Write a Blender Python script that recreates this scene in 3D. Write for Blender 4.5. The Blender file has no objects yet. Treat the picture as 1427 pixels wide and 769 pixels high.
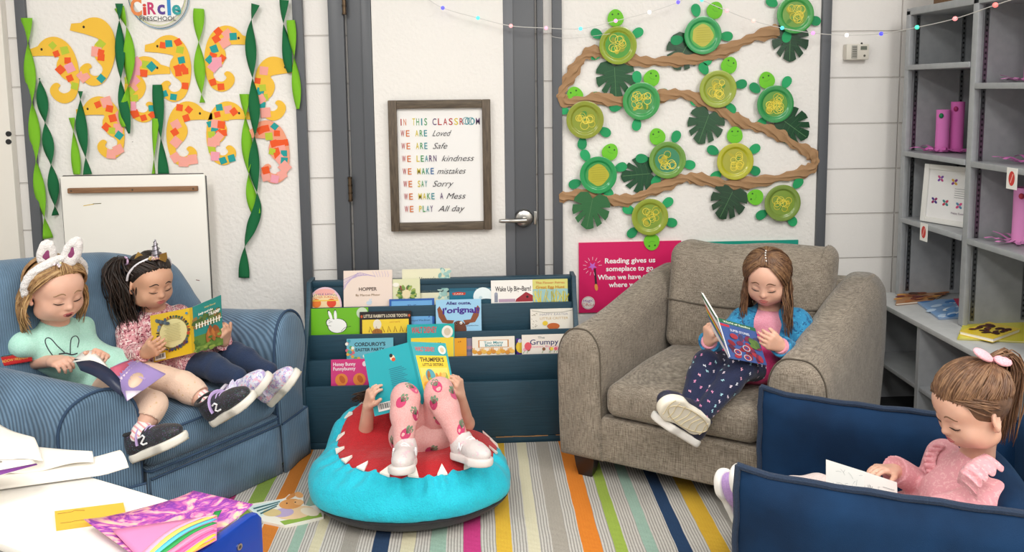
import bpy, bmesh, math, random
import numpy as np
from mathutils import Vector, Matrix
from mathutils.bvhtree import BVHTree
V3 = Vector
SC = bpy.context.scene
COL = SC.collection
PI = math.pi
random.seed(7)

# ------------------------------------------------------------------ camera
FPX, CX, CY, CAMH = 1030.0, 713.5, 227.0, 1.45
_y, _p, _r = .0472, .0998, .0118
_fw = V3((math.sin(_y)*math.cos(_p), math.cos(_y)*math.cos(_p), -math.sin(_p)))
_rt = V3((math.cos(_y), -math.sin(_y), 0))
_dn = _fw.cross(_rt)
_rt, _dn = _rt*math.cos(_r)+_dn*math.sin(_r), _dn*math.cos(_r)-_rt*math.sin(_r)
CAMP = V3((0, 0, CAMH))
_cd = bpy.data.cameras.new('camera')
_cd.sensor_width = 36
_cd.lens = FPX/1427*36
_cd.shift_x = (713.5-CX)/1427
_cd.shift_y = -(384.5-CY)/1427
_cd.clip_start = .05
_cam = bpy.data.objects.new('camera', _cd)
COL.objects.link(_cam)
_up = -_dn
_cam.matrix_world = Matrix(((_rt.x, _up.x, -_fw.x, 0), (_rt.y, _up.y, -_fw.y, 0), (_rt.z, _up.z, -_fw.z, CAMH), (0, 0, 0, 1)))
SC.camera = _cam

# ------------------------------------------------------------------ world and ceiling lamps
W = bpy.data.worlds.new('room_light')
SC.world = W
W.use_nodes = True
W.node_tree.nodes['Background'].inputs[0].default_value = (1, .985, .96, 1)
W.node_tree.nodes['Background'].inputs[1].default_value = .42
SC.view_settings.view_transform = 'Standard'
SC.view_settings.look = 'None'
SC.view_settings.exposure = 0.15
SC.view_settings.gamma = 1
SC.view_settings.use_curve_mapping = False
for lx, ly in ((-1.3, 1.0), (.3, .7), (1.8, .8), (-1.3, -.9), (.3, -.9), (1.8, -.9)):
    ld = bpy.data.lights.new('ceiling_lamp', 'AREA')
    ld.shape = 'RECTANGLE'; ld.size = .6; ld.size_y = 1.2
    ld.energy = 34 if abs(lx-.3) > .1 or ly < 0 else 17
    ld.color = (1, .97, .92)
    lo = bpy.data.objects.new('ceiling_lamp', ld)
    lo.location = (lx, ly, 2.9)
    COL.objects.link(lo)

def at(px, py, y):
    """point of the plane at depth y seen at pixel (px, py) of the 1427x769 photograph"""
    d = _fw + _rt*((px-CX)/FPX) + _dn*((py-CY)/FPX)
    return CAMP + d*(y/d.y)

def flat(px, py, z=0.0):
    d = _fw + _rt*((px-CX)/FPX) + _dn*((py-CY)/FPX)
    return CAMP + d*((z-CAMH)/d.z)

# ------------------------------------------------------------------ materials
def lin(h):
    if not isinstance(h, str): return (*h, 1)
    c = [int(h[i:i+2], 16)/255 for i in (0, 2, 4)]
    return (*[x/12.92 if x <= .04045 else ((x+.055)/1.055)**2.4 for x in c], 1)

class NT:
    def __init__(s, name):
        s.m = bpy.data.materials.new(name); s.m.use_nodes = True
        s.t = s.m.node_tree; s.b = s.t.nodes['Principled BSDF']
    def n(s, ty, **k):
        o = s.t.nodes.new('ShaderNode'+ty)
        for a, v in k.items():
            if a[0] == '_': o.inputs[int(a[1:]) if a[1:].isdigit() else a[1:].replace('_', ' ')].default_value = v
            else: setattr(o, a, v)
        return o
    def l(s, a, b): s.t.links.new(a, b)
    def co(s, kind='Object', scale=(1, 1, 1), rot=(0, 0, 0)):
        c = s.n('TexCoord'); m = s.n('Mapping')
        m.inputs['Scale'].default_value = scale; m.inputs['Rotation'].default_value = rot
        s.l(c.outputs[kind], m.inputs[0]); return m.outputs[0]
    def noise(s, vec, scale, detail=2, rough=.5):
        o = s.n('TexNoise'); o.inputs['Scale'].default_value = scale; o.inputs['Detail'].default_value = detail
        o.inputs['Roughness'].default_value = rough
        s.l(vec, o.inputs['Vector']); return o
    def ramp(s, fac, stops, interp='LINEAR'):
        o = s.n('ValToRGB'); e = o.color_ramp.elements; o.color_ramp.interpolation = interp
        while len(e) < len(stops): e.new(.5)
        for i, (p, c) in enumerate(stops): e[i].position = p; e[i].color = lin(c)
        s.l(fac, o.inputs[0]); return o.outputs[0]
    def mix(s, fac, a, b, mode='MIX'):
        o = s.n('MixRGB', blend_type=mode)
        for i, x in enumerate((fac, a, b)):
            if hasattr(x, 'links'): s.l(x, o.inputs[i])
            elif i == 0: o.inputs[0].default_value = x
            else: o.inputs[i].default_value = lin(x)
        return o.outputs[0]
    def math(s, op, a, b=0.0):
        o = s.n('Math', operation=op)
        for i, x in enumerate((a, b)):
            if hasattr(x, 'links'): s.l(x, o.inputs[i])
            else: o.inputs[i].default_value = x
        return o.outputs[0]
    def bump(s, h, st=.3, d=.002):
        o = s.n('Bump'); o.inputs['Strength'].default_value = st; o.inputs['Distance'].default_value = d
        s.l(h, o.inputs['Height']); s.l(o.outputs[0], s.b.inputs['Normal'])
    def col(s, c):
        if hasattr(c, 'links'): s.l(c, s.b.inputs['Base Color'])
        else: s.b.inputs['Base Color'].default_value = lin(c)
    def rough(s, r): s.b.inputs['Roughness'].default_value = r

_mc = {}
def M(h, r=.6, kind='', **k):
    """cached procedural material of one colour"""
    key = (h, r, kind, tuple(sorted(k.items())))
    if key in _mc: return _mc[key]
    t = NT(kind+'_'+h if kind else 'paint_'+h); t.rough(r); t.col(h)
    v = None
    if kind == 'cloth':
        v = t.co(); n = t.noise(v, k.get('s', 260), 2)
        n2 = t.noise(v, 14, 3)
        t.col(t.mix(t.ramp(n.outputs[0], [(.35, (.82,)*3), (.65, (1.1,)*3)]), '000000', h, 'MIX') if 0 else t.mix(.14, h, t.ramp(n.outputs[0], [(.3, '202020'), (.7, 'ffffff')]), 'OVERLAY'))
        a = t.math('MULTIPLY', n2.outputs[0], k.get('f', 2.5))
        t.bump(t.math('ADD', a, n.outputs[0]), .5, k.get('d', .003))
        t.b.inputs['Sheen Weight'].default_value = .15
    elif kind == 'skin':
        v = t.co(); n = t.noise(v, 18, 3)
        t.col(t.mix(t.ramp(n.outputs[0], [(.35, '000000'), (.7, 'ffffff')]), h, k.get('h2', h)))
        t.b.inputs['Subsurface Weight'].default_value = .12
        t.b.inputs['Subsurface Radius'].default_value = (.012, .005, .003)
        t.b.inputs['Subsurface Scale'].default_value = .6
    elif kind == 'hair':
        v = t.co(); n = t.noise(v, 60, 3)
        t.col(t.mix(t.ramp(n.outputs[0], [(.35, '000000'), (.65, 'ffffff')]), h, k.get('h2', h)))
        n3 = t.noise(v, 420, 2); t.bump(n3.outputs[0], .35, .002)
        t.b.inputs['Specular IOR Level'].default_value = .5
    elif kind == 'plastic':
        t.b.inputs['Coat Weight'].default_value = .25
    elif kind == 'metal':
        t.b.inputs['Metallic'].default_value = 1
    elif kind == 'paper':
        v = t.co(); n = t.noise(v, k.get('s', 120), 3); t.bump(n.outputs[0], .25, .001)
    elif kind == 'crepe':
        v = t.co('Object', (1, 1, 1)); n = t.n('TexWave', bands_direction='Z'); n.inputs['Scale'].default_value = 90
        n.inputs['Distortion'].default_value = 3; t.l(v, n.inputs[0]); t.bump(n.outputs[1], .5, .001)
        t.b.inputs['Subsurface Weight'].default_value = 0
    elif kind == 'wallpaint':
        v = t.co(); n = t.noise(v, k.get('s', 90), 4); t.bump(n.outputs[0], k.get('b', .35), .004)
    elif kind == 'steel':
        v = t.co(); n = t.noise(v, 30, 3)
        t.col(t.mix(t.ramp(n.outputs[0], [(.3, '000000'), (.7, 'ffffff')]), h, k.get('h2', h)))
    elif kind == 'wood':
        v = t.co('Object', k.get('sc', (4, 60, 60))); n = t.noise(v, 3, 5, .6)
        t.col(t.ramp(n.outputs[0], [(.3, k.get('h2', h)), (.7, h)])); t.bump(n.outputs[0], .3, .002)
    elif kind == 'glow':
        t.b.inputs['Emission Color'].default_value = lin(h); t.b.inputs['Emission Strength'].default_value = k.get('e', 2)
    elif kind == 'gloss':
        t.b.inputs['Coat Weight'].default_value = .4; t.b.inputs['Coat Roughness'].default_value = .15
    _mc[key] = t.m
    return t.m

# ------------------------------------------------------------------ objects
def tag(o, label=None, cat=None, group=None, kind=None):
    if label: o['label'] = label
    if cat: o['category'] = cat
    if group: o['group'] = group
    if kind: o['kind'] = kind
    return o

def thing(name, label, cat, loc=(0, 0, 0), group=None, rot=(0, 0, 0)):
    o = bpy.data.objects.new(name, None); COL.objects.link(o)
    o.empty_display_size = .05
    o.location = loc; o.rotation_euler = rot
    bpy.context.view_layer.update()
    return tag(o, label, cat, group)

def link(name, me, mats, parent=None, smooth=35, keep=True):
    for m in mats: me.materials.append(m)
    me.name = name
    o = bpy.data.objects.new(name, me); COL.objects.link(o)
    if parent:
        o.parent = parent
        if keep: o.matrix_parent_inverse = parent.matrix_world.inverted()
    if smooth:
        me.shade_smooth()
        if smooth < 180: me.set_sharp_from_angle(angle=math.radians(smooth))
    return o

class MB:
    """collects shapes into one mesh"""
    def __init__(s): s.v = []; s.f = []; s.m = []; s.mats = []
    def mi(s, mat):
        if mat not in s.mats: s.mats.append(mat)
        return s.mats.index(mat)
    def add(s, vs, fs, mat):
        b = len(s.v); k = s.mi(mat)
        s.v += [tuple(v) for v in vs]
        s.f += [tuple(i+b for i in f) for f in fs]; s.m += [k]*len(fs)
        return s
    def addbm(s, bm, mat, X=None):
        bm.verts.index_update()
        s.add([(X @ v.co if X else v.co) for v in bm.verts], [[v.index for v in f.verts] for f in bm.faces], mat); bm.free()
        return s
    def box(s, c, d, mat, bev=0, R=None, seg=2):
        bm = bmesh.new(); bmesh.ops.create_cube(bm, size=1)
        bmesh.ops.scale(bm, vec=d, verts=bm.verts)
        if bev: bmesh.ops.bevel(bm, geom=bm.edges[:], offset=bev, segments=seg, profile=.5, affect='EDGES')
        X = Matrix.Translation(V3(c)) @ (R.to_4x4() if R else Matrix.Identity(4))
        return s.addbm(bm, mat, X)
    def span(s, a, b, mat, bev=0):
        return s.box([(a[i]+b[i])/2 for i in range(3)], [abs(a[i]-b[i]) for i in range(3)], mat, bev)
    def ball(s, c, r, mat, R=None, seg=16):
        if not hasattr(r, '__len__'): r = (r, r, r)
        bm = bmesh.new(); bmesh.ops.create_uvsphere(bm, u_segments=seg, v_segments=max(6, seg*2//3), radius=1)
        X = Matrix.Translation(V3(c)) @ (R.to_4x4() if R else Matrix.Identity(4)) @ Matrix.Diagonal((*r, 1))
        return s.addbm(bm, mat, X)
    def tube(s, pts, r, mat, n=8, flat=1.0, up=None, caps=True, closed=False, twist=0):
        pts = [V3(p) for p in pts]; N = len(pts)
        if not hasattr(r, '__len__'): r = [r]*N
        vs = []; fs = []; prev = None
        for i, p in enumerate(pts):
            if closed: t = pts[(i+1) % N]-pts[i-1]
            else: t = pts[min(i+1, N-1)]-pts[max(i-1, 0)]
            t = t.normalized() if t.length else V3((0, 0, 1))
            if up: a = V3(up)
            elif prev: a = prev
            else: a = V3((0, 0, 1)) if abs(t.z) < .9 else V3((1, 0, 0))
            a = a-t*a.dot(t)
            if a.length < 1e-6: a = t.orthogonal()
            a.normalize(); prev = a; b = t.cross(a)
            for k in range(n):
                q = 2*PI*k/n+twist*i
                vs.append(p+(b*math.cos(q)+a*math.sin(q)*flat)*r[i])
        L = N if closed else N-1
        for i in range(L):
            for k in range(n):
                j = (i+1) % N; k2 = (k+1) % n
                fs.append((i*n+k, i*n+k2, j*n+k2, j*n+k))
        if caps and not closed: fs += [tuple(range(n-1, -1, -1)), tuple((N-1)*n+k for k in range(n))]
        return s.add(vs, fs, mat)
    def cyl(s, p0, p1, r, mat, r1=None, n=20):
        return s.tube([p0, p1], [r, r if r1 is None else r1], mat, n)
    def lathe(s, prof, mat, X=None, n=32):
        vs = []; fs = []; P = len(prof)
        for i in range(n):
            a = 2*PI*i/n
            for r, z in prof: vs.append((r*math.cos(a), r*math.sin(a), z))
        for i in range(n):
            for j in range(P-1):
                fs.append((i*P+j, ((i+1) % n)*P+j, ((i+1) % n)*P+j+1, i*P+j+1))
        if prof[0][0] > 1e-5: fs.append(tuple(i*P for i in range(n-1, -1, -1)))
        if prof[-1][0] > 1e-5: fs.append(tuple(i*P+P-1 for i in range(n)))
        if X: vs = [X @ V3(v) for v in vs]
        return s.add(vs, fs, mat)
    def prism(s, pts, O, U, Vv, depth, mat, bev=0, seg=2):
        """2-D outline (ccw) in plane O,U,V pushed along U x V by depth, rims rounded"""
        O, U, Vv = V3(O), V3(U), V3(Vv); N = U.cross(Vv).normalized()
        bm = bmesh.new()
        f = bm.faces.new([bm.verts.new(O+U*p[0]+Vv*p[1]) for p in pts])
        r = bmesh.ops.extrude_face_region(bm, geom=[f])
        bmesh.ops.translate(bm, vec=N*depth, verts=[g for g in r['geom'] if isinstance(g, bmesh.types.BMVert)])
        bmesh.ops.recalc_face_normals(bm, faces=bm.faces[:])
        if bev:
            es = [e for e in bm.edges if any(len(f.verts) == len(pts) for f in e.link_faces)] if len(pts) != 4 else bm.edges[:]
            bmesh.ops.bevel(bm, geom=es, offset=bev, segments=seg, profile=.5, affect='EDGES', clamp_overlap=True)
        return s.addbm(bm, mat)
    def grid(s, fn, nu, nv, mat, cu=False):
        vs = [fn(i/(nu if cu else nu-1), j/(nv-1)) for i in range(nu) for j in range(nv)]
        fs = [(i*nv+j, ((i+1) % nu)*nv+j, ((i+1) % nu)*nv+j+1, i*nv+j+1) for i in range(nu if cu else nu-1) for j in range(nv-1)]
        return s.add(vs, fs, mat)
    def build(s, name, parent=None, smooth=35, solid=0, sub=0):
        me = bpy.data.meshes.new(name); me.from_pydata(s.v, [], s.f)
        me.polygons.foreach_set('material_index', s.m); me.validate(); me.update()
        o = link(name, me, s.mats, parent, smooth)
        if solid:
            m = o.modifiers.new('thickness', 'SOLIDIFY'); m.thickness = solid; m.offset = 0
        if sub:
            m = o.modifiers.new('smooth', 'SUBSURF'); m.levels = sub; m.render_levels = sub
        return o

def smoothpts(pts, n=4, closed=False):
    """Catmull-Rom through the points"""
    P = [V3(p) if len(p) == 3 else V3((p[0], p[1], 0)) for p in pts]; N = len(P); out = []
    for i in range(N if closed else N-1):
        g = (lambda k: P[k % N]) if closed else (lambda k: P[min(max(k, 0), N-1)])
        a, b, c, d = g(i-1), g(i), g(i+1), g(i+2)
        for j in range(n):
            t = j/n
            out.append(.5*((2*b)+(c-a)*t+(2*a-5*b+4*c-d)*t*t+(3*b-a-3*c+d)*t**3))
    if not closed: out.append(P[-1])
    return out

# ------------------------------------------------------------------ flat printed sheets and lettering
_tc = {}
def textmesh(s, sp=1.0, off=0.0):
    k = (s, sp, off)
    if k not in _tc:
        cu = bpy.data.curves.new('lettering', 'FONT'); cu.body = s; cu.size = 1; cu.space_character = sp; cu.offset = off
        cu.resolution_u = 3
        ob = bpy.data.objects.new('lettering', cu); COL.objects.link(ob)
        ev = ob.evaluated_get(bpy.context.evaluated_depsgraph_get()); me = ev.to_mesh()
        vs = [(v.co.x, v.co.y) for v in me.vertices]; fs = [tuple(p.vertices) for p in me.polygons]
        ev.to_mesh_clear(); bpy.data.objects.remove(ob); bpy.data.curves.remove(cu)
        _tc[k] = (vs, fs)
    return _tc[k]

class Art:
    """layers of flat colour on a sheet with axes U (right), V (up); w is height off the sheet"""
    EPS = 7e-5
    def __init__(s): s.items = []; s.l = 0
    def _w(s): s.l += 1; return s.l*s.EPS
    def mesh(s, vs, fs, mat, w=None):
        s.items.append(([(x, y, s._w() if 0 else (w if w is not None else 0)) for x, y in vs], fs, mat))
    def poly(s, pts, c, r=.55):
        w = s._w(); s.mesh([(p[0], p[1]) for p in pts], [tuple(range(len(pts)))], c if not isinstance(c, str) else M(c, r), w); return s
    def rect(s, x0, y0, x1, y1, c, r=.55): return s.poly([(x0, y0), (x1, y0), (x1, y1), (x0, y1)], c, r)
    def ell(s, x, y, a, b, c, rot=0, n=20, r=.55):
        ca, sa = math.cos(rot), math.sin(rot)
        return s.poly([(x+a*math.cos(t)*ca-b*math.sin(t)*sa, y+a*math.cos(t)*sa+b*math.sin(t)*ca) for t in [2*PI*i/n for i in range(n)]], c, r)
    def line(s, pts, wd, c, closed=False, r=.55):
        P = [V3((p[0], p[1], 0)) for p in pts]; N = len(P); w = s._w(); vs = []; fs = []
        for i, p in enumerate(P):
            t = (P[(i+1) % N]-P[i-1]) if closed else P[min(i+1, N-1)]-P[max(i-1, 0)]
            t = t.normalized() if t.length else V3((1, 0, 0))
            n = V3((-t.y, t.x, 0))*wd/2
            vs += [(p.x+n.x, p.y+n.y), (p.x-n.x, p.y-n.y)]
        for i in range(N if closed else N-1):
            j = (i+1) % N; fs.append((2*i, 2*i+1, 2*j+1, 2*j))
        s.mesh(vs, fs, c if not isinstance(c, str) else M(c, r), w); return s
    def ring(s, x, y, R, wd, c, n=24): return s.line([(x+R*math.cos(2*PI*i/n), y+R*math.sin(2*PI*i/n)) for i in range(n)], wd, c, True)
    def text(s, t, x, y, h, c, al='c', w=None, sh=0.0, off=0.0, sp=1.0, rot=0.0, arc=0.0, r=.55):
        """baseline at y, capital height h; squeezed or stretched to width w"""
        vs, fs = textmesh(t, sp, off)
        if not vs: return s
        k = h/.73; xs = [v[0] for v in vs]; x0, x1 = min(xs), max(xs)
        kx = k if w is None else w/max(1e-6, x1-x0)
        o = {'l': -x0, 'c': -(x0+x1)/2, 'r': -x1}[al]
        ca, sa = math.cos(rot), math.sin(rot); out = []
        for a, b in vs:
            u = (a+o)*kx+sh*b*k; v = b*k+arc*((a+o)*kx)**2
            out.append((x+u*ca-v*sa, y+u*sa+v*ca))
        s.mesh(out, fs, c if not isinstance(c, str) else M(c, r), s._w()); return s
    def into(s, mb, O, U, Vv, N=None, fn=None):
        U, Vv, O = V3(U), V3(Vv), V3(O); N = V3(N) if N else U.cross(Vv).normalized()
        for vs, fs, mat in s.items:
            mb.add([fn(*v) if fn else O+U*v[0]+Vv*v[1]+N*v[2] for v in vs], fs, mat)
        return mb

def cutout(pts, O, U, Vv, t, mat, mb=None):
    """a flat sheet of thickness t cut to an outline; front face at O"""
    mb = mb or MB(); U, Vv = V3(U), V3(Vv); N = U.cross(Vv).normalized()
    n = len(pts); vs = [V3(O)+U*p[0]+Vv*p[1] for p in pts]+[V3(O)+U*p[0]+Vv*p[1]-N*t for p in pts]
    fs = [tuple(range(n)), tuple(range(2*n-1, n-1, -1))]+[(i, i+n, (i+1) % n+n, (i+1) % n) for i in range(n)]
    return mb.add(vs, fs, mat)

# ------------------------------------------------------------------ soft bodies: distance fields turned into one skin
class SDF:
    def __init__(s, lo, hi, h):
        s.o = np.array(lo, np.float32); s.h = h
        s.n = np.ceil((np.array(hi)-np.array(lo))/h).astype(int)+1
        s.a = np.full(s.n, 1.0, np.float32)
    def box(s, lo, hi):
        i0 = np.clip(np.floor((np.array(lo)-s.o)/s.h).astype(int), 0, s.n); i1 = np.clip(np.ceil((np.array(hi)-s.o)/s.h).astype(int)+1, 0, s.n)
        if (i1 <= i0).any(): return None, None
        ax = [(s.o[k]+s.h*np.arange(i0[k], i1[k])).astype(np.float32) for k in range(3)]
        return tuple(slice(i0[k], i1[k]) for k in range(3)), np.meshgrid(*ax, indexing='ij', sparse=True)
    def put(s, lo, hi, fn, k, sub=False):
        m = k+3*s.h
        sl, g = s.box(np.array(lo)-m, np.array(hi)+m)
        if sl is None: return s
        d = fn(*g).astype(np.float32); a = s.a[sl]
        if sub:
            h = np.maximum(k-np.abs(a+d), 0)/k if k > 0 else 0
            s.a[sl] = np.maximum(a, -d)+h*h*k*.25
        else:
            h = np.maximum(k-np.abs(a-d), 0)/k if k > 0 else 0
            s.a[sl] = np.minimum(a, d)-h*h*k*.25
        return s
    def cap(s, p, q, r0, r1=None, k=.01, sub=False):
        r1 = r0 if r1 is None else r1; p = np.array(p, float); q = np.array(q, float); b = q-p; bb = max(b@b, 1e-9); R = max(r0, r1)
        def fn(x, y, z):
            X, Y, Z = x-p[0], y-p[1], z-p[2]
            t = np.clip((X*b[0]+Y*b[1]+Z*b[2])/bb, 0, 1)
            return np.sqrt((X-t*b[0])**2+(Y-t*b[1])**2+(Z-t*b[2])**2)-(r0+(r1-r0)*t)
        return s.put(np.minimum(p, q)-R, np.maximum(p, q)+R, fn, k, sub)
    def chain(s, pts, rs, k=.01):
        for i in range(len(pts)-1): s.cap(pts[i], pts[i+1], rs[i], rs[i+1], k)
        return s
    def ell(s, c, r, ax=None, k=.01, sub=False):
        c = np.array(c, float); A = np.eye(3) if ax is None else np.array([list(a) for a in ax], float); R = max(r)
        def fn(x, y, z):
            X, Y, Z = x-c[0], y-c[1], z-c[2]
            u = [(X*A[i][0]+Y*A[i][1]+Z*A[i][2]) for i in range(3)]
            k0 = np.sqrt(sum((u[i]/r[i])**2 for i in range(3))); k1 = np.sqrt(sum((u[i]/r[i]**2)**2 for i in range(3)))
            return k0*(k0-1)/np.maximum(k1, 1e-6)
        return s.put(c-R, c+R, fn, k, sub)
    def rbox(s, c, hs, r, ax=None, k=.01, sub=False):
        c = np.array(c, float); A = np.eye(3) if ax is None else np.array([list(a) for a in ax], float); R = float(np.linalg.norm(hs))
        def fn(x, y, z):
            X, Y, Z = x-c[0], y-c[1], z-c[2]
            q = [np.abs(X*A[i][0]+Y*A[i][1]+Z*A[i][2])-(hs[i]-r) for i in range(3)]
            return np.sqrt(sum(np.maximum(t, 0)**2 for t in q))+np.minimum(np.maximum(np.maximum(q[0], q[1]), q[2]), 0)-r
        return s.put(c-R, c+R, fn, k, sub)
    def cut(s, p, n, k=.002):
        """remove what lies on the side n of the plane"""
        n = V3(n).normalized()
        g = s.box(s.o, s.o+s.h*(s.n-1))
        d = ((g[1][0]-p[0])*n[0]+(g[1][1]-p[1])*n[1]+(g[1][2]-p[2])*n[2])
        a = s.a[g[0]]; h = np.maximum(k-np.abs(a-d), 0)/k
        s.a[g[0]] = np.maximum(a, d)+h*h*k*.25
        return s
    def ripple(s, amp, f, seed=0):
        rs = np.random.RandomState(seed); sl, g = s.box(s.o, s.o+s.h*(s.n-1)); t = 0
        for i in range(5):
            w = rs.normal(size=3); w /= np.linalg.norm(w); w *= f*(.6+.9*rs.rand()); t = t+np.sin(g[0]*w[0]+g[1]*w[1]+g[2]*w[2]+rs.rand()*6.28)
        s.a[sl] += (amp*t/2).astype(np.float32); return s
    def grad(s, p):
        pass
    def nets(s, relax=1):
        a = s.a; b = (a < 0)
        c = np.zeros(s.n-1, np.int8)
        for dx in (0, 1):
            for dy in (0, 1):
                for dz in (0, 1): c += b[dx:s.n[0]-1+dx, dy:s.n[1]-1+dy, dz:s.n[2]-1+dz]
        act = np.argwhere((c > 0) & (c < 8))
        ids = np.full(s.n-1, -1, np.int32); ids[tuple(act.T)] = np.arange(len(act))
        cor = [(i, j, k) for i in (0, 1) for j in (0, 1) for k in (0, 1)]
        val = np.stack([a[act[:, 0]+i, act[:, 1]+j, act[:, 2]+k] for i, j, k in cor], 1)
        acc = np.zeros((len(act), 3)); cnt = np.zeros(len(act))
        for e0 in range(8):
            for e1 in range(e0+1, 8):
                p, q = np.array(cor[e0]), np.array(cor[e1])
                if abs(p-q).sum() != 1: continue
                m = (val[:, e0] < 0) != (val[:, e1] < 0)
                t = val[m, e0]/(val[m, e0]-val[m, e1])
                acc[m] += p+(q-p)*t[:, None]; cnt[m] += 1
        vs = s.o+s.h*(act+acc/cnt[:, None]); fs = []
        for ax in range(3):
            u, w = (ax+1) % 3, (ax+2) % 3
            sl0 = [slice(None)]*3; sl1 = [slice(None)]*3
            sl0[ax] = slice(0, -1); sl1[ax] = slice(1, None)
            x0, x1 = b[tuple(sl0)], b[tuple(sl1)]
            E = np.argwhere(x0 != x1)
            E = E[(E[:, u] > 0) & (E[:, w] > 0) & (E[:, u] < s.n[u]-1) & (E[:, w] < s.n[w]-1)]
            if not len(E): continue
            du = np.zeros(3, int); du[u] = 1; dw = np.zeros(3, int); dw[w] = 1
            Q = np.stack([ids[tuple((E-du-dw).T)], ids[tuple((E-dw).T)], ids[tuple(E.T)], ids[tuple((E-du).T)]], 1)
            fl = x0[tuple(E.T)]
            Q[~fl] = Q[~fl][:, ::-1]
            fs.append(Q)
        fs = np.concatenate(fs); fs = fs[(fs >= 0).all(1)]
        for _ in range(relax):
            acc = np.zeros_like(vs); cnt = np.zeros(len(vs))
            for i in range(4):
                np.add.at(acc, fs[:, i], vs[fs[:, (i+1) % 4]]); np.add.at(acc, fs[:, (i+1) % 4], vs[fs[:, i]])
                np.add.at(cnt, fs[:, i], 1); np.add.at(cnt, fs[:, (i+1) % 4], 1)
            vs = vs*.5+.5*acc/np.maximum(cnt, 1)[:, None]
        return vs, fs
    def build(s, name, mat, parent=None, relax=1, X=None):
        vs, fs = s.nets(relax)
        if X is not None:
            R = np.array(X.to_3x3()); vs = vs @ R.T+np.array(X.translation)
        me = bpy.data.meshes.new(name)
        me.vertices.add(len(vs)); me.vertices.foreach_set('co', vs.astype(np.float32).ravel())
        me.loops.add(len(fs)*4); me.loops.foreach_set('vertex_index', fs.astype(np.int32).ravel())
        me.polygons.add(len(fs)); me.polygons.foreach_set('loop_start', np.arange(0, len(fs)*4, 4, dtype=np.int32))
        me.update(calc_edges=True); me.validate()
        return link(name, me, mat if isinstance(mat, (list, tuple)) else [mat], parent, 180)

def bvh_of(o):
    me = o.data
    return BVHTree.FromPolygons([o.matrix_world @ v.co for v in me.vertices], [tuple(p.vertices) for p in me.polygons])
# ================================================================== THE ROOM
YW = 3.3
GREY = '595c61'
def WP(px, py, y=YW): return at(px, py, y)

# floor: grey vinyl
t = NT('vinyl_floor'); v = t.co(); n = t.noise(v, 40, 4); t.rough(.5)
t.col(t.ramp(n.outputs[0], [(.3, '9a9790'), (.7, 'b5b1aa')]))
mb = MB(); mb.span((-3.2, -2.2, -.06), (2.35, 3.4, 0), t.m)
tag(mb.build('floor'), kind='structure')

# painted block walls
def block_wall_mat(axis):
    t = NT('painted_block_wall'); t.rough(.55)
    c = t.n('TexCoord'); m = t.n('Mapping')
    m.inputs['Rotation'].default_value = (PI/2, 0, 0) if axis == 'y' else (PI/2, 0, PI/2)
    m.inputs['Location'].default_value = (.17, .022, 0)
    t.l(c.outputs['Object'], m.inputs[0])
    br = t.n('TexBrick'); br.offset = 0
    br.inputs['Scale'].default_value = 1; br.inputs['Brick Width'].default_value = .42; br.inputs['Row Height'].default_value = .2085
    br.inputs['Mortar Size'].default_value = .0042; br.inputs['Mortar Smooth'].default_value = .5
    br.inputs['Color1'].default_value = lin('efece8'); br.inputs['Color2'].default_value = lin('ebe8e4'); br.inputs['Mortar'].default_value = lin('d0cbc6')
    t.l(m.outputs[0], br.inputs['Vector']); t.col(br.outputs['Color'])
    n = t.noise(t.co(), 110, 3)
    h = t.math('SUBTRACT', t.math('MULTIPLY', n.outputs[0], .25), br.outputs['Fac'])
    t.bump(h, .7, .006)
    return t.m
mb = MB(); mb.span((-3.2, YW, 0), (2.35, YW+.1, 2.8), block_wall_mat('y'))
tag(mb.build('wall_back'), kind='structure')
mb = MB(); mb.span((2.25, -2.2, 0), (2.35, YW, 2.8), block_wall_mat('x'))
tag(mb.build('wall_right'), kind='structure')
mb = MB(); mb.span((-3.3, -2.2, 0), (-3.2, YW, 2.8), block_wall_mat('x'))
tag(mb.build('wall_left'), kind='structure')

# framed pin boards
BOARD = M('eeebe6', .7, 'wallpaint', s=60, b=.8)
FRAME = M(GREY, .45)
def pin_board(x0, x1, z0, label, fw=.043):
    t = thing('pin_board', label, 'pin board', ((x0+x1)/2, YW, z0))
    m = MB(); m.span((x0+fw*.5, YW-.012, z0), (x1-fw*.5, YW-.0005, 2.35), BOARD); m.build('panel', t)
    for a, b in ((x0, x0+fw), (x1-fw, x1)):
        m = MB(); m.span((a, YW-.028, z0), (b, YW-.0005, 2.35), FRAME, .003); m.build('frame_rail', t)
    m = MB(); m.span((x0, YW-.028, 2.35), (x1, YW-.0005, 2.35+fw), FRAME, .003); m.build('frame_rail', t)
    m = MB(); m.span((x0, YW-.028, z0-fw), (x1, YW-.0005, z0), FRAME, .003); m.build('frame_rail', t)
    return t
pin_board(-1.945, -.743, .35, 'white textured pin board with dark grey frame behind the paper seahorses')
pin_board(.338, 1.592, .35, 'white textured pin board with dark grey frame behind the paper plate turtles')

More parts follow.
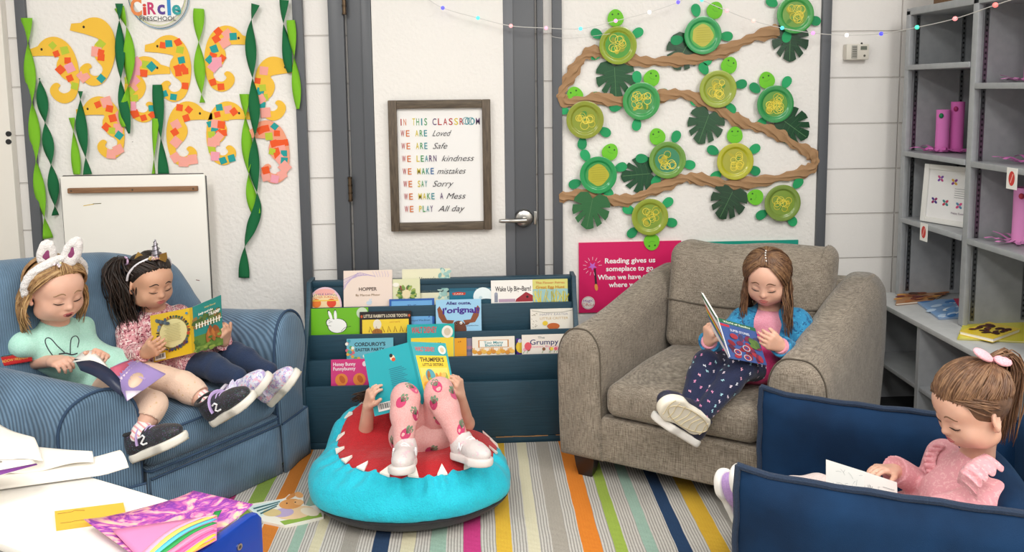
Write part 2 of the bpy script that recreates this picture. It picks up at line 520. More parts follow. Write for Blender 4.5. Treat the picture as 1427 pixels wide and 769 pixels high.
# the grey door with a white board over its middle
DG = M('55585d', .4)
d = bpy.data.objects.new('door_1', None); COL.objects.link(d); d.location = (-.17, YW, 0); tag(d, kind='structure')
bpy.context.view_layer.update()
m = MB(); m.span((-.555, YW-.022, .01), (.262, YW-.0005, 2.12), DG, .003); m.build('leaf', d)
m = MB(); m.span((-.632, YW-.04, 0), (-.565, YW-.0005, 2.2), DG, .004); m.span((.27, YW-.04, 0), (.298, YW-.0005, 2.2), DG, .004)
m.span((-.632, YW-.04, 2.13), (.298, YW-.0005, 2.2), DG, .004); m.build('frame', d)
m = MB(); m.span((-.447, YW-.034, .25), (.122, YW-.0235, 2.0), BOARD, .002); m.build('white_panel', d)
m = MB(); m.span((.122, YW-.032, .25), (.165, YW-.023, 2.0), M('686b70', .4), .002); m.span((-.492, YW-.032, .25), (-.449, YW-.023, 2.0), DG, .002); m.build('panel_edging', d)
for z in (1.83, 1.02, .25):
    m = MB(); m.cyl((-.56, YW-.045, z-.05), (-.56, YW-.045, z+.05), .008, M('6b5a48', .35, 'metal'), n=10)
    for k in (-.05, -.017, .017, .05): m.cyl((-.56, YW-.045, z+k-.004), (-.56, YW-.045, z+k+.004), .0098, M('54473a', .35, 'metal'), n=10)
    m.build('hinge', d)
hp = WP(730, 304, YW-.03)
m = MB(); st = M('b9b7b2', .28, 'metal')
m.lathe([(0, .03), (.02, .03), (.036, .022), (.042, .008), (.042, 0)], st, Matrix.Translation((hp.x, YW-.024, hp.z)) @ Matrix.Rotation(PI/2, 4, 'X'))
m.cyl((hp.x, YW-.04, hp.z), (hp.x, YW-.085, hp.z), .011, st)
m.tube([(hp.x+.008, YW-.085, hp.z), (hp.x-.04, YW-.086, hp.z-.001), (hp.x-.1, YW-.082, hp.z-.002), (hp.x-.112, YW-.078, hp.z-.002)], [.0105, .01, .0095, .007], st, 12)
m.build('lever_handle', d)
m = MB(); m.span((.25, YW-.03, hp.z-.03), (.264, YW-.022, hp.z+.03), st, .002); m.build('latch_plate', d)

# striped rug
def stripes():
    t = NT('striped_woven_rug'); t.rough(.9)
    S = [(-1.5, 'c'), (-1.46, 'g'), (-1.40, '24466a'), (-1.35, 'g'), (-1.29, 'e0d9b8'), (-1.25, 'g'), (-1.19, 'a8a39a'), (-1.14, 'g'), (-1.08, 'e3b13a'), (-1.03, 'g'), (-.945, 'a52a67'), (-.888, 'g'), (-.83, '8aa646'), (-.776, 'g'), (-.735, 'd9822b'), (-.68, 'g'),
         (-.622, '9fbfae'), (-.587, 'g'), (-.555, 'e0d9b8'), (-.519, 'g'), (-.454, 'a8a39a'), (-.406, 'g'), (-.353, '1f3e62'), (-.303, 'g'), (-.265, 'e0d9b8'), (-.222, 'g'), (-.173, '9fbfae'), (-.12, 'g'),
         (-.07, 'd33a86'), (-.012, 'g'), (.038, 'edbf3c'), (.086, 'g'), (.139, 'e6dfc0'), (.176, 'g'), (.213, 'b3aca1'), (.264, 'g'), (.31, 'ee8a26'), (.37, 'g'), (.411, 'a5bf4e'), (.451, 'g'), (.502, 'a4c4b4'), (.544, 'g'),
         (.602, '1d3f66'), (.651, 'g'), (.706, 'e5b735'), (.764, 'g'), (.81, 'a8a39a'), (.88, 'g'), (.93, 'd33a86'), (.98, 'g'), (1.04, 'e0d9b8'), (1.09, 'g'), (1.14, 'ee8a26'), (1.2, 'g'), (1.26, '9fbfae'), (1.3, 'g')]
    c = t.n('TexCoord'); x = t.n('SeparateXYZ'); t.l(c.outputs['Object'], x.inputs[0])
    X = x.outputs[0]; Yc = x.outputs[1]
    w = t.noise(t.co(), 9, 2); X = t.math('ADD', X, t.math('MULTIPLY', t.math('SUBTRACT', w.outputs[0], .5), .006))
    # ribbed grey ground: fine dark lines along the stripes
    f = t.math('FRACT', t.math('MULTIPLY', X, 105.0))
    rib = t.math('LESS_THAN', f, .4)
    nz = t.noise(t.co('Object', (40, 140, 40)), 6, 3)
    ground = t.mix(rib, 'd8d4cd', 'a5a099')
    fac = None; colr = None
    # two ramps because one holds at most 32 stops
    def part(ss):
        lo, hi = ss[0][0], ss[-1][0]
        u = t.math('DIVIDE', t.math('SUBTRACT', X, lo), hi-lo)
        r = t.ramp(u, [((p-lo)/(hi-lo), c if len(c) == 6 else 'ffffff') for p, c in ss[:31]], 'CONSTANT')
        k = t.ramp(u, [((p-lo)/(hi-lo), 'ffffff' if len(c) == 6 else '000000') for p, c in ss[:31]], 'CONSTANT')
        return r, k
    a = [(-1.5, 'g')]+[s for s in S if -1.46 <= s[0] <= -.09][1:]; b = [s for s in S if s[0] >= -.12]
    ra, ka = part(a+[(-.08, 'g')]) if len(a) < 31 else part(a[:30]+[(-.08, 'g')])
    rb, kb = part(b)
    sel = t.math('GREATER_THAN', X, -.1)
    colr = t.mix(sel, ra, rb); fac = t.mix(sel, ka, kb)
    full = t.mix(fac, ground, colr)
    t.col(t.mix(.22, full, t.ramp(nz.outputs[0], [(.3, '303030'), (.7, 'ffffff')]), 'OVERLAY'))
    wv = t.n('TexWave', bands_direction='Y'); wv.inputs['Scale'].default_value = 70; t.l(t.co(), wv.inputs[0])
    t.bump(t.math('ADD', t.math('ADD', nz.outputs[0], t.math('MULTIPLY', rib, -.5)), wv.outputs[1]), .6, .003)
    return t.m
RUGM = stripes()
mb = MB(); mb.span((-1.5, .4, .0005), (1.3, 2.897, .009), RUGM, .003)
o = tag(mb.build('rug'), 'flat woven rug with lengthwise stripes of orange, yellow, navy, pink and grey', 'rug')

# white cupboard at the left edge
x1 = at(15, 190, 3.262).x
t = thing('cupboard', 'off white cupboard door with two round black holes at the far left', 'cupboard', (x1-.3, 3.28, 0))
m = MB(); m.span((x1-.6, 3.262, 0), (x1, 3.299, 2.3), M('e9e4da', .5), .004); m.build('carcass', t)
for py in (186.5, 197.5):
    p = at(12, py, 3.262); m = MB(); m.cyl((p.x, 3.264, p.z), (p.x, 3.2595, p.z), .0115, M('1a1a1c', .5)); m.build('round_hole', t)

# ------------------------------------------------------------------ easel board behind the denim chair
YB = 3.2
a, b, c, e = at(83, 246, YB), at(285, 243, YB), at(97, 420, YB), at(296, 420, YB)
t = thing('whiteboard', 'worn white dry erase board with a wooden strip, standing behind the denim armchair', 'whiteboard', ((a.x+b.x)/2, YB, .05))
m = MB(); m.span((a.x, YB, .05), (b.x, YB+.02, a.z), M('f1eee6', .3), .006)
Art().line([(-1.46, 1.245), (-1.455, 1.246)], .002, '333333').line([(a.x+.09, a.z-.127), (a.x+.135, a.z-.12)], .003, 'd9b93b').line([(a.x+.13, a.z-.119), (a.x+.165, a.z-.118)], .003, '6d6a44').line([(b.x-.06, a.z-.46), (b.x-.045, a.z-.463)], .003, '7a2a30').into(m, (0, YB-.0005, 0), (1, 0, 0), (0, 0, 1), (0, -1, 0))
m.build('panel', t)
m = MB(); m.tube([(a.x, YB+.01, .05), (a.x, YB+.01, a.z-.01), (a.x+.01, YB+.01, a.z), (b.x-.01, YB+.01, a.z), (b.x, YB+.01, a.z-.01), (b.x, YB+.01, .05)], .0042, M('3d3c3c', .5), 6); m.build('edge_trim', t)
s0, s1 = at(94, 266, YB-.015), at(275, 264, YB-.015)
m = MB(); m.span((s0.x, YB-.018, s0.z-.011), (s1.x, YB-.0005, s0.z+.011), M('9a7350', .55, 'wood', h2='7b563a'), .003); st2 = m.build('wooden_strip', t)
for k in (.5, .03, .97):
    m = MB(); m.ball((s0.x+(s1.x-s0.x)*k, YB-.018, s0.z), (.004, .002, .004), M('4b3a2a', .4)); m.build('screw', st2)

# ------------------------------------------------------------------ framed classroom rules on the door
A0, A1 = at(538, 140, YW-.05), at(687, 319, YW-.05)
fx, fz, fw_, fh = (A0.x+A1.x)/2+.002, (A0.z+A1.z)/2, A1.x-A0.x-.012, A0.z-A1.z
t = thing('framed_sign', 'framed classroom rules in rainbow and script lettering hanging on the grey door', 'framed sign', (fx, YW-.05, fz-fh/2))
b = .037; yb = YW-.036
WD = M('6e6050', .6, 'wood', h2='463c31', sc=(30, 30, 4)); WDh = M('6e6150', .6, 'wood', h2='463c32', sc=(4, 30, 30))
for sx in (-1, 1):
    m = MB(); x = fx+sx*(fw_/2-b/2); m.prism([(-b/2, -fh/2+(b if sx*1 > 9 else 0)), (b/2, -fh/2), (b/2, fh/2), (-b/2, fh/2)], (x, yb, fz), (1, 0, 0), (0, 0, 1), .03, WD, .003); m.build('frame_side', t)
for sz in (-1, 1):
    m = MB(); m.span((fx-fw_/2+b, yb-.03, fz+sz*(fh/2-b/2)-b/2), (fx+fw_/2-b, yb, fz+sz*(fh/2-b/2)+b/2), WDh, .003); m.build('frame_side', t)
m = MB(); iw, ih = fw_-2*b, fh-2*b
m.span((fx-iw/2, yb-.012, fz-ih/2), (fx+iw/2, yb-.004, fz+ih/2), M('f4f3f1', .25))
R_ = {'r': 'b5343a', 'o': 'd9793a', 'y': 'd8c52b', 'g': '3f9a57', 't': '2f8f9b', 'b': '3a6ea5', 'p': '5b3a6e', 'k': '2d2a2e'}
ar = Art(); px = iw/(563-80); L = -iw/2-80*px
def capline(s, cols, x, y, h, w):
    """spaced capitals in the given colours"""
    adv = w/len(s)
    for i, ch in enumerate(s):
        if ch != ' ': ar.text(ch, L+(x+(i+.5)*adv)*px, (385-y)*px, h*px, R_[cols[i]], off=.006, w=(None if ch in 'I1' else adv*.72*px))
capline('IN', 'ro', 92, 153, 40, 42); capline('THIS', 'ygtg', 163, 153, 42, 90); capline('CLASSROOM', 'prrryrttp', 276, 153, 40, 278)
ar.ring(L+473*px, (385-131)*px, 20*px, 3*px, R_['t']); ar.ring(L+500*px, (385-133)*px, 20*px, 3*px, R_['t'])
rows = [('WE', 'ro', 'ARE', 'ygt', 'Loved', 95), ('WE', 'ro', 'ARE', 'ygt', 'Safe', 78), ('WE', 'ro', 'LEARN', 'ygtpp', 'kindness', 178), ('WE', 'ro', 'MAKE', 'ygtb', 'mistakes', 158), ('WE', 'ro', 'SAY', 'ygt', 'Sorry', 112), ('WE', 'ro', 'MAKE A', 'yygtpp', 'Mess', 104), ('WE', 'ro', 'PLAY', 'ygtp', 'All day', 145)]
ends = [252, 252, 302, 286, 246, 336, 275]
for i, (w1, c1, w2, c2, sc, sw) in enumerate(rows):
    y = 216+i*72.5; o = i*2
    capline(w1, c1, 95+o, y, 38, 58); x2 = 178+o; capline(w2, c2, x2, y, 38, ends[i]-x2)
    ar.text(sc, L+(ends[i]+26 if i not in (3, 5) else ends[i]+14)*px, (385-y)*px, 36*px, '2d2a33', 'l', sw*px, sh=.45, off=-.008)
ar.into(m, (fx, yb-.0125, fz), (1, 0, 0), (0, 0, 1)); m.build('print', t)

# ------------------------------------------------------------------ posters
def poster(x0, y0, x1, y1, colr, label, fn):
    a, b = at(x0, y0, YW-.03), at(x1, y1, YW-.03); t = thing('poster', label, 'poster', ((a.x+b.x)/2, YW-.02, b.z))
    w, h = b.x-a.x, a.z-b.z; m = MB(); m.span((a.x, YW-.022, b.z), (b.x, YW-.0135, a.z), M(colr, .45))
    r = Art(); fn(r, w, h); r.into(m, ((a.x+b.x)/2, YW-.0225, (a.z+b.z)/2), (1, 0, 0), (0, 0, 1)); m.build('sheet', t)
def pink(r, w, h):
    k = w/434
    P = lambda x, y: ((x-302)*k, (595-y)*k)
    for s, x, y, W_ in (('Reading gives us', 302, 534, 214), ('someplace to go', 300, 568, 200), ('When we have to stay', 302, 604, 276), ('where we are.', 300, 637, 178)):
        u, v = P(x, y); r.text(s, u, v, 22*k, 'ffffff', w=W_*k, off=.022)
    u, v = P(355, 678); r.text('- Mason Cooley', u-28*k, v, 9*k, 'ffffff', 'l', 95*k, off=.01)
    r.poly([P(148, 555), P(156, 555), P(162, 625), P(153, 627)], '3b2030'); r.ell(*P(158, 636), 7*k, 15*k, 'e89a4a', .15)
    x, y = P(142, 545); r.poly([(x+(20 if i % 2 else 8)*k*math.cos(i*PI/5+.3), y+(20 if i % 2 else 8)*k*math.sin(i*PI/5+.3)) for i in range(10)], 'c66bd0')
    for i in range(11):
        q = i*2*PI/13+.1; r.line([(x+26*k*math.cos(q), y+26*k*math.sin(q)), (x+40*k*math.cos(q), y+40*k*math.sin(q))], 2.4*k, 'f7b7d0')
    x, y = P(124, 702); r.ell(x, y, 28*k, 28*k, 'f3ece6'); r.ring(x, y, 25*k, 1.5*k, 'b98aa8'); r.text('Magic', x, y+3*k, 13*k, '8d3aa8', rot=.1); r.text('CiRcLe', x, y-14*k, 13*k, 'd0465e')
poster(807, 339, 949, 433, 'd81e63', 'pink poster with a white quotation about reading, left of the grey armchair', pink)
def teal(r, w, h):
    for i in range(6):
        q = i*.45-.6; r.line([(w*.42+.012*math.cos(q), h*.12+.012*math.sin(q)), (w*.42+.024*math.cos(q), h*.12+.024*math.sin(q))], .002, 'e8f5ef')
    r.poly([(w*.42+(.014 if i % 2 else .006)*math.cos(i*PI/5), h*.1+(.014 if i % 2 else .006)*math.sin(i*PI/5)) for i in range(10)], 'd85b9c')
poster(968, 338, 1111, 433, '169a86', 'teal poster mostly hidden behind the grey armchair', teal)

# round preschool sign
c = at(219, -7, YW-.03); R = .118
t = thing('round_sign', 'round white preschool sign with rainbow letters at the top of the pin board', 'sign', (c.x, YW-.02, c.z))
m = MB(); m.cyl((c.x, YW-.014, c.z), (c.x, YW-.02, c.z), R*.9+.003, M('f6f5f1', .4), n=64)
r = Art(); k = (at(300, 0, YW).x-at(140, 0, YW).x)/1427
P = lambda x, y: ((x-700)*k, (-62-y)*k)
for (x, y, ax, ay, colr) in ((700, -62, 372, 440, '3f5568'), (712, -55, 372, 440, '7fa5bd'), (690, -72, 350, 415, 'c9cf8f')):
    r.line([((x-700)*k+ax*k*math.cos(i*2*PI/60), (-62-y)*k+ay*k*.93*math.sin(i*2*PI/60)) for i in range(60)], 9*k, colr, True)
for ch, x, y, h, colr, w in (('C', 420, 180, 210, 'e8894a', 140), ('i', 523, 180, 150, 'd8402f', 45), ('R', 612, 170, 150, 'c9356f', 105), ('c', 728, 170, 175, '5a3f94', 95), ('l', 826, 180, 250, '2d8fd0', 44), ('e', 917, 175, 175, '2aa0a0', 110)):
    u, v = P(x, y); r.text(ch, u, v, h*k, colr, w=w*k, off=.03)
u, v = P(680, 255); r.text('PRESCHOOL', u, v, 58*k, '2c2c2e', w=450*k, off=.0)
u, v = P(690, -120); r.text('Magic', u, v, 150*k, '2f9ab0', w=420*k, off=.02)
r.into(m, (c.x, YW-.0205, c.z), (1, 0, 0), (0, 0, 1)); m.build('disc', t)

# ------------------------------------------------------------------ tissue covered seahorses
SH = [(52, 212), (90, 198), (105, 180), (130, 163), (165, 157), (200, 170), (230, 200), (250, 245), (260, 300), (258, 360), (245, 410), (225, 438), (190, 452), (155, 440), (132, 412), (130, 385), (145, 365), (163, 360), (175, 372), (165, 386), (172, 400), (190, 407), (213, 398), (223, 375), (213, 355), (185, 335), (166, 300), (168, 270), (178, 250), (165, 243), (110, 240), (52, 242)]
SPOT = [(155, 195), (205, 217), (168, 232), (215, 262), (181, 302), (222, 295), (219, 340), (238, 375), (225, 410), (190, 430), (150, 420), (150, 390), (195, 185), (235, 310), (200, 300), (190, 265), (130, 205), (240, 260), (205, 320), (235, 345)]
TC = {'o': 'ee5a24', 't': '1f9d9a', 'l': 'b9c93a', 'p': 'f3a79b', 'q': 'f0a2b4', 'y': 'f0c237'}
def seahorse(px, py, flip, rot, sc, spots, label, seed, y=YW-.0165, body='f2c03c'):
    rd = random.Random(seed); c = at(px, py, y); k = sc/305; t = None
    ca, sa = math.cos(rot), math.sin(rot)
    def tr(p):
        x, z = (p[0]-180)*k*(-1 if flip else 1), (305-p[1])*k
        return (x*ca-z*sa, x*sa+z*ca)
    o = smoothpts(SH[1:-1], 3); pts = [tr(SH[0])]+[tr((p.x, p.y)) for p in o]+[tr(SH[-1])]
    if not flip: pts = pts[::-1]
    m = MB(); cutout(pts, (c.x, y, c.z), (1, 0, 0), (0, 0, 1), .0012, M(body, .7, 'paper'), m)
    a = Art(); e = tr((106, 212)); a.ell(e[0], e[1], 5*k, 6*k, '2a1c12', n=10)
    for i, ch in spots:
        x, z = tr(SPOT[i]); s = (13+rd.random()*4)*k; q = rd.random()*1.2-.3
        if ch in 'pq': s *= 1.35
        a.poly([(x+s*1.35*math.cos(q+j*PI/2+PI/4)*(1+.12*rd.random()), z+s*1.35*math.sin(q+j*PI/2+PI/4)*(1+.12*rd.random())) for j in range(4)], M(TC[ch], .8, 'paper'))
    a.into(m, (c.x, y-.0003, c.z), (1, 0, 0), (0, 0, 1))
    ob = m.build('paper_seahorse', smooth=0); tag(ob, label, 'paper seahorse', 'paper seahorses on the pin board')
H = .294
seahorse(84, 98, 0, .0, H, [(0, 'l'), (1, 'l'), (2, 'o'), (3, 'o'), (4, 'o'), (5, 'q'), (6, 'o'), (7, 'l')], 'yellow seahorse leftmost on the pin board, facing left with a bare tail', 1)
seahorse(134, 73, 0, -.28, H*1.02, [(15, 'l'), (4, 'p'), (14, 'o'), (18, 'o'), (10, 'p'), (8, 't'), (11, 'y')], 'yellow seahorse touching the dark streamer, second from the left in the upper row', 2, YW-.0175)
seahorse(148, 178, 0, .05, H*.96, [(0, 'o'), (12, 'p'), (1, 'o'), (17, 'p'), (3, 'o'), (4, 'o'), (13, 'p'), (18, 'l'), (19, 't'), (9, 'p'), (8, 'p')], 'yellow seahorse with orange squares above the left end of the whiteboard', 3, YW-.0185)
seahorse(241, 96, 0, -.12, H, [(16, 'o'), (0, 't'), (12, 'o'), (1, 'l'), (3, 't'), (14, 'o'), (5, 'o'), (18, 'o'), (13, 'o'), (7, 'o'), (9, 't'), (10, 't')], 'yellow seahorse with orange and teal squares beneath the round sign, facing left', 4)
seahorse(199, 125, 1, .05, H*1.0, [(12, 'q'), (0, 'l'), (2, 'o'), (16, 't'), (1, 'q'), (17, 'l'), (3, 'q'), (5, 'p'), (13, 'l'), (6, 'l'), (8, 'o'), (9, 'o'), (10, 'o'), (7, 'q'), (11, 't')], 'seahorse overlapped by green streamers, thick with pink and orange tissue, facing right', 5, YW-.0155)
seahorse(310, 82, 1, -.02, H, [(12, 'o'), (0, 'p'), (2, 'p'), (16, 't'), (1, 'o'), (3, 't'), (5, 'o'), (4, 'o'), (13, 't'), (18, 'q'), (6, 'q'), (9, 'o'), (8, 'o')], 'yellow seahorse facing right, between the short lime streamer and the long dark streamer', 6)
seahorse(379, 124, 1, .1, H*.97, [(1, 'p'), (17, 'o'), (13, 't'), (6, 'l'), (5, 'l'), (7, 't'), (8, 'p'), (19, 'p')], 'yellow seahorse at the right edge of the pin board with a bare curled tail', 7)
seahorse(257, 187, 1, .0, H, [(0, 'o'), (2, 'o'), (12, 'o'), (3, 'p'), (5, 'o'), (6, 'p'), (8, 'p'), (9, 'p'), (10, 'p')], 'yellow seahorse above the right end of the whiteboard with pink tail squares', 8)
seahorse(312, 186, 1, .0, H*.98, [(12, 't'), (0, 'p'), (16, 'o'), (2, 'y'), (1, 'o'), (17, 't'), (3, 'p'), (15, 'o'), (5, 't'), (13, 'l'), (14, 'o'), (4, 'o'), (18, 'p'), (6, 'p'), (7, 'l'), (19, 'p'), (8, 'q'), (9, 't'), (10, 't')], 'seahorse covered in mixed tissue squares beside the lime twisted streamer', 9)
seahorse(379, 212, 0, -.02, H*.98, [(0, 'o'), (12, 't'), (16, 'o'), (2, 'l'), (1, 'o'), (17, 'o'), (3, 'o'), (15, 'o'), (5, 'p'), (14, 'o'), (4, 'l'), (18, 'o'), (13, 't'), (6, 'p'), (19, 't'), (7, 'p'), (8, 'p'), (9, 'q'), (10, 'p'), (11, 'o')], 'orange and pink seahorse lowest on the pin board, facing left', 10, YW-.0195, 'f0a080')

# ------------------------------------------------------------------ crepe paper streamers
def streamer(pix, colr, label, y=YW-.03, wd=.025, tw=.8, ph=0.0):
    P = smoothpts([at(a, b, y) for a, b in pix], 10); n = len(P); m = MB(); ln = sum((P[i+1]-P[i]).length for i in range(n-1))
    vs = []; fs = []; s = 0
    for i, p in enumerate(P):
        if i: s += (P[i]-P[i-1]).length
        t = (P[min(i+1, n-1)]-P[max(i-1, 0)]).normalized(); sd = V3((-t.z, 0, t.x)).normalized()
        q = ph+s/.2*PI*tw; e = abs(math.cos(q))*.85+.15
        if s < .012 or ln-s < .012: e *= .6
        d = sd*math.cos(q)*wd*(.95 if e > .3 else 1)+V3((0, -1, 0))*math.sin(q)*wd*.42
        for k in (-1, -.33, .33, 1): vs.append(p+d*k+V3((0, -.002*(1-k*k), 0)))
    for i in range(n-1):
        for k in range(3): fs.append((i*4+k, i*4+k+1, i*4+k+5, i*4+k+4))
    m.add(vs, fs, M(colr, .85, 'crepe'))
    o = m.build('paper_streamer', None, 180, .0008); tag(o, label, 'paper streamer', 'crepe paper seaweed on the pin board')
    for k in (0, -1):
        pass
    return o
DKG, LTG = '0e6a3c', '7dc023'
streamer([(37, 25), (39, 60), (41, 94), (47, 172), (53, 250), (67, 332)], LTG, 'lime streamer hanging nearest the left frame of the pin board')
streamer([(55, 109), (63, 172), (73, 244), (77, 300)], DKG, 'dark green streamer next to the leftmost lime streamer', YW-.026, ph=1.2, tw=1.1)
streamer([(166, 5), (167, 60), (169, 125), (175, 160), (180, 186)], DKG, 'dark green streamer hanging just left of the round sign', YW-.032, wd=.022, ph=.5)
streamer([(166, 10), (178, 45), (180, 90), (178, 125), (173, 160), (176, 176)], LTG, 'lime streamer hanging from the left rim of the round sign', YW-.028, ph=.3)
streamer([(100, 164), (103, 190), (105, 215), (107, 243)], LTG, 'short lime streamer ending at the left corner of the whiteboard', YW-.026, wd=.02, ph=.6)
streamer([(112, 127), (113, 172), (118, 210), (122, 243)], DKG, 'short dark streamer ending on the left part of the whiteboard top', YW-.03, ph=.9)
streamer([(277, 12), (277, 68), (279, 110), (282, 143)], LTG, 'short lime streamer between two seahorses in the upper row', YW-.026, ph=-.6, tw=.9)
streamer([(219, 118), (223, 177), (228, 243)], DKG, 'dark streamer ending over the middle of the whiteboard top', YW-.026, ph=-.8, tw=.6)
streamer([(217, 165), (215, 205), (214, 243)], LTG, 'lime strip showing beside the dark streamer over the whiteboard', YW-.024, wd=.016, ph=0, tw=.5)
streamer([(356, 6), (349, 40), (351, 94), (355, 166), (354, 234), (359, 285), (350, 318), (341, 345), (340, 387)], DKG, 'longest dark green streamer reaching far below the seahorses', YW-.032, ph=.6)
streamer([(341, 131), (342, 165), (344, 198), (348, 260), (357, 298)], LTG, 'lime streamer twisted around the longest dark streamer', YW-.026, ph=.2)
streamer([(396, 0), (395, 30), (399, 60), (401, 85), (404, 101)], DKG, 'dark streamer at the top right corner of the pin board', YW-.034, ph=.2, wd=.022)
streamer([(405, 28), (410, 80), (413, 120), (415, 152)], LTG, 'lime streamer nearest the right frame of the pin board', YW-.04, ph=-.5, wd=.02)

# ------------------------------------------------------------------ kraft paper vine
vp = [(1085, 42), (1050, 52), (1015, 68), (985, 80), (940, 84), (900, 86), (865, 80), (832, 72), (812, 80), (796, 105), (783, 128), (790, 142), (830, 137), (870, 141), (920, 134), (952, 131), (985, 143), (1015, 161), (1043, 174), (1075, 182), (1105, 200), (1131, 215), (1134, 231), (1108, 243), (1056, 253), (1015, 256), (973, 249), (950, 249), (915, 263), (878, 278), (846, 278), (815, 272), (779, 275)]
P = smoothpts([at(a, b, YW-.026) for a, b in vp], 9); rd = random.Random(3); n = len(P); m = MB(); vs = []; fs = []; K = 12
for i, p in enumerate(P):
    t = (P[min(i+1, n-1)]-P[max(i-1, 0)]).normalized(); sd = V3((-t.z, 0, t.x)).normalized()
    wdt = .021+.005*math.sin(i*.41)+.004*math.sin(i*1.3); tw = i*.13
    if i > n-4: wdt *= 1.25
    for k in range(K):
        q = 2*PI*k/K+tw; rr = wdt*((1.1 if k % 2 else .72)+.16*rd.random())
        vs.append(p+sd*math.cos(q)*rr+V3((0, -1, 0))*math.sin(q)*rr*.42)
for i in range(n-1):
    for k in range(K): fs.append((i*K+k, i*K+(k+1) % K, (i+1)*K+(k+1) % K, (i+1)*K+k))
fs += [tuple(range(K-1, -1, -1)), tuple((n-1)*K+k for k in range(K))]
m.add(vs, fs, M('a5815c', .75, 'paper', s=60)); tag(m.build('paper_vine', None, 18), 'twisted brown kraft paper vine zigzagging behind the turtles', 'paper vine')

# ------------------------------------------------------------------ monstera leaves
HL = [(0, .55), (.3, .86), (.72, .78), (.96, .45), (1, .25), (.5, .15), (1, .05), (.98, -.25), (.88, -.47), (.38, -.14), (.74, -.64), (.52, -.88), (.2, -.34), (.36, -.95), (.18, -1.06), (0, -1.1)]
def leaf(px, py, sc, rot, colr, label, y=YW-.024, drop=()):
    c = at(px, py, y); L = [p for i, p in enumerate(HL) if i not in drop]; full = L+[(-a*.96, b*.98+.02) for a, b in L[-2:0:-1]]
    ca, sa = math.cos(rot), math.sin(rot); k = sc
    T = lambda p: (k*(p[0]*ca-p[1]*sa), k*(p[0]*sa+p[1]*ca))
    m = MB(); pts = [T(p) for p in full][::-1]; cutout(pts, (c.x, y, c.z), (1, 0, 0), (0, 0, 1), .0015, M(colr, .35, 'gloss'), m)
    o = m.build('blade_tmp', None, 0); bpy.data.objects.remove(o)
    t = thing('monstera_leaf', label, 'leaf', (c.x, y, c.z), 'monstera leaves on the turtle board')
    m.build('blade', t, 0)
    a = Art(); a.line([T((0, .5)), T((0, -1))], .0022, '5c8a5a')
    for s in (-1, 1):
        for q in (.3, 0, -.3, -.6): a.line([T((0, q+.1)), T((s*.62*(1-abs(q)*.5), q-.02))], .0011, '3f7246')
    v = MB(); a.into(v, (c.x, y-.0006, c.z), (1, 0, 0), (0, 0, 1), (0, -1, 0)); v.build('leaf_vein', t, 0)
leaf(857, 108, .088, .05, '12502a', 'glossy dark leaf under the turtle at the top left of the board')
leaf(953, 71, .083, -.5, '0f4225', 'glossy dark leaf behind the left flipper of the top middle turtle')
leaf(1101, 57, .085, .0, '123f26', 'glossy dark leaf below the turtle in the top right corner of the board')
leaf(983, 173, .085, -.35, '0f4a28', 'glossy dark leaf below the upper middle turtle, at the centre of the board')
leaf(1103, 176, .084, .95, '104426', 'glossy dark leaf under the right side turtle, above the vine bend', YW-.028)
leaf(893, 243, .083, -1.5, '0f4a2a', 'glossy dark leaf left of the lower middle turtle, tucked behind the vine', YW-.022)
leaf(823, 291, .086, -.2, '2a6a3a', 'mid green leaf hanging over the left end of the vine', YW-.045)
leaf(1015, 279, .085, -.45, '0c3d22', 'glossy dark leaf beneath the vine near the lowest right turtle', YW-.03)

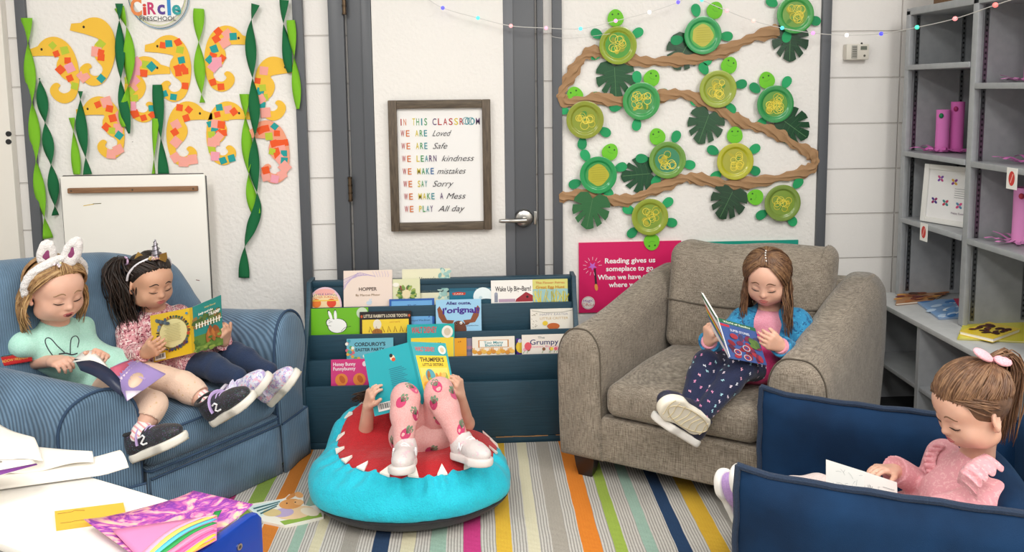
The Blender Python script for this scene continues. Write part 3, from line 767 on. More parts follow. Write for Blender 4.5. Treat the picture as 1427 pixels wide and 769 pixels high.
# ------------------------------------------------------------------ paper plate turtles
def turtle(c, head, fl, rim, well, ringc, label, seed, hd='6fc62b'):
    rd = random.Random(seed); y = YW-.045; C = at(*c, y); R = .0835
    t = thing('paper_plate_turtle', label, 'paper turtle', (C.x, y, C.z), 'paper plate turtles on the pin board')
    X = Matrix.Translation((C.x, y+.012, C.z)) @ Matrix.Rotation(PI/2, 4, 'X')
    m = MB(); m.lathe([(0, .004), (.056, .004), (.0605, .006), (.063, .0095), (.068, .0108), (.0745, .0105), (.079, .0112), (.0835, .010), (.0835, .0085), (.07, .008), (.061, .003), (.055, -.0005), (0, -.0005)][::-1], M(rim, .22, 'gloss'), X, 48)
    m.build('plate_rim', t, 50)
    a = Art(); a.ell(0, 0, .056, .056, M(well, .3, 'gloss'), n=36)
    if ringc == 'blob':
        a.poly([(.047*math.cos(q)*(1+.06*math.sin(5*q+seed)), .047*math.sin(q)*(1+.06*math.cos(4*q))) for q in [2*PI*i/30 for i in range(30)]], M('b9b334', .3, 'gloss'))
        for i in range(7): a.line([(-.035+.01*rd.random(), .03-.01*i), (.035, .032-.01*i+.004*rd.random())], .0016, 'a09a28')
    else:
        for i in range(6): a.ell(rd.uniform(-.03, .03), rd.uniform(-.03, .03), rd.uniform(.008, .018), rd.uniform(.006, .014), ['8d9a2e', '4d8a3a', 'b5ad35'][i % 3], rd.random()*3)
        for i in range(ringc): a.ring(rd.uniform(-.03, .03), rd.uniform(-.03, .03), rd.uniform(.012, .019), .0022, ['e9d548', 'f2e25a', 'd6c53c'][i % 3], 20)
    b = MB(); a.into(b, (C.x, y+.0075, C.z), (1, 0, 0), (0, 0, 1)); b.build('painted_centre', t, 0)
    hx = at(*head, y); hv = V3((hx.x-C.x, 0, hx.z-C.z)); u = hv.normalized(); s = V3((u.z, 0, -u.x))
    yy = YW-.027
    pts = [(.04*math.cos(q)*(1 if math.cos(q) > 0 else .9), .036*math.sin(q)*(1-.1*math.cos(q))) for q in [2*PI*i/24 for i in range(24)]]
    hm = MB(); cutout(pts, (hx.x, yy, hx.z), u, -s, .0015, M(hd, .7, 'paper'), hm)
    e = Art()
    for k in (-1, 1): e.ell(.018, k*.013, .0042, .0042, '2e6b1e', n=10); e.ell(.019, k*.013, .0015, .0015, '0d1a08', n=8)
    e.line([(.002, -.014), (-.003, 0), (.002, .014)], .0012, '3f8f2a')
    e.into(hm, (hx.x, yy-.0004, hx.z), u, -s, (0, -1, 0)); hm.build('head', t, 0)
    for i, f in enumerate(fl):
        fx = at(*f, y); d = V3((fx.x-C.x, 0, fx.z-C.z)).normalized(); w = V3((d.z, 0, -d.x)); g = MB()
        cutout([(.029*math.cos(q), .021*math.sin(q)*(1+.15*math.cos(q))) for q in [2*PI*j/18 for j in range(18)]], (fx.x, yy+.001, fx.z), d, -w, .0015, M(['1c9a5c', '178f58', '22a565'][(i+seed) % 3], .7, 'paper'), g); g.build('flipper', t, 0)
G5 = lambda L: [(760+a/2.2, b/2.2) for a, b in L]
turtle((861.5, 63), (859, 25), G5([(160, 103), (285, 100), (157, 167), (278, 184)]), '8fa32c', '4f9a35', 9, 'turtle at the top left of the board, green shell over the big leaf', 1)
turtle((980, 49), (998, 14), G5([(466, 30), (560, 110), (407, 122), (500, 180)]), '2e9a55', '4aa83c', 'blob', 'turtle with a glossy green rim at the top middle of the board', 2)
turtle((1109, 20), (1108, -18), G5([(700, 5), (832, 62), (746, 110)]), '3f9a48', '6a9a35', 11, 'turtle in the top right corner of the board, cut by the upper edge', 3)
turtle((815.5, 167), (802, 133), G5([(155, 300), (55, 337), (185, 405), (115, 440)]), '8f9a33', '8a9a35', 10, 'olive turtle by the left frame, where the vine turns', 4)
turtle((894, 141), (909.5, 109), G5([(284, 237), (362, 287), (218, 328), (283, 382)]), '3d9a50', '4c9a58', 11, 'green turtle on the second bend of the vine, beside the olive turtle', 5)
turtle((1001, 124), (1018, 91), G5([(490, 210), (604, 258), (467, 308), (573, 333)]), '97a83c', '8f9f3a', 12, 'yellow green turtle near the middle of the board, above the central leaf', 6)
turtle((1081, 145), (1071, 112), G5([(648, 270), (745, 252), (668, 378), (747, 373)]), '35924f', '5f9a3c', 20, 'dark green turtle with dense yellow rings by the right frame', 7)
turtle((834, 244), (851, 212.5), G5([(125, 478), (234, 514), (92, 565), (195, 592)]), '279a55', '3f9a50', 'blob', 'turtle with a solid olive centre at the left end of the vine', 8)
turtle((930.5, 223), (917.5, 191), G5([(404, 420), (299, 487), (445, 506), (343, 556)]), '6d9a42', '3a8a62', 9, 'green turtle with pale rings above the lower vine, left of centre', 9)
turtle((1025, 225), (1026, 189), G5([(518, 462), (646, 458), (527, 541), (646, 524)]), 'b5b52f', 'a8a835', 14, 'bright yellow turtle resting on the lower vine', 10)
turtle((906, 302.5), (909.5, 338), G5([(378, 623), (389, 684), (270, 715), (258, 645)]), '94a43c', '84a040', 9, 'turtle swimming head down onto the pink poster', 11)
turtle((1091, 283), (1055, 275.5), G5([(780, 563), (668, 660), (762, 678)]), '7a9440', '7d9a38', 9, 'olive turtle at the lower right facing left', 12)

# ------------------------------------------------------------------ string lights
LB = [(590, -6, 'f3f0ea'), (617, 11, '5b5be8'), (666, 25, '59d6c4'), (712, 36, 'f2a0a0'), (761, 39, 'f3a0b4'), (809, 40, '5fd0e8'), (858, 29, 'f29ad0'), (905, 17, 'f2ece6'), (945, 3, '6a5cf0'), (962, -8, 'f3f0ea'), (978, 0, '5fd8c8'), (1013, 15, 'f5a0a6'), (1050, 29, 'f5b0a8'), (1090, 39, '55d0e0'), (1133, 46, 'f08ee0'), (1180, 49, 'f5f2ec'), (1228, 47, '4a4af0'), (1278, 38, '48d8b0'), (1331, 26, 'f28a8a'), (1387, 7, 'f0706a'), (1440, -10, 'f3f0ea')]
def lp(x, y):
    d = 3.215 if x < 1200 else 3.215+(2.2-3.215)*((x-1200)/235)
    return at(x, y, d)
t = thing('string_lights', 'string of small coloured lights drooping across the boards and shelves', 'string lights', lp(962, 10))
m = MB(); m.tube(smoothpts([lp(a, b) for a, b, c in LB], 6), .0016, M('d8d6d2', .4), 6); m.build('wire', t)
m = MB(); m.tube(smoothpts([lp(761, 40), lp(770, 51), lp(800, 53), lp(850, 47)], 5), .001, M('cfcdc9', .4), 6); m.build('wire', t)
for a, b, c in LB:
    p = lp(a, b); m = MB(); m.ball(p, (.0085, .0085, .0085), M(c, .3, 'glow', e=1.1), seg=12); m.build('bulb', t)

# thermostat
p = at(1195, 72, YW-.03)
t = thing('thermostat', 'small beige thermostat on the block wall left of the shelves', 'thermostat', (p.x, YW-.02, p.z))
m = MB(); m.span((p.x-.052, YW-.034, p.z-.036), (p.x+.052, YW-.0005, p.z+.034), M('ddd8cc', .5), .004); m.build('housing', t)
m = MB(); m.span((p.x-.03, YW-.037, p.z-.03), (p.x-.004, YW-.0335, p.z+.028), M('a9a79e', .5), .002)
for i in range(5): m.span((p.x-.027, YW-.0385, p.z-.022+i*.01), (p.x-.007, YW-.0365, p.z-.018+i*.01), M('77766f', .5))
m.build('vent', t)
m = MB(); m.span((p.x+.012, YW-.036, p.z+.008), (p.x+.04, YW-.0335, p.z+.024), M('6f756a', .3)); m.build('display', t)
m = MB(); m.ball((p.x+.03, YW-.035, p.z-.018), (.005, .002, .005), M('55524b', .4)); m.build('button', t); m = MB(); m.ball((p.x+.018, YW-.03, p.z+.036), (.005, .004, .005), M('33312e', .4)); m.build('button', t)
# ================================================================== FURNITURE
def loft(m, secs, mat, caps=True):
    n = len(secs[0]); vs = [p for s in secs for p in s]; fs = []
    for i in range(len(secs)-1):
        for k in range(n): fs.append((i*n+k, i*n+(k+1) % n, (i+1)*n+(k+1) % n, (i+1)*n+k))
    if caps: fs += [tuple(range(n-1, -1, -1)), tuple((len(secs)-1)*n+k for k in range(n))]
    return m.add(vs, fs, mat)

def shrink(pts, d):
    """outline moved inwards by d (centroid based)"""
    cx = sum(p[0] for p in pts)/len(pts); cz = sum(p[1] for p in pts)/len(pts); out = []
    for x, z in pts:
        l = math.hypot(x-cx, z-cz); f = max(0, (l-d)/l); out.append((cx+(x-cx)*f, cz+(z-cz)*f))
    return out

# ------------------------------------------------------------------ denim armchair at the left
U = V3((.643, .766, 0)); VV = V3((-.766, .643, 0)); O = V3((-.953, 2.56, 0))
def L(a, b, z=0.0): return O+U*a+VV*b+V3((0, 0, z))
AX = (tuple(U), tuple(VV), (0, 0, 1))
def denim(name, wale=True):
    t = NT(name); t.rough(.85)
    c = t.n('TexCoord'); dp = t.n('VectorMath', operation='DOT_PRODUCT'); dp.inputs[1].default_value = tuple(U); t.l(c.outputs['Object'], dp.inputs[0])
    n = t.noise(t.co(), 7, 3); n2 = t.noise(t.co(), 300, 2)
    w = t.math('SINE', t.math('MULTIPLY', t.math('ADD', dp.outputs['Value'], t.math('MULTIPLY', n.outputs[0], .006)), 2*PI/.0068))
    k = t.math('ADD', t.math('MULTIPLY', w, .5 if wale else .12), .5)
    t.col(t.mix(.25, t.mix(k, '425b72', '6a87a0'), t.ramp(n.outputs[0], [(.3, '303030'), (.7, 'ffffff')]), 'OVERLAY'))
    t.bump(t.math('ADD', w, t.math('MULTIPLY', n2.outputs[0], .6)), .35, .002)
    t.b.inputs['Sheen Weight'].default_value = .2
    return t.m
DN = denim('denim_wale'); DNP = denim('denim_plain', False); PIPE = M('2f4763', .8)
t = thing('armchair', 'blue denim armchair with rolled arms and a skirt, shared by two girls', 'armchair', L(0, .25))
lo, hi = (-1.95, 2.0, -.02), (-.55, 3.3, 1.0)
s = SDF(lo, hi, .008)
# back: leaning slab, flat top on the left, rounded shoulder on the right
for i in range(-3, 9):
    a0 = -.46+i*.066
    h = .872-.006*i if i < 6 else (.828, .802, .762)[i-6]
    s.cap(L(a0, .50, .25), L(a0+.0, .535, h-.075), .085, .08, .06)
for a0, h in ((.115, .70), (.155, .625), (.19, .55), (.22, .49)): s.cap(L(a0, .515, .3), L(a0, .535, h-.0), .078, .075, .06)
s.build('backrest', DNP, t)
s = SDF(lo, hi, .007); s.rbox(L(0, .22, .29), (.262, .265, .07), .055, AX, .01); s.ell(L(0, .2, .345), (.2, .2, .035), AX, .05); s.ripple(.0022, 25, 3)
cush = s.build('seat_cushion', DN, t)
m = MB()
for z in (.345, .225): m.tube(smoothpts([L(-.255, .1, z), L(-.25, -.025, z), L(-.2, -.045, z), L(0, -.047, z), L(.2, -.045, z), L(.25, -.025, z), L(.255, .1, z)], 5), .0042, PIPE, 6)
m.build('piping', cush)
def fpanel(name, a0, b0, a1, b1, z0, z1, mat, wave=0.0, th=.012):
    """hanging cloth panel between two plan points, slightly wavy"""
    m = MB(); n = 14
    def fn(u, v):
        a, b = a0+(a1-a0)*u, b0+(b1-b0)*u; z = z0+(z1-z0)*v
        q = wave*math.sin(u*9+a0*30)*(1-v); return L(a, b-q-.006*(1-v), z)
    m.grid(fn, n, 4, mat); return m.build(name, t, 60, th)
m = MB(); b8 = [L(-.25, -.03, .07), L(.25, -.03, .07), L(.25, .45, .07), L(-.25, .45, .07)]
m.add(b8+[p+V3((0, 0, .16)) for p in b8], [(3, 2, 1, 0), (4, 5, 6, 7), (0, 1, 5, 4), (1, 2, 6, 5), (2, 3, 7, 6), (3, 0, 4, 7)], DN); m.build('front_rail', t)
fpanel('skirt_panel', -.243, -.038, .243, -.038, .012, .2, DN, .004)
m = MB(); m.tube([L(-.245, -.046, .2), L(0, -.048, .2), L(.245, -.046, .2)], .004, PIPE, 6); m.build('skirt_piping', t)
# rolled arms, turned outwards
PROF = [(0, .03), (0, .2), (0, .34), (-.004, .44), (.008, .53), (.04, .585), (.09, .606), (.145, .594), (.195, .555), (.222, .49), (.224, .42), (.205, .355), (.185, .30), (.178, .2), (.178, .03)]
for sgn in (-1, 1):
    ao = .25 if sgn > 0 else .265; hz = 1.0 if sgn > 0 else .86; d0 = V3((.26*sgn, -.03)); fl = math.radians(20)
    ax_s = (math.cos(fl)*sgn, math.sin(fl))           # along the arm front, outwards
    bk = (-math.sin(fl)*.55 if sgn > 0 else -.36, 1)                   # arm axis: runs in a little towards the back
    prof = [tuple(p[:2]) for p in smoothpts(PROF, 3)]
    def sec(tb, d, sc=1.0):
        P = shrink(prof, d)
        return [L(ao*sgn+ax_s[0]*x*(.90 if sgn > 0 else .96)+bk[0]*tb, -.03+ax_s[1]*x*(1 if tb < .2 else .4)+tb*bk[1], .03+(z-.03)*sc*hz) for x, z in P]
    secs = [sec(-.012, .02), sec(-.004, .008), sec(.012, .0)]+[sec(.05+.5*i/6, .0, 1-.015*i if sgn > 0 else 1+.011*i) for i in range(7)]+[sec(.565, .02, .9 if sgn > 0 else 1.06)]
    if sgn > 0: secs = [x[::-1] for x in secs]
    m = MB(); loft(m, secs, DN); arm = m.build('arm', t, 50)
    m = MB(); rim = sec(.004, -.003)[3:-6]; m.tube(rim, .0048, PIPE, 6); m.build('piping', arm)
    a0, b0 = ao*sgn, -.042; a1, b1 = a0+ax_s[0]*.165, b0+ax_s[1]*.165
    m = MB(); n = 10
    m.grid(lambda u, v: L(a0+(a1-a0)*u, b0+(b1-b0)*u-.008-.008*(1-v)-.003*math.sin(u*8), .012+.185*v), n, 4, DN); m.build('skirt_panel', t, 60, .012)
    m = MB(); m.tube([L(a0, b0-.012, .2), L(a1, b1-.012, .2)], .004, PIPE, 6); m.build('skirt_piping', t)
    # side skirt
    m = MB(); m.grid(lambda u, v: L(a1+(-.05*sgn)*u, b1+.54*u-.004, .012+.185*v), 8, 3, DN); m.build('skirt_panel', t, 60, .012)

# ------------------------------------------------------------------ grey linen armchair
FL, FR, BL, BR = V3((.296, 2.633, 0)), V3((1.07, 2.20, 0)), V3((.80, 3.235, 0)), V3((1.70, 2.95, 0))
def G(s, tt, z=0.0):
    u, v = s/.9, tt/.8
    return FL*(1-u)*(1-v)+FR*u*(1-v)+BL*(1-u)*v+BR*u*v+V3((0, 0, z))
def linen():
    t = NT('taupe_linen'); t.rough(.9)
    vx = t.noise(t.co('Object', (50, 50, 900), (0, 0, .5)), 1, 2); vz = t.noise(t.co('Object', (600, 600, 30), (0, 0, .5)), 1, 2)
    n = t.noise(t.co(), 12, 3)
    k = t.math('MULTIPLY', t.math('ADD', vx.outputs[0], vz.outputs[0]), .5)
    c = t.ramp(k, [(.36, '5a5145'), (.5, '867b6d'), (.64, 'a69c8d')])
    t.col(t.mix(.12, c, t.ramp(n.outputs[0], [(.3, '404040'), (.7, 'ffffff')]), 'OVERLAY')); t.bump(k, .5, .002)
    t.b.inputs['Sheen Weight'].default_value = .2
    return t.m
LN = linen(); SEAM = M('5d554a', .9)
t = thing('armchair', 'taupe linen armchair with sloping arms, a loose back pillow and dark tapered legs', 'armchair', G(.45, .4))
def garm(s0, s1, name):
    m = MB(); w = s1-s0
    def sec(tt, top, ins, bow):
        o = []
        pr = [(0, .09), (0, .25), (.0, top-.12), (.012, top-.05), (.045, top-.008), (w/2, top), (w-.045, top-.008), (w-.012, top-.05), (w, top-.12), (w, .25), (w, .09)]
        pr = [tuple(p[:2]) for p in smoothpts(pr, 3)]; pr = shrink(pr, ins)
        out = -1 if s0 < .3 else 1
        return [G(s0+x+out*bow*math.sin(min(1, max(0, (z-.1)/.5))*PI*.75), tt, z) for x, z in pr]
    secs = [sec(-.012, .56, .03, .016), sec(-.008, .565, .016, .016), sec(.004, .573, .004, .016), sec(.02, .577, 0, .016)]
    for i in range(1, 9):
        q = i/8; secs.append(sec(.02+.76*q, .577+.095*(3*q*q-2*q**3), 0, .016*(1-.3*q)))
    secs.append(sec(.8, .66, .02, .01))
    loft(m, secs, LN); a = m.build(name, t, 60)
    m = MB(); m.tube(sec(.012, .576, -.001, .016)[1:-1], .0028, SEAM, 5); m.build('seam', a)
garm(0, .165, 'arm'); garm(.72, .9, 'arm')
def soft(name, lo, hi, bulge, r, mat, h=.008, n=None, par=None, fn=None, rip=.002):
    """rounded cushion given in chair coordinates, warped into the plan"""
    S = SDF((lo[0]-.05, lo[1]-.06, lo[2]-.05), (hi[0]+.05, hi[1]+.06, hi[2]+.06), h)
    c = [(lo[i]+hi[i])/2 for i in range(3)]; hs = [(hi[i]-lo[i])/2 for i in range(3)]
    S.rbox(c, hs, r, None, .005)
    if bulge: S.ell([c[0], c[1]+bulge[0], c[2]+bulge[1]], [hs[0]*.85, max(.03, hs[1]*(.85)), hs[2]*(.9)] if not bulge[1] else [hs[0]*.85, hs[1]*.85, hs[2]*.7], None, .06)
    S.ripple(rip, 22, 5)
    vs, fs = S.nets(1)
    m = MB(); m.add([G(*(fn(*v) if fn else v)) for v in vs], [tuple(f) for f in fs], mat); return m.build(name, par or t, 180)
seat = soft('seat_cushion', (.168, -.012, .262), (.717, .6, .392), (0, .03), .045, LN)
soft('front_rail', (.15, .004, .09), (.735, .06, .258), None, .012, LN, rip=0)
soft('back_frame', (.02, .66, .09), (.88, .795, .655), None, .04, LN)
def lean(x, y, z):
    q = (z-.38)/.42; cx = abs(x-.45)/.3
    return (x, y+.10*q, z+.018*math.sin(x*14)*max(0, q-.6)+(.015 if x > .72 and z > .72 else 0))
bp = soft('back_cushion', (.15, .47, .37), (.76, .62, .80), (-.05, 0), .06, LN, fn=lean, rip=.004)
m = MB(); m.tube(smoothpts([G(*lean(.16, .468, .58)), G(*lean(.3, .437, .575)), G(*lean(.45, .425, .573)), G(*lean(.6, .437, .575)), G(*lean(.75, .468, .58))], 5), .0035, SEAM, 6); m.build('cross_seam', bp)
for (a, b) in ((.075, .055), (.82, .055), (.075, .73), (.82, .73)):
    m = MB(); q = G(a, b); d = G(a+.05, b)-q; d.normalize(); e = V3((-d.y, d.x, 0))
    loft(m, [[q+d*x*w+e*y*w+V3((0, 0, z)) for x, y in ((-1, -1), (1, -1), (1, 1), (-1, 1))] for z, w in ((0.0095, .026), (.05, .034), (.098, .04))], M('2a1d18', .35)); m.build('leg', t)

# ------------------------------------------------------------------ blue velvet chair in front at the right
A_ = V3((.934, -.357, 0)).normalized(); W_ = V3((.357, .934, 0)).normalized(); N0 = V3((.638, 1.724, 0))
def B(p, q, z=0.0): return N0+A_*p+W_*q+V3((0, 0, z))
BX = (tuple(A_), tuple(W_), (0, 0, 1))
def velvet():
    t = NT('navy_velvet'); t.rough(.8); t.b.inputs['Specular IOR Level'].default_value = .2; n = t.noise(t.co(), 5, 3); n2 = t.noise(t.co(), 500, 2)
    t.col(t.mix(t.ramp(n.outputs[0], [(.35, '000000'), (.7, 'ffffff')]), '0a2440', '113458'))
    t.b.inputs['Sheen Weight'].default_value = .18; t.b.inputs['Sheen Roughness'].default_value = .35; t.b.inputs['Sheen Tint'].default_value = lin('7fa6d0')
    t.bump(t.math('ADD', n2.outputs[0], t.math('MULTIPLY', n.outputs[0], 3)), .2, .003)
    return t.m
VL = velvet(); VP = M('132943', .8, 'cloth')
t = thing('toddler_chair', 'low navy velvet armchair with flanged seams in the right foreground', 'armchair', B(.4, .28))
def slab(name, p0, p1, q0, q1, z0, ztop, topfn, par=None, lean=0.0):
    """upright stuffed slab with a piped flange around its rim"""
    m = MB(); n = 22; K = 14; vs = []
    for i in range(n+1):
        u = i/n; p = p0+(p1-p0)*u; e = (1-abs(2*u-1)**6)**.5 if 0 < u < 1 else 0
        zt = topfn(u); ring = []
        for k in range(K+1):
            w = k/K; a = w*PI
            zz = z0+(zt-z0)*w; f = (1-abs(2*w-1)**5)**.5 if 0 < w < 1 else 0
            ring.append((p, zz, max(.004, e*f)))
        vs.append(ring)
    qm, hw = (q0+q1)/2, (q1-q0)/2
    for sg in (-1, 1):
        g = [B(r[0], qm+sg*hw*r[2]*(1+.05*math.sin(r[0]*17+r[1]*9))+lean*r[1], r[1]) for R in vs for r in R]
        fs = [(i*(K+1)+k, i*(K+1)+k+1, (i+1)*(K+1)+k+1, (i+1)*(K+1)+k) for i in range(n) for k in range(K)]
        if sg > 0: fs = [f[::-1] for f in fs]
        m.add(g, fs, VL)
    o = m.build(name, par or t, 60)
    # flange: flat double welt round the rim
    rim = [B(vs[0][k][0], qm+lean*vs[0][k][1], vs[0][k][1]) for k in range(K+1)]+[B(R[-1][0], qm+lean*R[-1][1], R[-1][1]) for R in vs]+[B(vs[-1][k][0], qm+lean*vs[-1][k][1], vs[-1][k][1]) for k in range(K, -1, -1)]
    m = MB(); rd = random.Random(len(name)); c = V3(B((p0+p1)/2, qm, (z0+ztop)/2))
    m.tube([p+(p-c).normalized()*(.006+.002*math.sin(i*1.7)) for i, p in enumerate(rim)], .0085, VP, 8)
    m.build('flange', o); return o
bump_ = lambda u: .012*math.exp(-(u/.05)**2)
slab('arm', 0, .82, -.035, .075, .03, .5, lambda u: .487+bump_(u)-.012*math.sin(u*PI))
slab('arm', .06, .82, .50, .59, .03, .5, lambda u: .49+bump_(u)-.016*math.sin(u*PI))
S = SDF((.4, 1.0, -.02), (2.0, 2.5, .8), .009); S.rbox(B(.38, .285, .13), (.34, .20, .1), .05, BX, .01); S.ripple(.002, 20, 2); S.build('seat_cushion', VL, t)
S = SDF((.4, 1.0, -.02), (2.0, 2.6, .8), .009); S.rbox(B(.79, .285, .28), (.05, .27, .25), .05, BX, .01); S.build('backrest', VL, t)
S = SDF((.4, 1.0, .1), (2.0, 2.5, .8), .007)
ay = V3(A_)*.92+V3((0, 0, 1))*.38; ay.normalize(); az = ay.cross(V3(W_)).normalized()*-1
S.ell(B(.655, .215, .355), (.07, .185, .15), (ay, W_, ay.cross(V3(W_))), .01); S.rbox(B(.655, .215, .355), (.035, .17, .14), .03, (ay, W_, ay.cross(V3(W_))), .04); S.ripple(.002, 20, 4)
S.build('back_pillow', VL, t)

# ------------------------------------------------------------------ shark beanbag
CY_ = M('14c2da', .75, 'cloth', f=5, d=.006); RED = M('b8121f', .8, 'cloth', f=4, d=.006); BLK = M('1b1c20', .8, 'cloth')
t = thing('beanbag', 'shark beanbag, turquoise with a red mouth and white felt teeth, on the rug', 'beanbag', (-.25, 2.52, 0))
def bag(S, g=0.0):
    S.ell((-.258, 2.52, .105), (.352+g, .272+g, .122+g), None, .03)
    S.ell((-.23, 2.425, .095), (.32+g, .165+g, .095+g), None, .06)
    S.ell((-.34, 2.68, .16), (.22+g, .15+g, .13+g), None, .08)
    S.ell((-.25, 2.54, .31), (.17-g, .15-g, .11-g), None, .1, sub=True)
    return S
S = bag(SDF((-.68, 2.2, -.02), (.17, 2.9, .36), .007)); S.ripple(.003, 28, 8)
g = S.box(S.o, S.o+S.h*(S.n-1)); x, y, z = g[1]; rr = np.sqrt(((x+.23)/.285)**2+((y-2.56)/.245)**2); th_ = np.arctan2(y-2.56, x+.23)
S.a[g[0]] += (.0045*np.exp(-((rr-1.08)/.16)**2)*(np.sin(th_*23+3*np.sin(th_*5))+.5*np.sin(th_*41+rr*9))+.002*np.sin(th_*9+rr*30)*np.exp(-((rr-1.25)/.2)**2)+z*0).astype(np.float32)
S.cut((0, 0, .072), (0, 0, -1)); body = S.build('shell', CY_, t)
S = bag(SDF((-.68, 2.2, -.02), (.17, 2.9, .36), .007), .0015); S.cut((0, 0, .074), (0, 0, 1)); S.cut((0, 0, .010), (0, 0, -1)); S.build('base_panel', BLK, t)
S = bag(SDF((-.68, 2.2, -.02), (.17, 2.9, .36), .006), .004); S.ripple(.003, 28, 8)
MC, MR = (-.23, 2.56), (.285, .245)
g = S.box(S.o, S.o+S.h*(S.n-1)); x, y, z = g[1]
S.a[g[0]] = np.maximum(S.a[g[0]], ((np.sqrt(((x-MC[0])/MR[0])**2+((y-MC[1])/MR[1])**2)-1)*.2+z*0).astype(np.float32)); S.cut((0, 0, .09), (0, 0, -1))
mouth = S.build('mouth', RED, t)
bv = bvh_of(body); bm_ = bvh_of(mouth)
def ontop(x, y, d=.004):
    best = 0
    for b in (bv, bm_):
        h = b.ray_cast(V3((x, y, 1)), V3((0, 0, -1)))
        if h[0] is not None: best = max(best, h[0].z)
    return V3((x, y, best+d))
for i in range(19):
    q = 2*PI*(i+.3)/19
    if 60 < math.degrees(q) % 360 < 120: continue
    P = lambda r, dq: ontop(MC[0]+MR[0]*r*math.cos(q+dq), MC[1]+MR[1]*r*math.sin(q+dq))
    a, b, c = P(1.02, -.06), P(1.02, .06), P(.915, .03); mid = (a+b)/2
    m = MB(); n = V3((0, 0, .006)); m.add([a, b, c, a+n, b+n, c+n*1.6], [(0, 2, 1), (3, 4, 5), (0, 1, 4, 3), (1, 2, 5, 4), (2, 0, 3, 5)], M('f1ede4', .85)); m.build('tooth', t, 30)

# ------------------------------------------------------------------ book display rack
RK = M('27495a', .5, 'wood', h2='1f3e4e', sc=(2, 20, 50)); x0, x1 = -.722, .412
t = thing('book_rack', 'dark teal wooden book display rack with tiered pockets against the door', 'book rack', ((x0+x1)/2, 3.0, 0))
TIER = [(2.9, .267), (2.95, .357), (3.0, .446), (3.05, .547), (3.1, .62)]
for sx, xx in ((0, x0), (1, x1-.018)):
    m = MB(); m.prism([(2.895, .0), (2.895, .29), (2.945, .38), (2.995, .47), (3.045, .57), (3.065, .655), (3.15, .655), (3.15, 0)], (xx, 0, 0), (0, 1, 0), (0, 0, 1), .018, RK, .002); m.build('side_panel', t)
zs = [.0]+[z for y, z in TIER]
for i, (y, z) in enumerate(TIER[:4]):
    m = MB(); zb = .035 if i == 0 else TIER[i-1][1]-.06
    m.span((x0+.018, y, zb), (x1-.018, y+.012, z), RK, .002); m.build('pocket_front', t)
    m = MB(); m.span((x0+.018, y+.012, z-.055), (x1-.018, y+.05, z-.046), RK); m.build('ledge', t)
m = MB(); m.span((x0+.018, 3.1, .48), (x1-.018, 3.112, .638), RK, .002); m.build('back_panel', t)
m = MB(); m.span((x0+.01, 3.095, .625), (x1-.01, 3.13, .648), RK, .003); m.build('top_rail', t)
m = MB(); m.span((x0+.018, 2.903, .0), (x1-.018, 2.92, .033), RK, .002)
a = Art(); rd = random.Random(5)
for i in range(9):
    X_ = .05+rd.random()*.27; a.line([(X_, .030+rd.random()*.003), (X_+.03+.03*rd.random(), .031)], .0035, 'b98a5a')
a.into(m, (0, 2.9025, 0), (1, 0, 0), (0, 0, 1)); m.build('base_board', t)

# ------------------------------------------------------------------ grey steel shelving along the right wall
SG, SG2 = M('a9acaf', .4, 'steel', h2='9fa2a6'), M('85888d', .5, 'steel', h2='7b7e83')
t = thing('shelving_unit', 'tall grey metal shelving with slotted uprights at the right', 'shelves', (2.0, 2.6, .51))
XF, XB = 1.87, 2.17
for yv, nm in ((3.165, 'upright'), (2.73, 'upright'), (2.12, 'upright')):
    m = MB(); m.span((XF, yv-.028, .512), (XF+.02, yv+.002, 1.765), SG, .002); m.span((XF+.02, yv-.012, .512), (XB, yv-.004, 1.765), SG); up = m.build('upright', t)
    for xx in (XF+.045, XB-.05):
        m = MB(); m.span((xx-.008, yv-.0145, .53), (xx+.008, yv-.0118, 1.75), M('9c9fa2', .35, 'metal'))
        for i in range(58): m.span((xx-.003, yv-.0155, .54+i*.0208), (xx+.003, yv-.0142, .549+i*.0208), M('26282b', .5))
        m.build('slotted_strip', up, 0)
m = MB(); m.span((XB-.01, 2.12, .512), (XB, 3.165, 1.765), SG2); m.build('back_panel', t)
m = MB(); m.span((XF, 2.09, 1.745), (XB, 3.167, 1.775), SG, .003); m.build('top_board', t)
for z in (1.533, 1.160, .866):
    m = MB(); m.span((XF-.004, 2.735, z-.022), (XB-.011, 3.15, z), SG, .002); m.build('shelf_board', t)
for z in (1.452, 1.157, .861):
    m = MB(); m.span((XF-.004, 2.125, z-.022), (XB-.011, 2.70, z), SG, .002); m.build('shelf_board', t)
t = thing('base_cabinet', 'deep grey open cabinet with a counter under the metal shelving', 'cabinet', (1.95, 2.5, 0))
XC = 1.75
m = MB(); m.span((XC-.012, 1.75, .488), (XB+.03, 3.2, .51), M('c2c4c4', .4, 'steel', h2='b8babb'), .003); m.build('countertop', t)
for yv in (3.18, 2.79, 2.3, 1.8):
    m = MB(); m.span((XC, yv-.01, .01), (XB, yv+.01, .488), SG); m.build('divider', t)
m = MB(); m.span((XC+.003, 1.8, .225), (XB, 3.17, .243), SG, .002); m.build('shelf_board', t)
m = MB(); m.span((XB, 1.8, .01), (XB+.012, 3.19, .488), SG2); m.build('back_panel', t)
m = MB(); m.span((XC+.03, 1.8, 0), (XB, 3.17, .03), M('2b2d30', .6)); m.build('plinth', t)

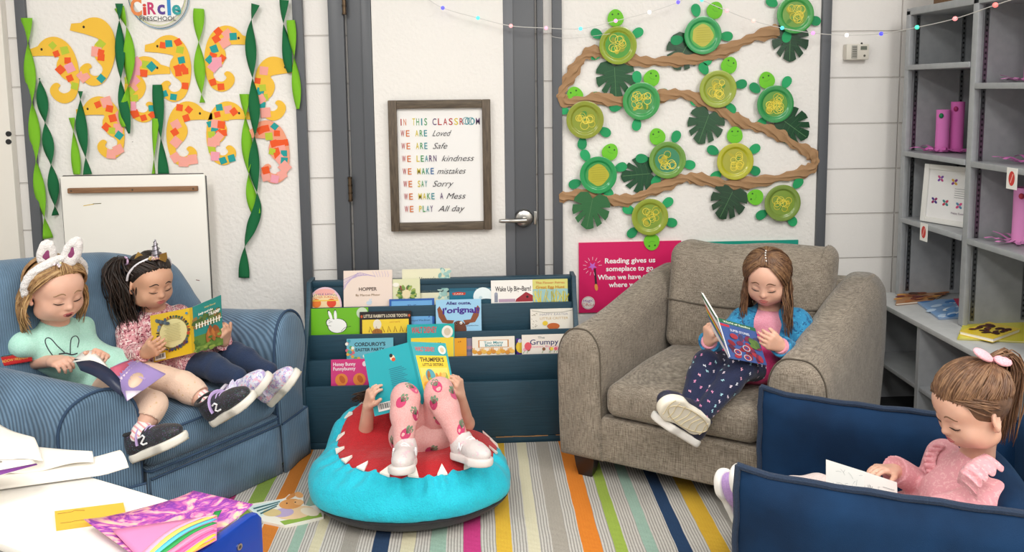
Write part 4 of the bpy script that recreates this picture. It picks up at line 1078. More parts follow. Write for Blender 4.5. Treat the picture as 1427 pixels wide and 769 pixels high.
# ------------------------------------------------------------------ low art table at the lower left
E1 = V3((.893, -.45, 0)).normalized(); E2 = V3((.45, .893, 0)).normalized(); T0 = V3((-.545, 1.7, 0)); ZT = .42
def TB(a, b, z=0.0): return T0-E1*a-E2*b+V3((0, 0, z))     # a: to the left along the far edge, b: towards the camera
def tbox(m, a0, a1, b0, b1, z0, z1, mat, bev=.003):
    c = TB((a0+a1)/2, (b0+b1)/2, (z0+z1)/2); return m.box(c, (abs(a1-a0), abs(b1-b0), z1-z0), mat, bev, Matrix((E1, E2, V3((0, 0, 1)))).transposed())
t = thing('art_table', 'low white art table with royal blue end panels in the lower left corner', 'table', TB(.5, .15))
m = MB(); tbox(m, .02, 1.15, 0, .285, ZT-.022, ZT, M('f3efe8', .35), .004); m.build('tabletop', t)
BLU = M('0d3fa6', .35, 'plastic')
for a in (-.012, 1.15):
    m = MB(); pr = [(-.012, .0095), (.297, .0095), (.297, ZT+.018), (.285, ZT+.032), (.27, ZT+.038), (.02, ZT+.038), (.0, ZT+.032), (-.012, ZT+.015)]
    m.prism(pr[::-1], TB(a, 0, .0), -E2, V3((0, 0, 1)), .022, BLU, .004); pn = m.build('end_panel', t)
    m = MB(); c = TB(a-.001 if a < 0 else a+.023, .065, ZT-.012); m.cyl(c-E1*.002, c+E1*.003, .0075, M('b5b2ab', .3, 'metal'), n=14); m.cyl(c+E1*.002, c+E1*.0034, .004, M('3b3b3d', .4), n=8); m.build('bolt', pn)
m = MB(); tbox(m, .02, 1.15, .02, .265, .1, .118, M('e7e3da', .4)); m.build('lower_shelf', t)
# ================================================================== BOOKS IN THE RACK
PAGE = M('f1ece0', .7)
def rack_book(x0, ptop, x1, tier, colr, label, fn, dy=.024, th=.007, name='picture_book', rnd=False, tilt=0.0):
    y, zl = TIER[tier]; yb = y+dy
    a, b = at(x0, ptop, yb+.02), at(x1, ptop, yb+.02); z0 = zl-.046; zt = (a.z+b.z)/2; w = b.x-a.x; h = zt-z0; hv = zt-zl
    t = thing(name, label, 'book', ((a.x+b.x)/2, yb, z0), 'picture books in the display rack')
    Vv = V3((0, .16, 1)).normalized(); Uu = V3((1, 0, 0)); O_ = V3((a.x, yb, z0)); N = V3((0, -1, .16)).normalized(); hh = h/Vv.z
    if tilt: Uu = V3((1, 0, tilt)).normalized()
    m = MB()
    if rnd: ol = [(w/2+w/2*math.cos(q), hh-w/2*1.12+w/2*1.12*math.sin(q)) for q in [2*PI*i/36 for i in range(36)]]
    else: ol = [(0, 0), (w, 0), (w, hh), (0, hh)]
    cutout(ol, O_, Uu, Vv, .0016, M(colr, .35, 'gloss'), m); cutout(ol, O_-N*(th-.0016), Uu, Vv, .0016, M(colr, .35, 'gloss'), m)
    r = Art(); fn(r, w, hh, hv/Vv.z, lambda u, v: (u*w, hh-v*hv/Vv.z)); r.into(m, O_+N*.00025, Uu, Vv, N); m.build('cover', t, 0)
    m = MB(); il = [(w/2+(x-w/2)*.97, hh/2+(z-hh/2)*.98) for x, z in ol]; cutout(il, O_-N*.0018, Uu, Vv, th-.0038, PAGE, m); m.build('page_block', t, 0)
def bunny(r, x, y, s, colr, line=None, flip=1):
    if line: bunny(r, x, y, s*1.07, line, None, flip)
    for d in (-.16, .14): r.ell(x+flip*(.28+d)*s, y+.62*s, .09*s, .3*s, colr, rot=-flip*(.2+d), n=14)
    r.ell(x, y, .55*s, .42*s, colr); r.ell(x+flip*.38*s, y+.2*s, .26*s, .24*s, colr)
    if line is None and s > .01: r.ell(x+flip*.46*s, y+.24*s, .03*s, .035*s, '2a2020', n=8)
def scribble(r, x0, x1, y0, y1, n, colr, wd, seed):
    rd = random.Random(seed)
    for i in range(n):
        a = x0+(x1-x0)*rd.random(); b = y0+(y1-y0)*rd.random(); q = rd.random()*6.3; l = (x1-x0)*(.1+.15*rd.random())
        r.line([(a, b), (a+l*.5*math.cos(q), b+l*.4*math.sin(q)+l*.1), (a+l*math.cos(q), b+l*.8*math.sin(q))], wd, colr)
def b_egg(r, w, h, hv, P):
    r.ell(w/2, h-w*.56, w*.46, w*.5, 'f4d8a8'); r.ell(w/2, h-w*.15, w*.3, w*.1, 'f2b0a8')
    r.text("LITTLE LION'S", *P(.5, .42), hv*.1, '4a3a8a', w=w*.72, arc=-3); r.text('EASTER SURPRISE', *P(.5, .56), hv*.1, 'd2452f', w=w*.78, arc=-3)
    r.ell(*P(.25, .85), w*.14, w*.13, 'ee7d2d'); r.ell(*P(.7, .85), w*.14, w*.13, 'e6492d'); r.rect(w*.1, h-hv*.74, w*.9, h-hv*.68, 'f0c84a')
rack_book(429, 400, 476, 3, 'e9c8d8', 'egg shaped Easter board book at the left end of the top tier', b_egg, rnd=True)
def b_hop(r, w, h, hv, P):
    for i in range(7): r.line([P(.0, .55-.05*i), P(.1+.04*i, .3-.04*i), P(.3+.06*i, .06+.02*i)], .0022, ['b7a0c8', 'cbb9d6'][i % 2])
    for i in range(6): r.line([P(.6+.06*i, .03), P(.63+.06*i, .12+.02*(i % 3)), P(.66+.05*i, .2)], .0016, 'c9b8d4')
    r.text('HOPPER', *P(.5, .58), hv*.1, '5b4a42', w=w*.37, off=.02); r.text('By Marcus Pfister', *P(.5, .73), hv*.062, '8a6a3a', w=w*.5); bunny(r, *P(.52, .93), w*.1, 'c8d8e4')
rack_book(478, 377.5, 546, 3, 'efdccf', 'cream and lilac picture book with bare branches, tallest on the top tier', b_hop, dy=.018)
def b_wreath(r, w, h, hv, P):
    rd = random.Random(2)
    for i in range(46):
        q = rd.random()*6.28; r.ell(w*.5+w*.28*math.cos(q)*(.8+.3*rd.random()), h-hv*.6+w*.28*math.sin(q)*(.8+.3*rd.random()), w*.09, w*.05, ['4d7a3a', '7a9a4a', '8a4a3a', 'a8b860'][i % 4], q, 8)
    r.ell(w*.5, h-hv*.6, w*.15, w*.17, 'e8d9b0'); r.ell(*P(.12, .22), w*.12, w*.08, 'f2efe2')
rack_book(547, 389, 585, 3, 'dfe0b8', 'narrow pale green picture book with a leafy wreath, on the top tier', b_wreath, dy=.02)
def b_hop2(r, w, h, hv, P):
    rd = random.Random(3)
    for i in range(40): r.ell(*P(.78+.22*rd.random(), rd.random()), w*.06, w*.035, ['9cc4bd', 'bfdcd2', '82b0ac'][i % 3], rd.random()*3, 8)
    r.text("Hopper's", *P(.53, .34), hv*.11, '4a4a40', w=w*.34); r.text('Easter Surprise', *P(.5, .52), hv*.11, '4a4a40', w=w*.6); r.text('Kathrin Siegenthaler', *P(.62, .68), hv*.05, '6a7a70', w=w*.5); bunny(r, *P(.42, .95), w*.05, '5a5a60'); bunny(r, *P(.62, .95), w*.05, '5a5a60')
rack_book(560, 375.5, 627, 3, 'e6e3c4', 'pale picture book with frosty teal leaves, standing behind the narrow wreath book', b_hop2, dy=.036)
def b_moon(r, w, h, hv, P):
    r.rect(0, h-hv*.2, w, h, '1d5f78'); r.ell(*P(.73, .6), w*.21, w*.2, 'e4f0f2'); r.ell(*P(.68, .66), w*.04, w*.03, 'c4dbe0')
    for i in range(3): r.ell(*P(.2+.3*i, 1.0), w*.2, w*.08, '0f4558')
    r.poly([P(.06, .3), P(.2, .24), P(.36, .3), P(.34, .46), P(.08, .46)], 'c23a2a'); r.text('CARS', *P(.2, .43), hv*.11, 'f3e9d8', w=w*.2); r.text('MATER SAVES EASTER', *P(.78, .12), hv*.06, 'dfeef0', w=w*.4)
rack_book(626, 401, 690, 3, '17718c', 'deep teal picture book with a big pale moon, on the top tier', b_moon, dy=.02)
def b_barn(r, w, h, hv, P):
    r.text('Wake Up Big~Barn!', *P(.53, .5), hv*.23, '2f2328', w=w*.86, off=.02); r.poly([P(.58, 1), P(.6, .88), P(.84, .55), P(1, .72), P(1, 1)], '9c2430'); r.ell(*P(.87, .78), w*.03, w*.03, '2a1015')
    r.rect(*P(.08, 1), *P(.16, .62), '8a8fa0'); r.ell(*P(.12, .62), w*.04, w*.04, '9aa0b0'); r.rect(*P(.18, 1), *P(.58, .86), 'b79ab0')
rack_book(684, 390.5, 742, 3, 'f3f0ea', 'white picture book with a red barn, right part of the top tier', b_barn, dy=.016)
def b_hunt(r, w, h, hv, P):
    rd = random.Random(4); r.rect(*P(0, 1.2), *P(1, .45), '9cc2c0')
    for i in range(26): x = rd.random(); r.line([P(x, 1.05), P(x+(rd.random()-.5)*.3, .45+.3*rd.random())], .0028, ['d9c42a', 'e8d84a', 'b9b02a'][i % 3])
    r.text('The Flower Fairies', *P(.5, .2), hv*.1, 'd2703a', w=w*.82); r.text('Great Egg Hunt', *P(.5, .42), hv*.13, 'c8862a', w=w*.82, off=.015)
rack_book(742, 389, 791, 3, 'd8d47a', 'yellow green picture book with tall grass, at the right end of the top tier', b_hunt, dy=.018)
def b_white(r, w, h, hv, P):
    bunny(r, *P(.5, .72), w*.27, 'f4f4f0', '1c2a18', -1); r.ell(*P(.9, .22), w*.09, w*.09, 'c9d9bd'); r.line([P(.36, .5), P(.42, .55), P(.36, .6)], .0016, '222a20'); r.line([P(.32, .7), P(.4, .72)], .0014, '222a20'); r.line([P(.56, .95), P(.62, .8), P(.72, .75)], .0016, '222a20')
rack_book(426.5, 429.5, 513, 2, '6fba1e', 'bright green picture book with a white rabbit drawn in outline', b_white, dy=.026)
def b_tooth(r, w, h, hv, P):
    r.rect(*P(.05, 1.3), *P(.95, .38), 'f0cf3c'); r.text("LITTLE RABBIT'S LOOSE TOOTH", *P(.5, .28), hv*.15, 'f0e3c8', w=w*.84, off=.015); r.text('LUCY BATE', *P(.68, .55), hv*.07, 'c2692a', w=w*.2)
    for x in (.04, .96): r.ell(*P(x, .22), w*.022, w*.03, 'c2542a', n=8)
    r.ell(*P(.34, .62), w*.08, w*.1, 'e9e0cc'); r.ell(*P(.34, 1.0), w*.1, w*.07, 'a86a2a')
    for i in range(7): r.line([P(.18+.12*i, 1.0), P(.2+.12*i, .72), P(.24+.12*i, 1.0)], .003, '8a5620')
rack_book(501, 434, 573, 2, '211a1c', 'black bordered yellow picture book about a rabbit tooth, second tier', b_tooth, dy=.017)
def b_bunny(r, w, h, hv, P):
    r.rect(*P(.05, 1.3), *P(.95, .06), '6aa8dc'); r.ell(*P(.3, 1.05), w*.3, w*.14, 'c98a4a'); r.ell(*P(.9, 1.05), w*.25, w*.14, '2f6a58')
    r.text('THE', *P(.5, .28), hv*.1, '2a3a80', w=w*.2); r.text('Little Bunny', *P(.6, .52), hv*.18, '2a3f90', w=w*.66, off=.015, arc=-1.2); r.text('by Margaret Wise Brown', *P(.65, .72), hv*.06, '2a3a60', w=w*.5)
rack_book(542, 417, 605, 2, '2d5fae', 'mid blue picture book behind the black bordered one, second tier', b_bunny, dy=.034)
def b_moose(r, w, h, hv, P):
    for s in (-1, 1):
        r.poly([P(.5+s*.1, .68), P(.5+s*.26, .66), P(.5+s*.34, .4), P(.5+s*.42, .2), P(.5+s*.47, .3), P(.5+s*.44, .55), P(.5+s*.36, .75), P(.5+s*.14, .8)], '8a4f32'); r.ell(*P(.5+s*.18, .8), w*.06, w*.025, '6a3a24', s*.3)
        r.ell(*P(.5+s*.05, .77), w*.03, w*.032, 'f2efe6'); r.ell(*P(.5+s*.045, .78), w*.011, w*.013, '221712', n=8)
    r.ell(*P(.5, .98), w*.17, w*.19, '6b3c28'); r.l -= 4
    r.text('Allez ouste,', *P(.5, .16), hv*.1, '34257e', w=w*.55, off=.03); r.text("l'orignal!", *P(.55, .42), hv*.19, '45238f', w=w*.8, off=.035, arc=-1.0); r.text('Jacqueline Moss', *P(.8, .88), hv*.04, '2f3f70', w=w*.26)
    for s in (-1, 1): r.ell(*P(.5+s*.05, .77), w*.03, w*.032, 'f2efe6'); r.ell(*P(.5+s*.045, .78), w*.011, w*.013, '221712', n=8)
rack_book(607, 418, 670.5, 2, '9fd0ee', 'sky blue picture book with a brown moose and purple French title', b_moose, dy=.018)
def b_happy(r, w, h, hv, P):
    r.line([P(.03, .08), P(.3, .2), P(.7, .2), P(.97, .08)], .002, '8a8a80'); r.text('HAPPY EASTER', *P(.52, .36), hv*.13, '9a9aa8', w=w*.62); r.text('LITTLE CRITTER', *P(.52, .58), hv*.13, 'c2a05a', w=w*.62)
    scribble(r, 0, w*.15, h-hv, h-hv*.2, 16, '7a6a50', .0016, 3); r.ell(*P(.5, .95), w*.14, w*.07, 'c2642e'); r.ell(*P(.32, .78), w*.06, w*.05, 'e6c63a')
rack_book(739, 430, 802, 2, 'ebe6da', 'white picture book with a drawn banner alone at the right of the second tier', b_happy)
def b_cord(r, w, h, hv, P):
    rd = random.Random(8); r.text("CORDUROY'S", *P(.5, .4), hv*.2, '1f2a38', w=w*.66, off=.03); r.text('EASTER PARTY', *P(.5, .68), hv*.17, '1f2a38', w=w*.62, off=.025)
    for i in range(22): r.ell(*P(rd.random(), .72+.35*rd.random()) if i % 2 else P(.14*rd.random(), rd.random()), w*.035, w*.035, ['3f9fae', 'e8b04a', 'd86a7a', 'f0efe2', '5aa86a'][i % 5], n=10)
rack_book(483, 471.5, 548, 1, '6db9cc', 'light blue Easter picture book on the third tier, partly behind the turquoise open book', b_cord)
def b_thump(r, w, h, hv, P):
    r.rect(*P(.08, 1.9), *P(.98, .43), 'f0d53e'); r.text('WALT DISNEY', *P(.36, .27), hv*.2, 'd8434a', w=w*.54, off=.02); r.text("THUMPER'S", *P(.42, .72), hv*.13, '2a2410', w=w*.6, off=.03); r.text('LITTLE SISTERS', *P(.42, .9), hv*.1, '2a2410', w=w*.5, off=.02)
    r.ell(*P(.85, .25), w*.12, w*.13, 'f0ece2'); r.ell(*P(.85, .25), w*.07, w*.08, 'd9c9b0'); r.ell(*P(.3, 1.3), w*.15, w*.2, '58b0b8')
rack_book(567, 452.5, 633, 1, '25b0b0', 'turquoise and yellow picture book in the rack behind the open turquoise one', b_thump, dy=.02)
rack_book(633, 471, 650, 1, 'eaa52c', 'narrow orange book on the third tier beside the turquoise and yellow one', lambda r, w, h, hv, P: (r.ell(*P(.5, .2), w*.06, w*.06, 'b5641e', n=8), r.ell(*P(.35, .22), w*.05, w*.05, 'b5641e', n=8)), dy=.018)
rack_book(649, 471, 660, 1, '8a8298', 'slim mauve grey book between the orange and the white bunny book', lambda r, w, h, hv, P: (r.rect(*P(0, .7), *P(1, .5), 'a87a90'), r.rect(*P(0, .9), *P(1, .75), '6a6a88')), dy=.03)
def b_many(r, w, h, hv, P):
    r.rect(*P(.14, .62), *P(.86, .18), 'c98a4a'); r.rect(*P(.17, .59), *P(.83, .21), 'f2f2ea'); r.text('Too Many', *P(.5, .4), hv*.15, '2f8f9a', w=w*.46, off=.02); r.text('Bunnies', *P(.5, .56), hv*.15, '2f8f9a', w=w*.4, off=.02)
    for i in range(9): bunny(r, *P(.06+.11*i, .86+.05*(i % 2)), w*.11, ['e0a23e', 'd8923a', 'ecba5a'][i % 3], None, 1 if i % 2 else -1)
rack_book(658, 469, 717, 1, 'efe8da', 'white picture book with a crowd of orange bunnies on the third tier', b_many, dy=.017)
def b_purp(r, w, h, hv, P):
    r.text('Garfield', *P(.5, .24), hv*.17, 'c9d63a', w=w*.72, off=.05); r.ell(*P(.12, .78), w*.13, w*.16, 'e8c83a'); r.ell(*P(.1, .5), w*.05, w*.05, 'd8d8e8')
rack_book(719, 459.5, 771, 1, '4a2888', 'purple book with a yellow green title, behind the white spring flower book', b_purp, dy=.034)
def b_grump(r, w, h, hv, P):
    r.text('The', *P(.45, .22), hv*.13, '2f4a48', w=w*.16); r.text('Grumpy', *P(.52, .55), hv*.3, '30306a', w=w*.66, off=.01); r.text('Easter Bunny', *P(.52, .72), hv*.13, 'e58a9a', w=w*.64)
    rd = random.Random(5)
    for i in range(12): x = rd.random(); r.line([P(x, 1.02), P(x+.04, .8)], .0018, '6a9a4a'); r.ell(*P(x+.04, .8), w*.04, w*.04, ['e86a7a', 'f0d84a', 'e9a0b4', '8a5a3a'][i % 4], n=9)
    r.ell(*P(.14, .62), w*.08, w*.09, 'e25a66')
rack_book(727, 466, 787, 1, 'eee6dc', 'white picture book with spring flowers at the right of the third tier', b_grump, dy=.017)
def b_honey(r, w, h, hv, P):
    r.text('Honey Bunny', *P(.36, .26), hv*.15, 'f6e8ee', w=w*.6, off=.02); r.text('Funnybunny', *P(.36, .45), hv*.15, 'f6e8ee', w=w*.6, off=.02)
    for x in (.28, .76): r.ell(*P(x, .85), w*.17, w*.17, 'ea8a3c'); r.ell(*P(x+.02, .83), w*.07, w*.11, 'c9622a', .5); 
    r.ell(*P(.9, .2), w*.06, w*.07, 'f0d8e0')
rack_book(461, 501, 513, 0, 'd93a80', 'hot pink picture book in the lowest pocket, left of the beanbag girl', b_honey)

# ================================================================== OPEN BOOKS IN HANDS
def open_book(name, label, Lt, Lb, St, Sb, Rt, Rb, cl, cr, fl, fr, th=.004, page='f0ebe0', leaf=True):
    """two boards hinged at the spine; corners are world points, art faces the camera"""
    t = thing(name, label, 'book', Sb); cam = CAMP
    def coplanar(P, Q):
        n = (Sb-St).cross(Q-St).normalized(); r = (P-CAMP).normalized(); k = r.dot(n)
        X = CAMP+r*((St-CAMP).dot(n)/k) if abs(k) > 1e-4 else None; par_ = Sb+(Q-St)
        return X if X is not None and (X-par_).length < .05 else par_
    Lb, Rb = coplanar(Lb, Lt), coplanar(Rb, Rt)
    def board(nm, A, B_, C_, D, colr, fn):      # A left top, B left bottom, C right bottom, D right top
        n = (C_-B_).cross(A-B_).normalized(); m = MB()
        vs = [A, B_, C_, D]; m.add(vs+[v-n*th for v in vs], [(0, 1, 2, 3), (7, 6, 5, 4), (0, 4, 5, 1), (1, 5, 6, 2), (2, 6, 7, 3), (3, 7, 4, 0)], M(colr, .35, 'gloss'))
        r = Art(); fn(r)
        m2 = lambda u, v, w: (A*(1-u)+D*u)*v+(B_*(1-u)+C_*u)*(1-v)+n*(w+.0003)
        r.into(m, A, V3((1, 0, 0)), V3((0, 1, 0)), None, m2); m.build(nm, t, 0)
        if leaf:
            m = MB(); k = lambda P_, q: P_+((A+B_+C_+D)/4-P_)*.03-n*q
            vs = [k(v, th+.0004) for v in (A, B_, C_, D)]; ws = [k(v, th+.0045) for v in (A, B_, C_, D)]
            m.add(vs+ws, [(0, 1, 2, 3), (7, 6, 5, 4), (0, 4, 5, 1), (1, 5, 6, 2), (2, 6, 7, 3), (3, 7, 4, 0)], M(page, .7)); m.build('pages', t, 0)
    board('back_cover', Lt, Lb, Sb, St, cl, fl); board('front_cover', St, Sb, Rb, Rt, cr, fr)
    return t
def barcode(r, x, y, w, h):
    r.rect(x, y, x+w, y+h, 'f3f2ee'); rd = random.Random(1); q = x+w*.08
    while q < x+w*.9: d = w*(.02+.03*rd.random()); r.rect(q, y+h*.25, q+d, y+h*.9, '1c1c1e'); q += d+w*(.02+.03*rd.random())
# -- yellow fairy tale book held by the girl with the unicorn band
def yl(r):
    rd = random.Random(6); r.rect(.93, 0, 1, 1, 'c9a41e')
    r.ell(.52, .53, .36, .34, '8a7a3a'); r.ell(.52, .53, .33, .31, 'ddd49a')
    for i in range(34):
        q = i*2*PI/34; r.ell(.52+.37*math.cos(q), .53+.36*math.sin(q), .02+.025*rd.random(), .015+.025*rd.random(), ['4a5a6a', 'b5482a', '2a2a30', '6a4a3a', '7a8a9a', '3a5a3a'][rd.randrange(6)], q, 8)
    for i in range(6): q = 2.3+i*.12; r.ell(.17+.05*i, .86-.02*i, .05, .04, ['5a6a78', '46525c'][i % 2], q, 8)
    for i in range(8): r.ell(.42+.06*i, .17+.015*i, .035, .03, ['6a3a3a', '3a3a6a', '4a4a4a'][i % 3], .5, 8)
    for i in range(11): r.rect(.32+.03*(i % 3), .72-i*.035, .72-.03*(i % 2), .727-i*.035, 'a8a06a')
    r.ell(.88, .9, .03, .025, '3a8ab0'); barcode(r, .06, .03, .26, .13)
def yr(r):
    rd = random.Random(7); r.rect(0, 0, 1, 1, '1f8078'); r.rect(0, 0, 1, .34, '5a7a2a')
    for i in range(40): r.ell(rd.random(), .55+.12*rd.random()*1.5, .1, .05, ['4f6a2a', '6a7a3a', '3f5a2a', '8a6a3a'][i % 4], rd.random(), 8)
    for i in range(9): r.rect(.06+.1*i, .5, .1+.1*i, .62, 'e9e2d0')
    r.rect(.04, .56, .96, .575, 'e9e2d0')
    for i in range(7): r.ell(.45+.06*i, .25+.06*(i % 3), .07, .13, ['9a5a26', 'b56e30', '8a4a20'][i % 3], .2*i, 10)
    for i in range(20): r.ell(rd.random(), .25*rd.random(), .08, .03, ['6f8a34', '4a6a26', '88983e'][i % 3], 0, 8)
    r.text('Walt Disney', .56, .88, .035, 'e6c86a', w=.4, sh=.3); r.text('Lady and the', .4, .78, .05, 'f3efe2', w=.5, sh=.35, off=.02); r.text('TRAMP', .7, .69, .07, 'f3efe2', w=.42, off=.02)
open_book('storybook', 'open yellow and teal storybook held by the girl with the unicorn headband', at(209, 440, 2.70), at(214.5, 505, 2.68), at(268, 428, 2.63), at(272, 491, 2.61), at(308, 411, 2.72), at(311, 480, 2.70), 'e3bb1f', '1f8078', yl, yr)
# -- turquoise book hiding the girl on the beanbag
def cl_(r):
    r.rect(.95, 0, 1, 1, '1499a4'); r.ell(.57, .83, .05, .045, 'e9d8b8'); r.ell(.585, .8, .04, .03, 'd2532f'); r.ell(.55, .87, .035, .03, '2a2422')
    for i in range(15): r.rect(.45+.01*(i % 2), .66-i*.03, .72+.04*((i*7) % 3), .668-i*.03, '28708a')
    barcode(r, .1, .05, .36, .13)
def cr_(r):
    r.poly([(.06, .02), (.94, .02), (.94, .78), (.06, .78)], 'f0cf36'); r.text('WALT DISNEY', .36, .85, .075, 'd8434a', w=.56, off=.02); r.text("THUMPER'S", .5, .68, .07, '2a2410', w=.7, off=.03); r.text('LITTLE SISTERS', .5, .61, .045, '2a2410', w=.6, off=.02)
    r.ell(.85, .88, .11, .075, 'f2eee4'); r.ell(.85, .88, .06, .045, 'd8c4a4'); r.rect(.1, .05, .9, .58, 'f4dc6a'); r.ell(.36, .45, .14, .11, '58a8b4'); rd = random.Random(3)
    for i in range(26): r.ell(.15+.7*rd.random(), .08+.38*rd.random(), .08, .045, ['e8a23c', 'd98a3a', 'ecc060', 'a86a30', '9ab04a'][i % 5], rd.random()*3, 8)
open_book('storybook', 'open turquoise storybook held up on the beanbag, hiding the reader', at(507, 494, 2.58), at(522, 580, 2.52), at(572, 476, 2.545), at(592, 563, 2.485), at(621, 478, 2.60), at(637, 560, 2.54), '16a9b6', '18a4ae', cl_, cr_)
# -- magazine of the girl in the grey armchair
def ml(r):
    r.rect(0, 0, 1, 1, 'eceaea'); r.rect(0, .86, 1, 1, '2f6a44')
    for i, c in enumerate(('c43a3a', 'e2872c', 'e8c83c', '4aa04a', '2f6ab0', '6a4aa0')): r.poly([(0, .72-.07*i), (1, .62-.07*i), (1, .55-.07*i), (0, .65-.07*i)], c)
def mr(r):
    rd = random.Random(9); r.rect(0, 0, 1, 1, '3f5a98'); r.rect(0, .9, 1, 1, '2c6a48'); r.text('World of Reading', .5, .925, .05, 'e6ead8', w=.7, off=.02); r.rect(.03, .82, .28, .88, 'c22f3f')
    for i in range(30): r.ell(.1+.8*rd.random(), .1+.55*rd.random(), .1, .06, ['8a2430', 'a83240', '5a2038', '44406a', '7a2a4a'][i % 5], rd.random()*3, 9)
    for x, y in ((.28, .2), (.55, .35), (.5, .1)): r.ell(x, y, .1, .08, 'b8b4c0'); r.ell(x, y, .075, .06, 'a02a3a'); r.ell(x, y, .04, .03, '3a4a8a')
    for i in range(7): r.ell(.76+.06*(i % 3), .45+.05*(i % 4), .09, .06, ['5a7a3a', '4a6a34'][i % 2], i, 9)
    r.text('SUPER STORIES', .5, .72, .06, 'd6dcec', w=.5, off=.02); r.ell(.3, .6, .1, .07, 'a83440')
open_book('magazine', 'open comic reader with a rainbow page, held by the girl in the grey armchair', at(977, 407, 2.44), at(984, 463, 2.40), at(998, 442, 2.34), at(1016, 499, 2.30), at(1052, 457, 2.40), at(1069, 509, 2.36), 'e6e4e4', '3f5a98', ml, mr, .0012)
# -- colouring book of the girl in the velvet chair
def el(r): scribble(r, .1, .9, .1, .9, 24, '9aa0a0', .006, 2); r.line([(.1, .4), (.5, .35), (.95, .2)], .006, '8a8e8e')
def er(r):
    scribble(r, .0, .5, .2, .8, 16, '8d9292', .008, 4)
    for i in range(8): q = i*.25; r.line([(.15, .35), (.15+.25*math.cos(q), .35+.35*math.sin(q))], .012, '70767a')
    for i in range(5): r.rect(.55, .75-i*.1, .9, .765-i*.1, 'a5abab')
open_book('colouring_book', 'open black and white colouring book held over the arm of the velvet chair', at(1151, 640, 1.80), at(1151, 700, 1.76), at(1205, 657, 1.755), at(1203, 712, 1.735), at(1250, 672, 1.75), at(1252, 722, 1.72), 'f2f1ec', 'f2f1ec', el, er, .001)
# -- book on the lap of the girl with the bunny ears
t = thing('picture_book', 'open navy backed book with pink and purple pages on the bunny ears lap', 'book', at(150, 530, 2.38))
def strip(name, pts_a, pts_b, mat, art=None):
    m = MB(); A_s, B_s = smoothpts(pts_a, 5), smoothpts(pts_b, 5); n = len(A_s)
    m.add(A_s+B_s, [(i, n+i, n+i+1, i+1) for i in range(n-1)], mat)
    if art:
        def fn(u, v, w):
            x = u*(n-1); i = min(n-2, int(x)); f = x-i; a = A_s[i]*(1-f)+A_s[i+1]*f; b = B_s[i]*(1-f)+B_s[i+1]*f; nn = (B_s[i]-A_s[i]).cross(A_s[i+1]-A_s[i]).normalized()
            if nn.dot(CAMP-a) < 0: nn = -nn
            return b*(1-v)+a*v+nn*(w+.0012)
        art.into(m, V3((0, 0, 0)), V3((1, 0, 0)), V3((0, 1, 0)), None, fn)
    return m.build(name, t, 60, .0016)
strip('cover', [at(103, 500, 2.42), at(130, 503, 2.36), at(152, 513, 2.32), at(167, 528, 2.29)], [at(112, 516, 2.34), at(135, 526, 2.29), at(155, 541, 2.26), at(170, 553, 2.25)], M('1b2540', .4))
strip('left_page', [at(107, 497, 2.44), at(118, 489, 2.44), at(132, 491, 2.42), at(146, 505, 2.40)], [at(101, 505, 2.40), at(125, 502, 2.37), at(142, 508, 2.345), at(155, 520, 2.33)], M('f3f0ea', .7))
pa = Art(); pa.poly([(0, .62), (.5, .8), (1, .92), (1, 1), (0, 1)], 'c25a74'); pa.poly([(0, .5), (.5, .68), (1, .82), (1, .9), (.5, .78), (0, .6)], 'dcc8d8'); pa.ell(.45, .35, .22, .16, 'e8c8b0', .5); pa.ell(.45, .35, .13, .1, 'e6b04a', .5); pa.poly([(.6, .2), (1, .5), (1, .7), (.5, .5)], 'b49ad0'); pa.poly([(0, 0), (.4, 0), (.1, .25)], 'e8dcec')
strip('right_page', [at(153, 513, 2.36), at(170, 505, 2.42), at(187, 500, 2.47)], [at(177, 559, 2.27), at(203, 541, 2.33), at(231, 521, 2.39)], M('9a84bc', .6), pa)

# ================================================================== LOOSE THINGS
# red book lying on the near denim arm
p0, p1 = at(-40, 500, 2.30), at(45, 487, 2.30); zb = .585
t = thing('storybook', 'closed red book with a teal cover lying on the near arm of the denim armchair', 'book', (p0.x, 2.32, zb))
a, b = flat(-45, 519, .55), flat(45, 503, .55); d = (b-a); d.z = 0; d.normalize(); e = V3((-d.y, d.x, 0)); z0 = b.z
R3 = Matrix((d, e, V3((0, 0, 1)))).transposed(); ln = (b-a).length
m = MB(); c = b-d*ln/2+e*.047; c.z = z0+.0125
m.box((c.x, c.y, z0+.0325), (ln, .094, .003), M('45a8a4', .4, 'gloss'), 0, R3); m.box((c.x, c.y, z0+.0015), (ln, .094, .003), M('b81f22', .4, 'gloss'), 0, R3)
q = c-e*.0455; m.box((q.x, q.y, z0+.017), (ln, .003, .034), M('bf1f20', .4, 'gloss'), 0, R3)
ar = Art(); ar.text('TALES OF THE MEADOW FRIENDS', -.012, .012, .0095, 'e6c05a', 'r', .15); ar.into(m, b-e*.0004+V3((0, 0, 0)), d, (0, 0, 1)); m.build('cover', t, 0)
m = MB(); m.box((c.x, c.y, z0+.017), (ln-.006, .088, .027), PAGE, 0, R3); m.build('page_block', t, 0)

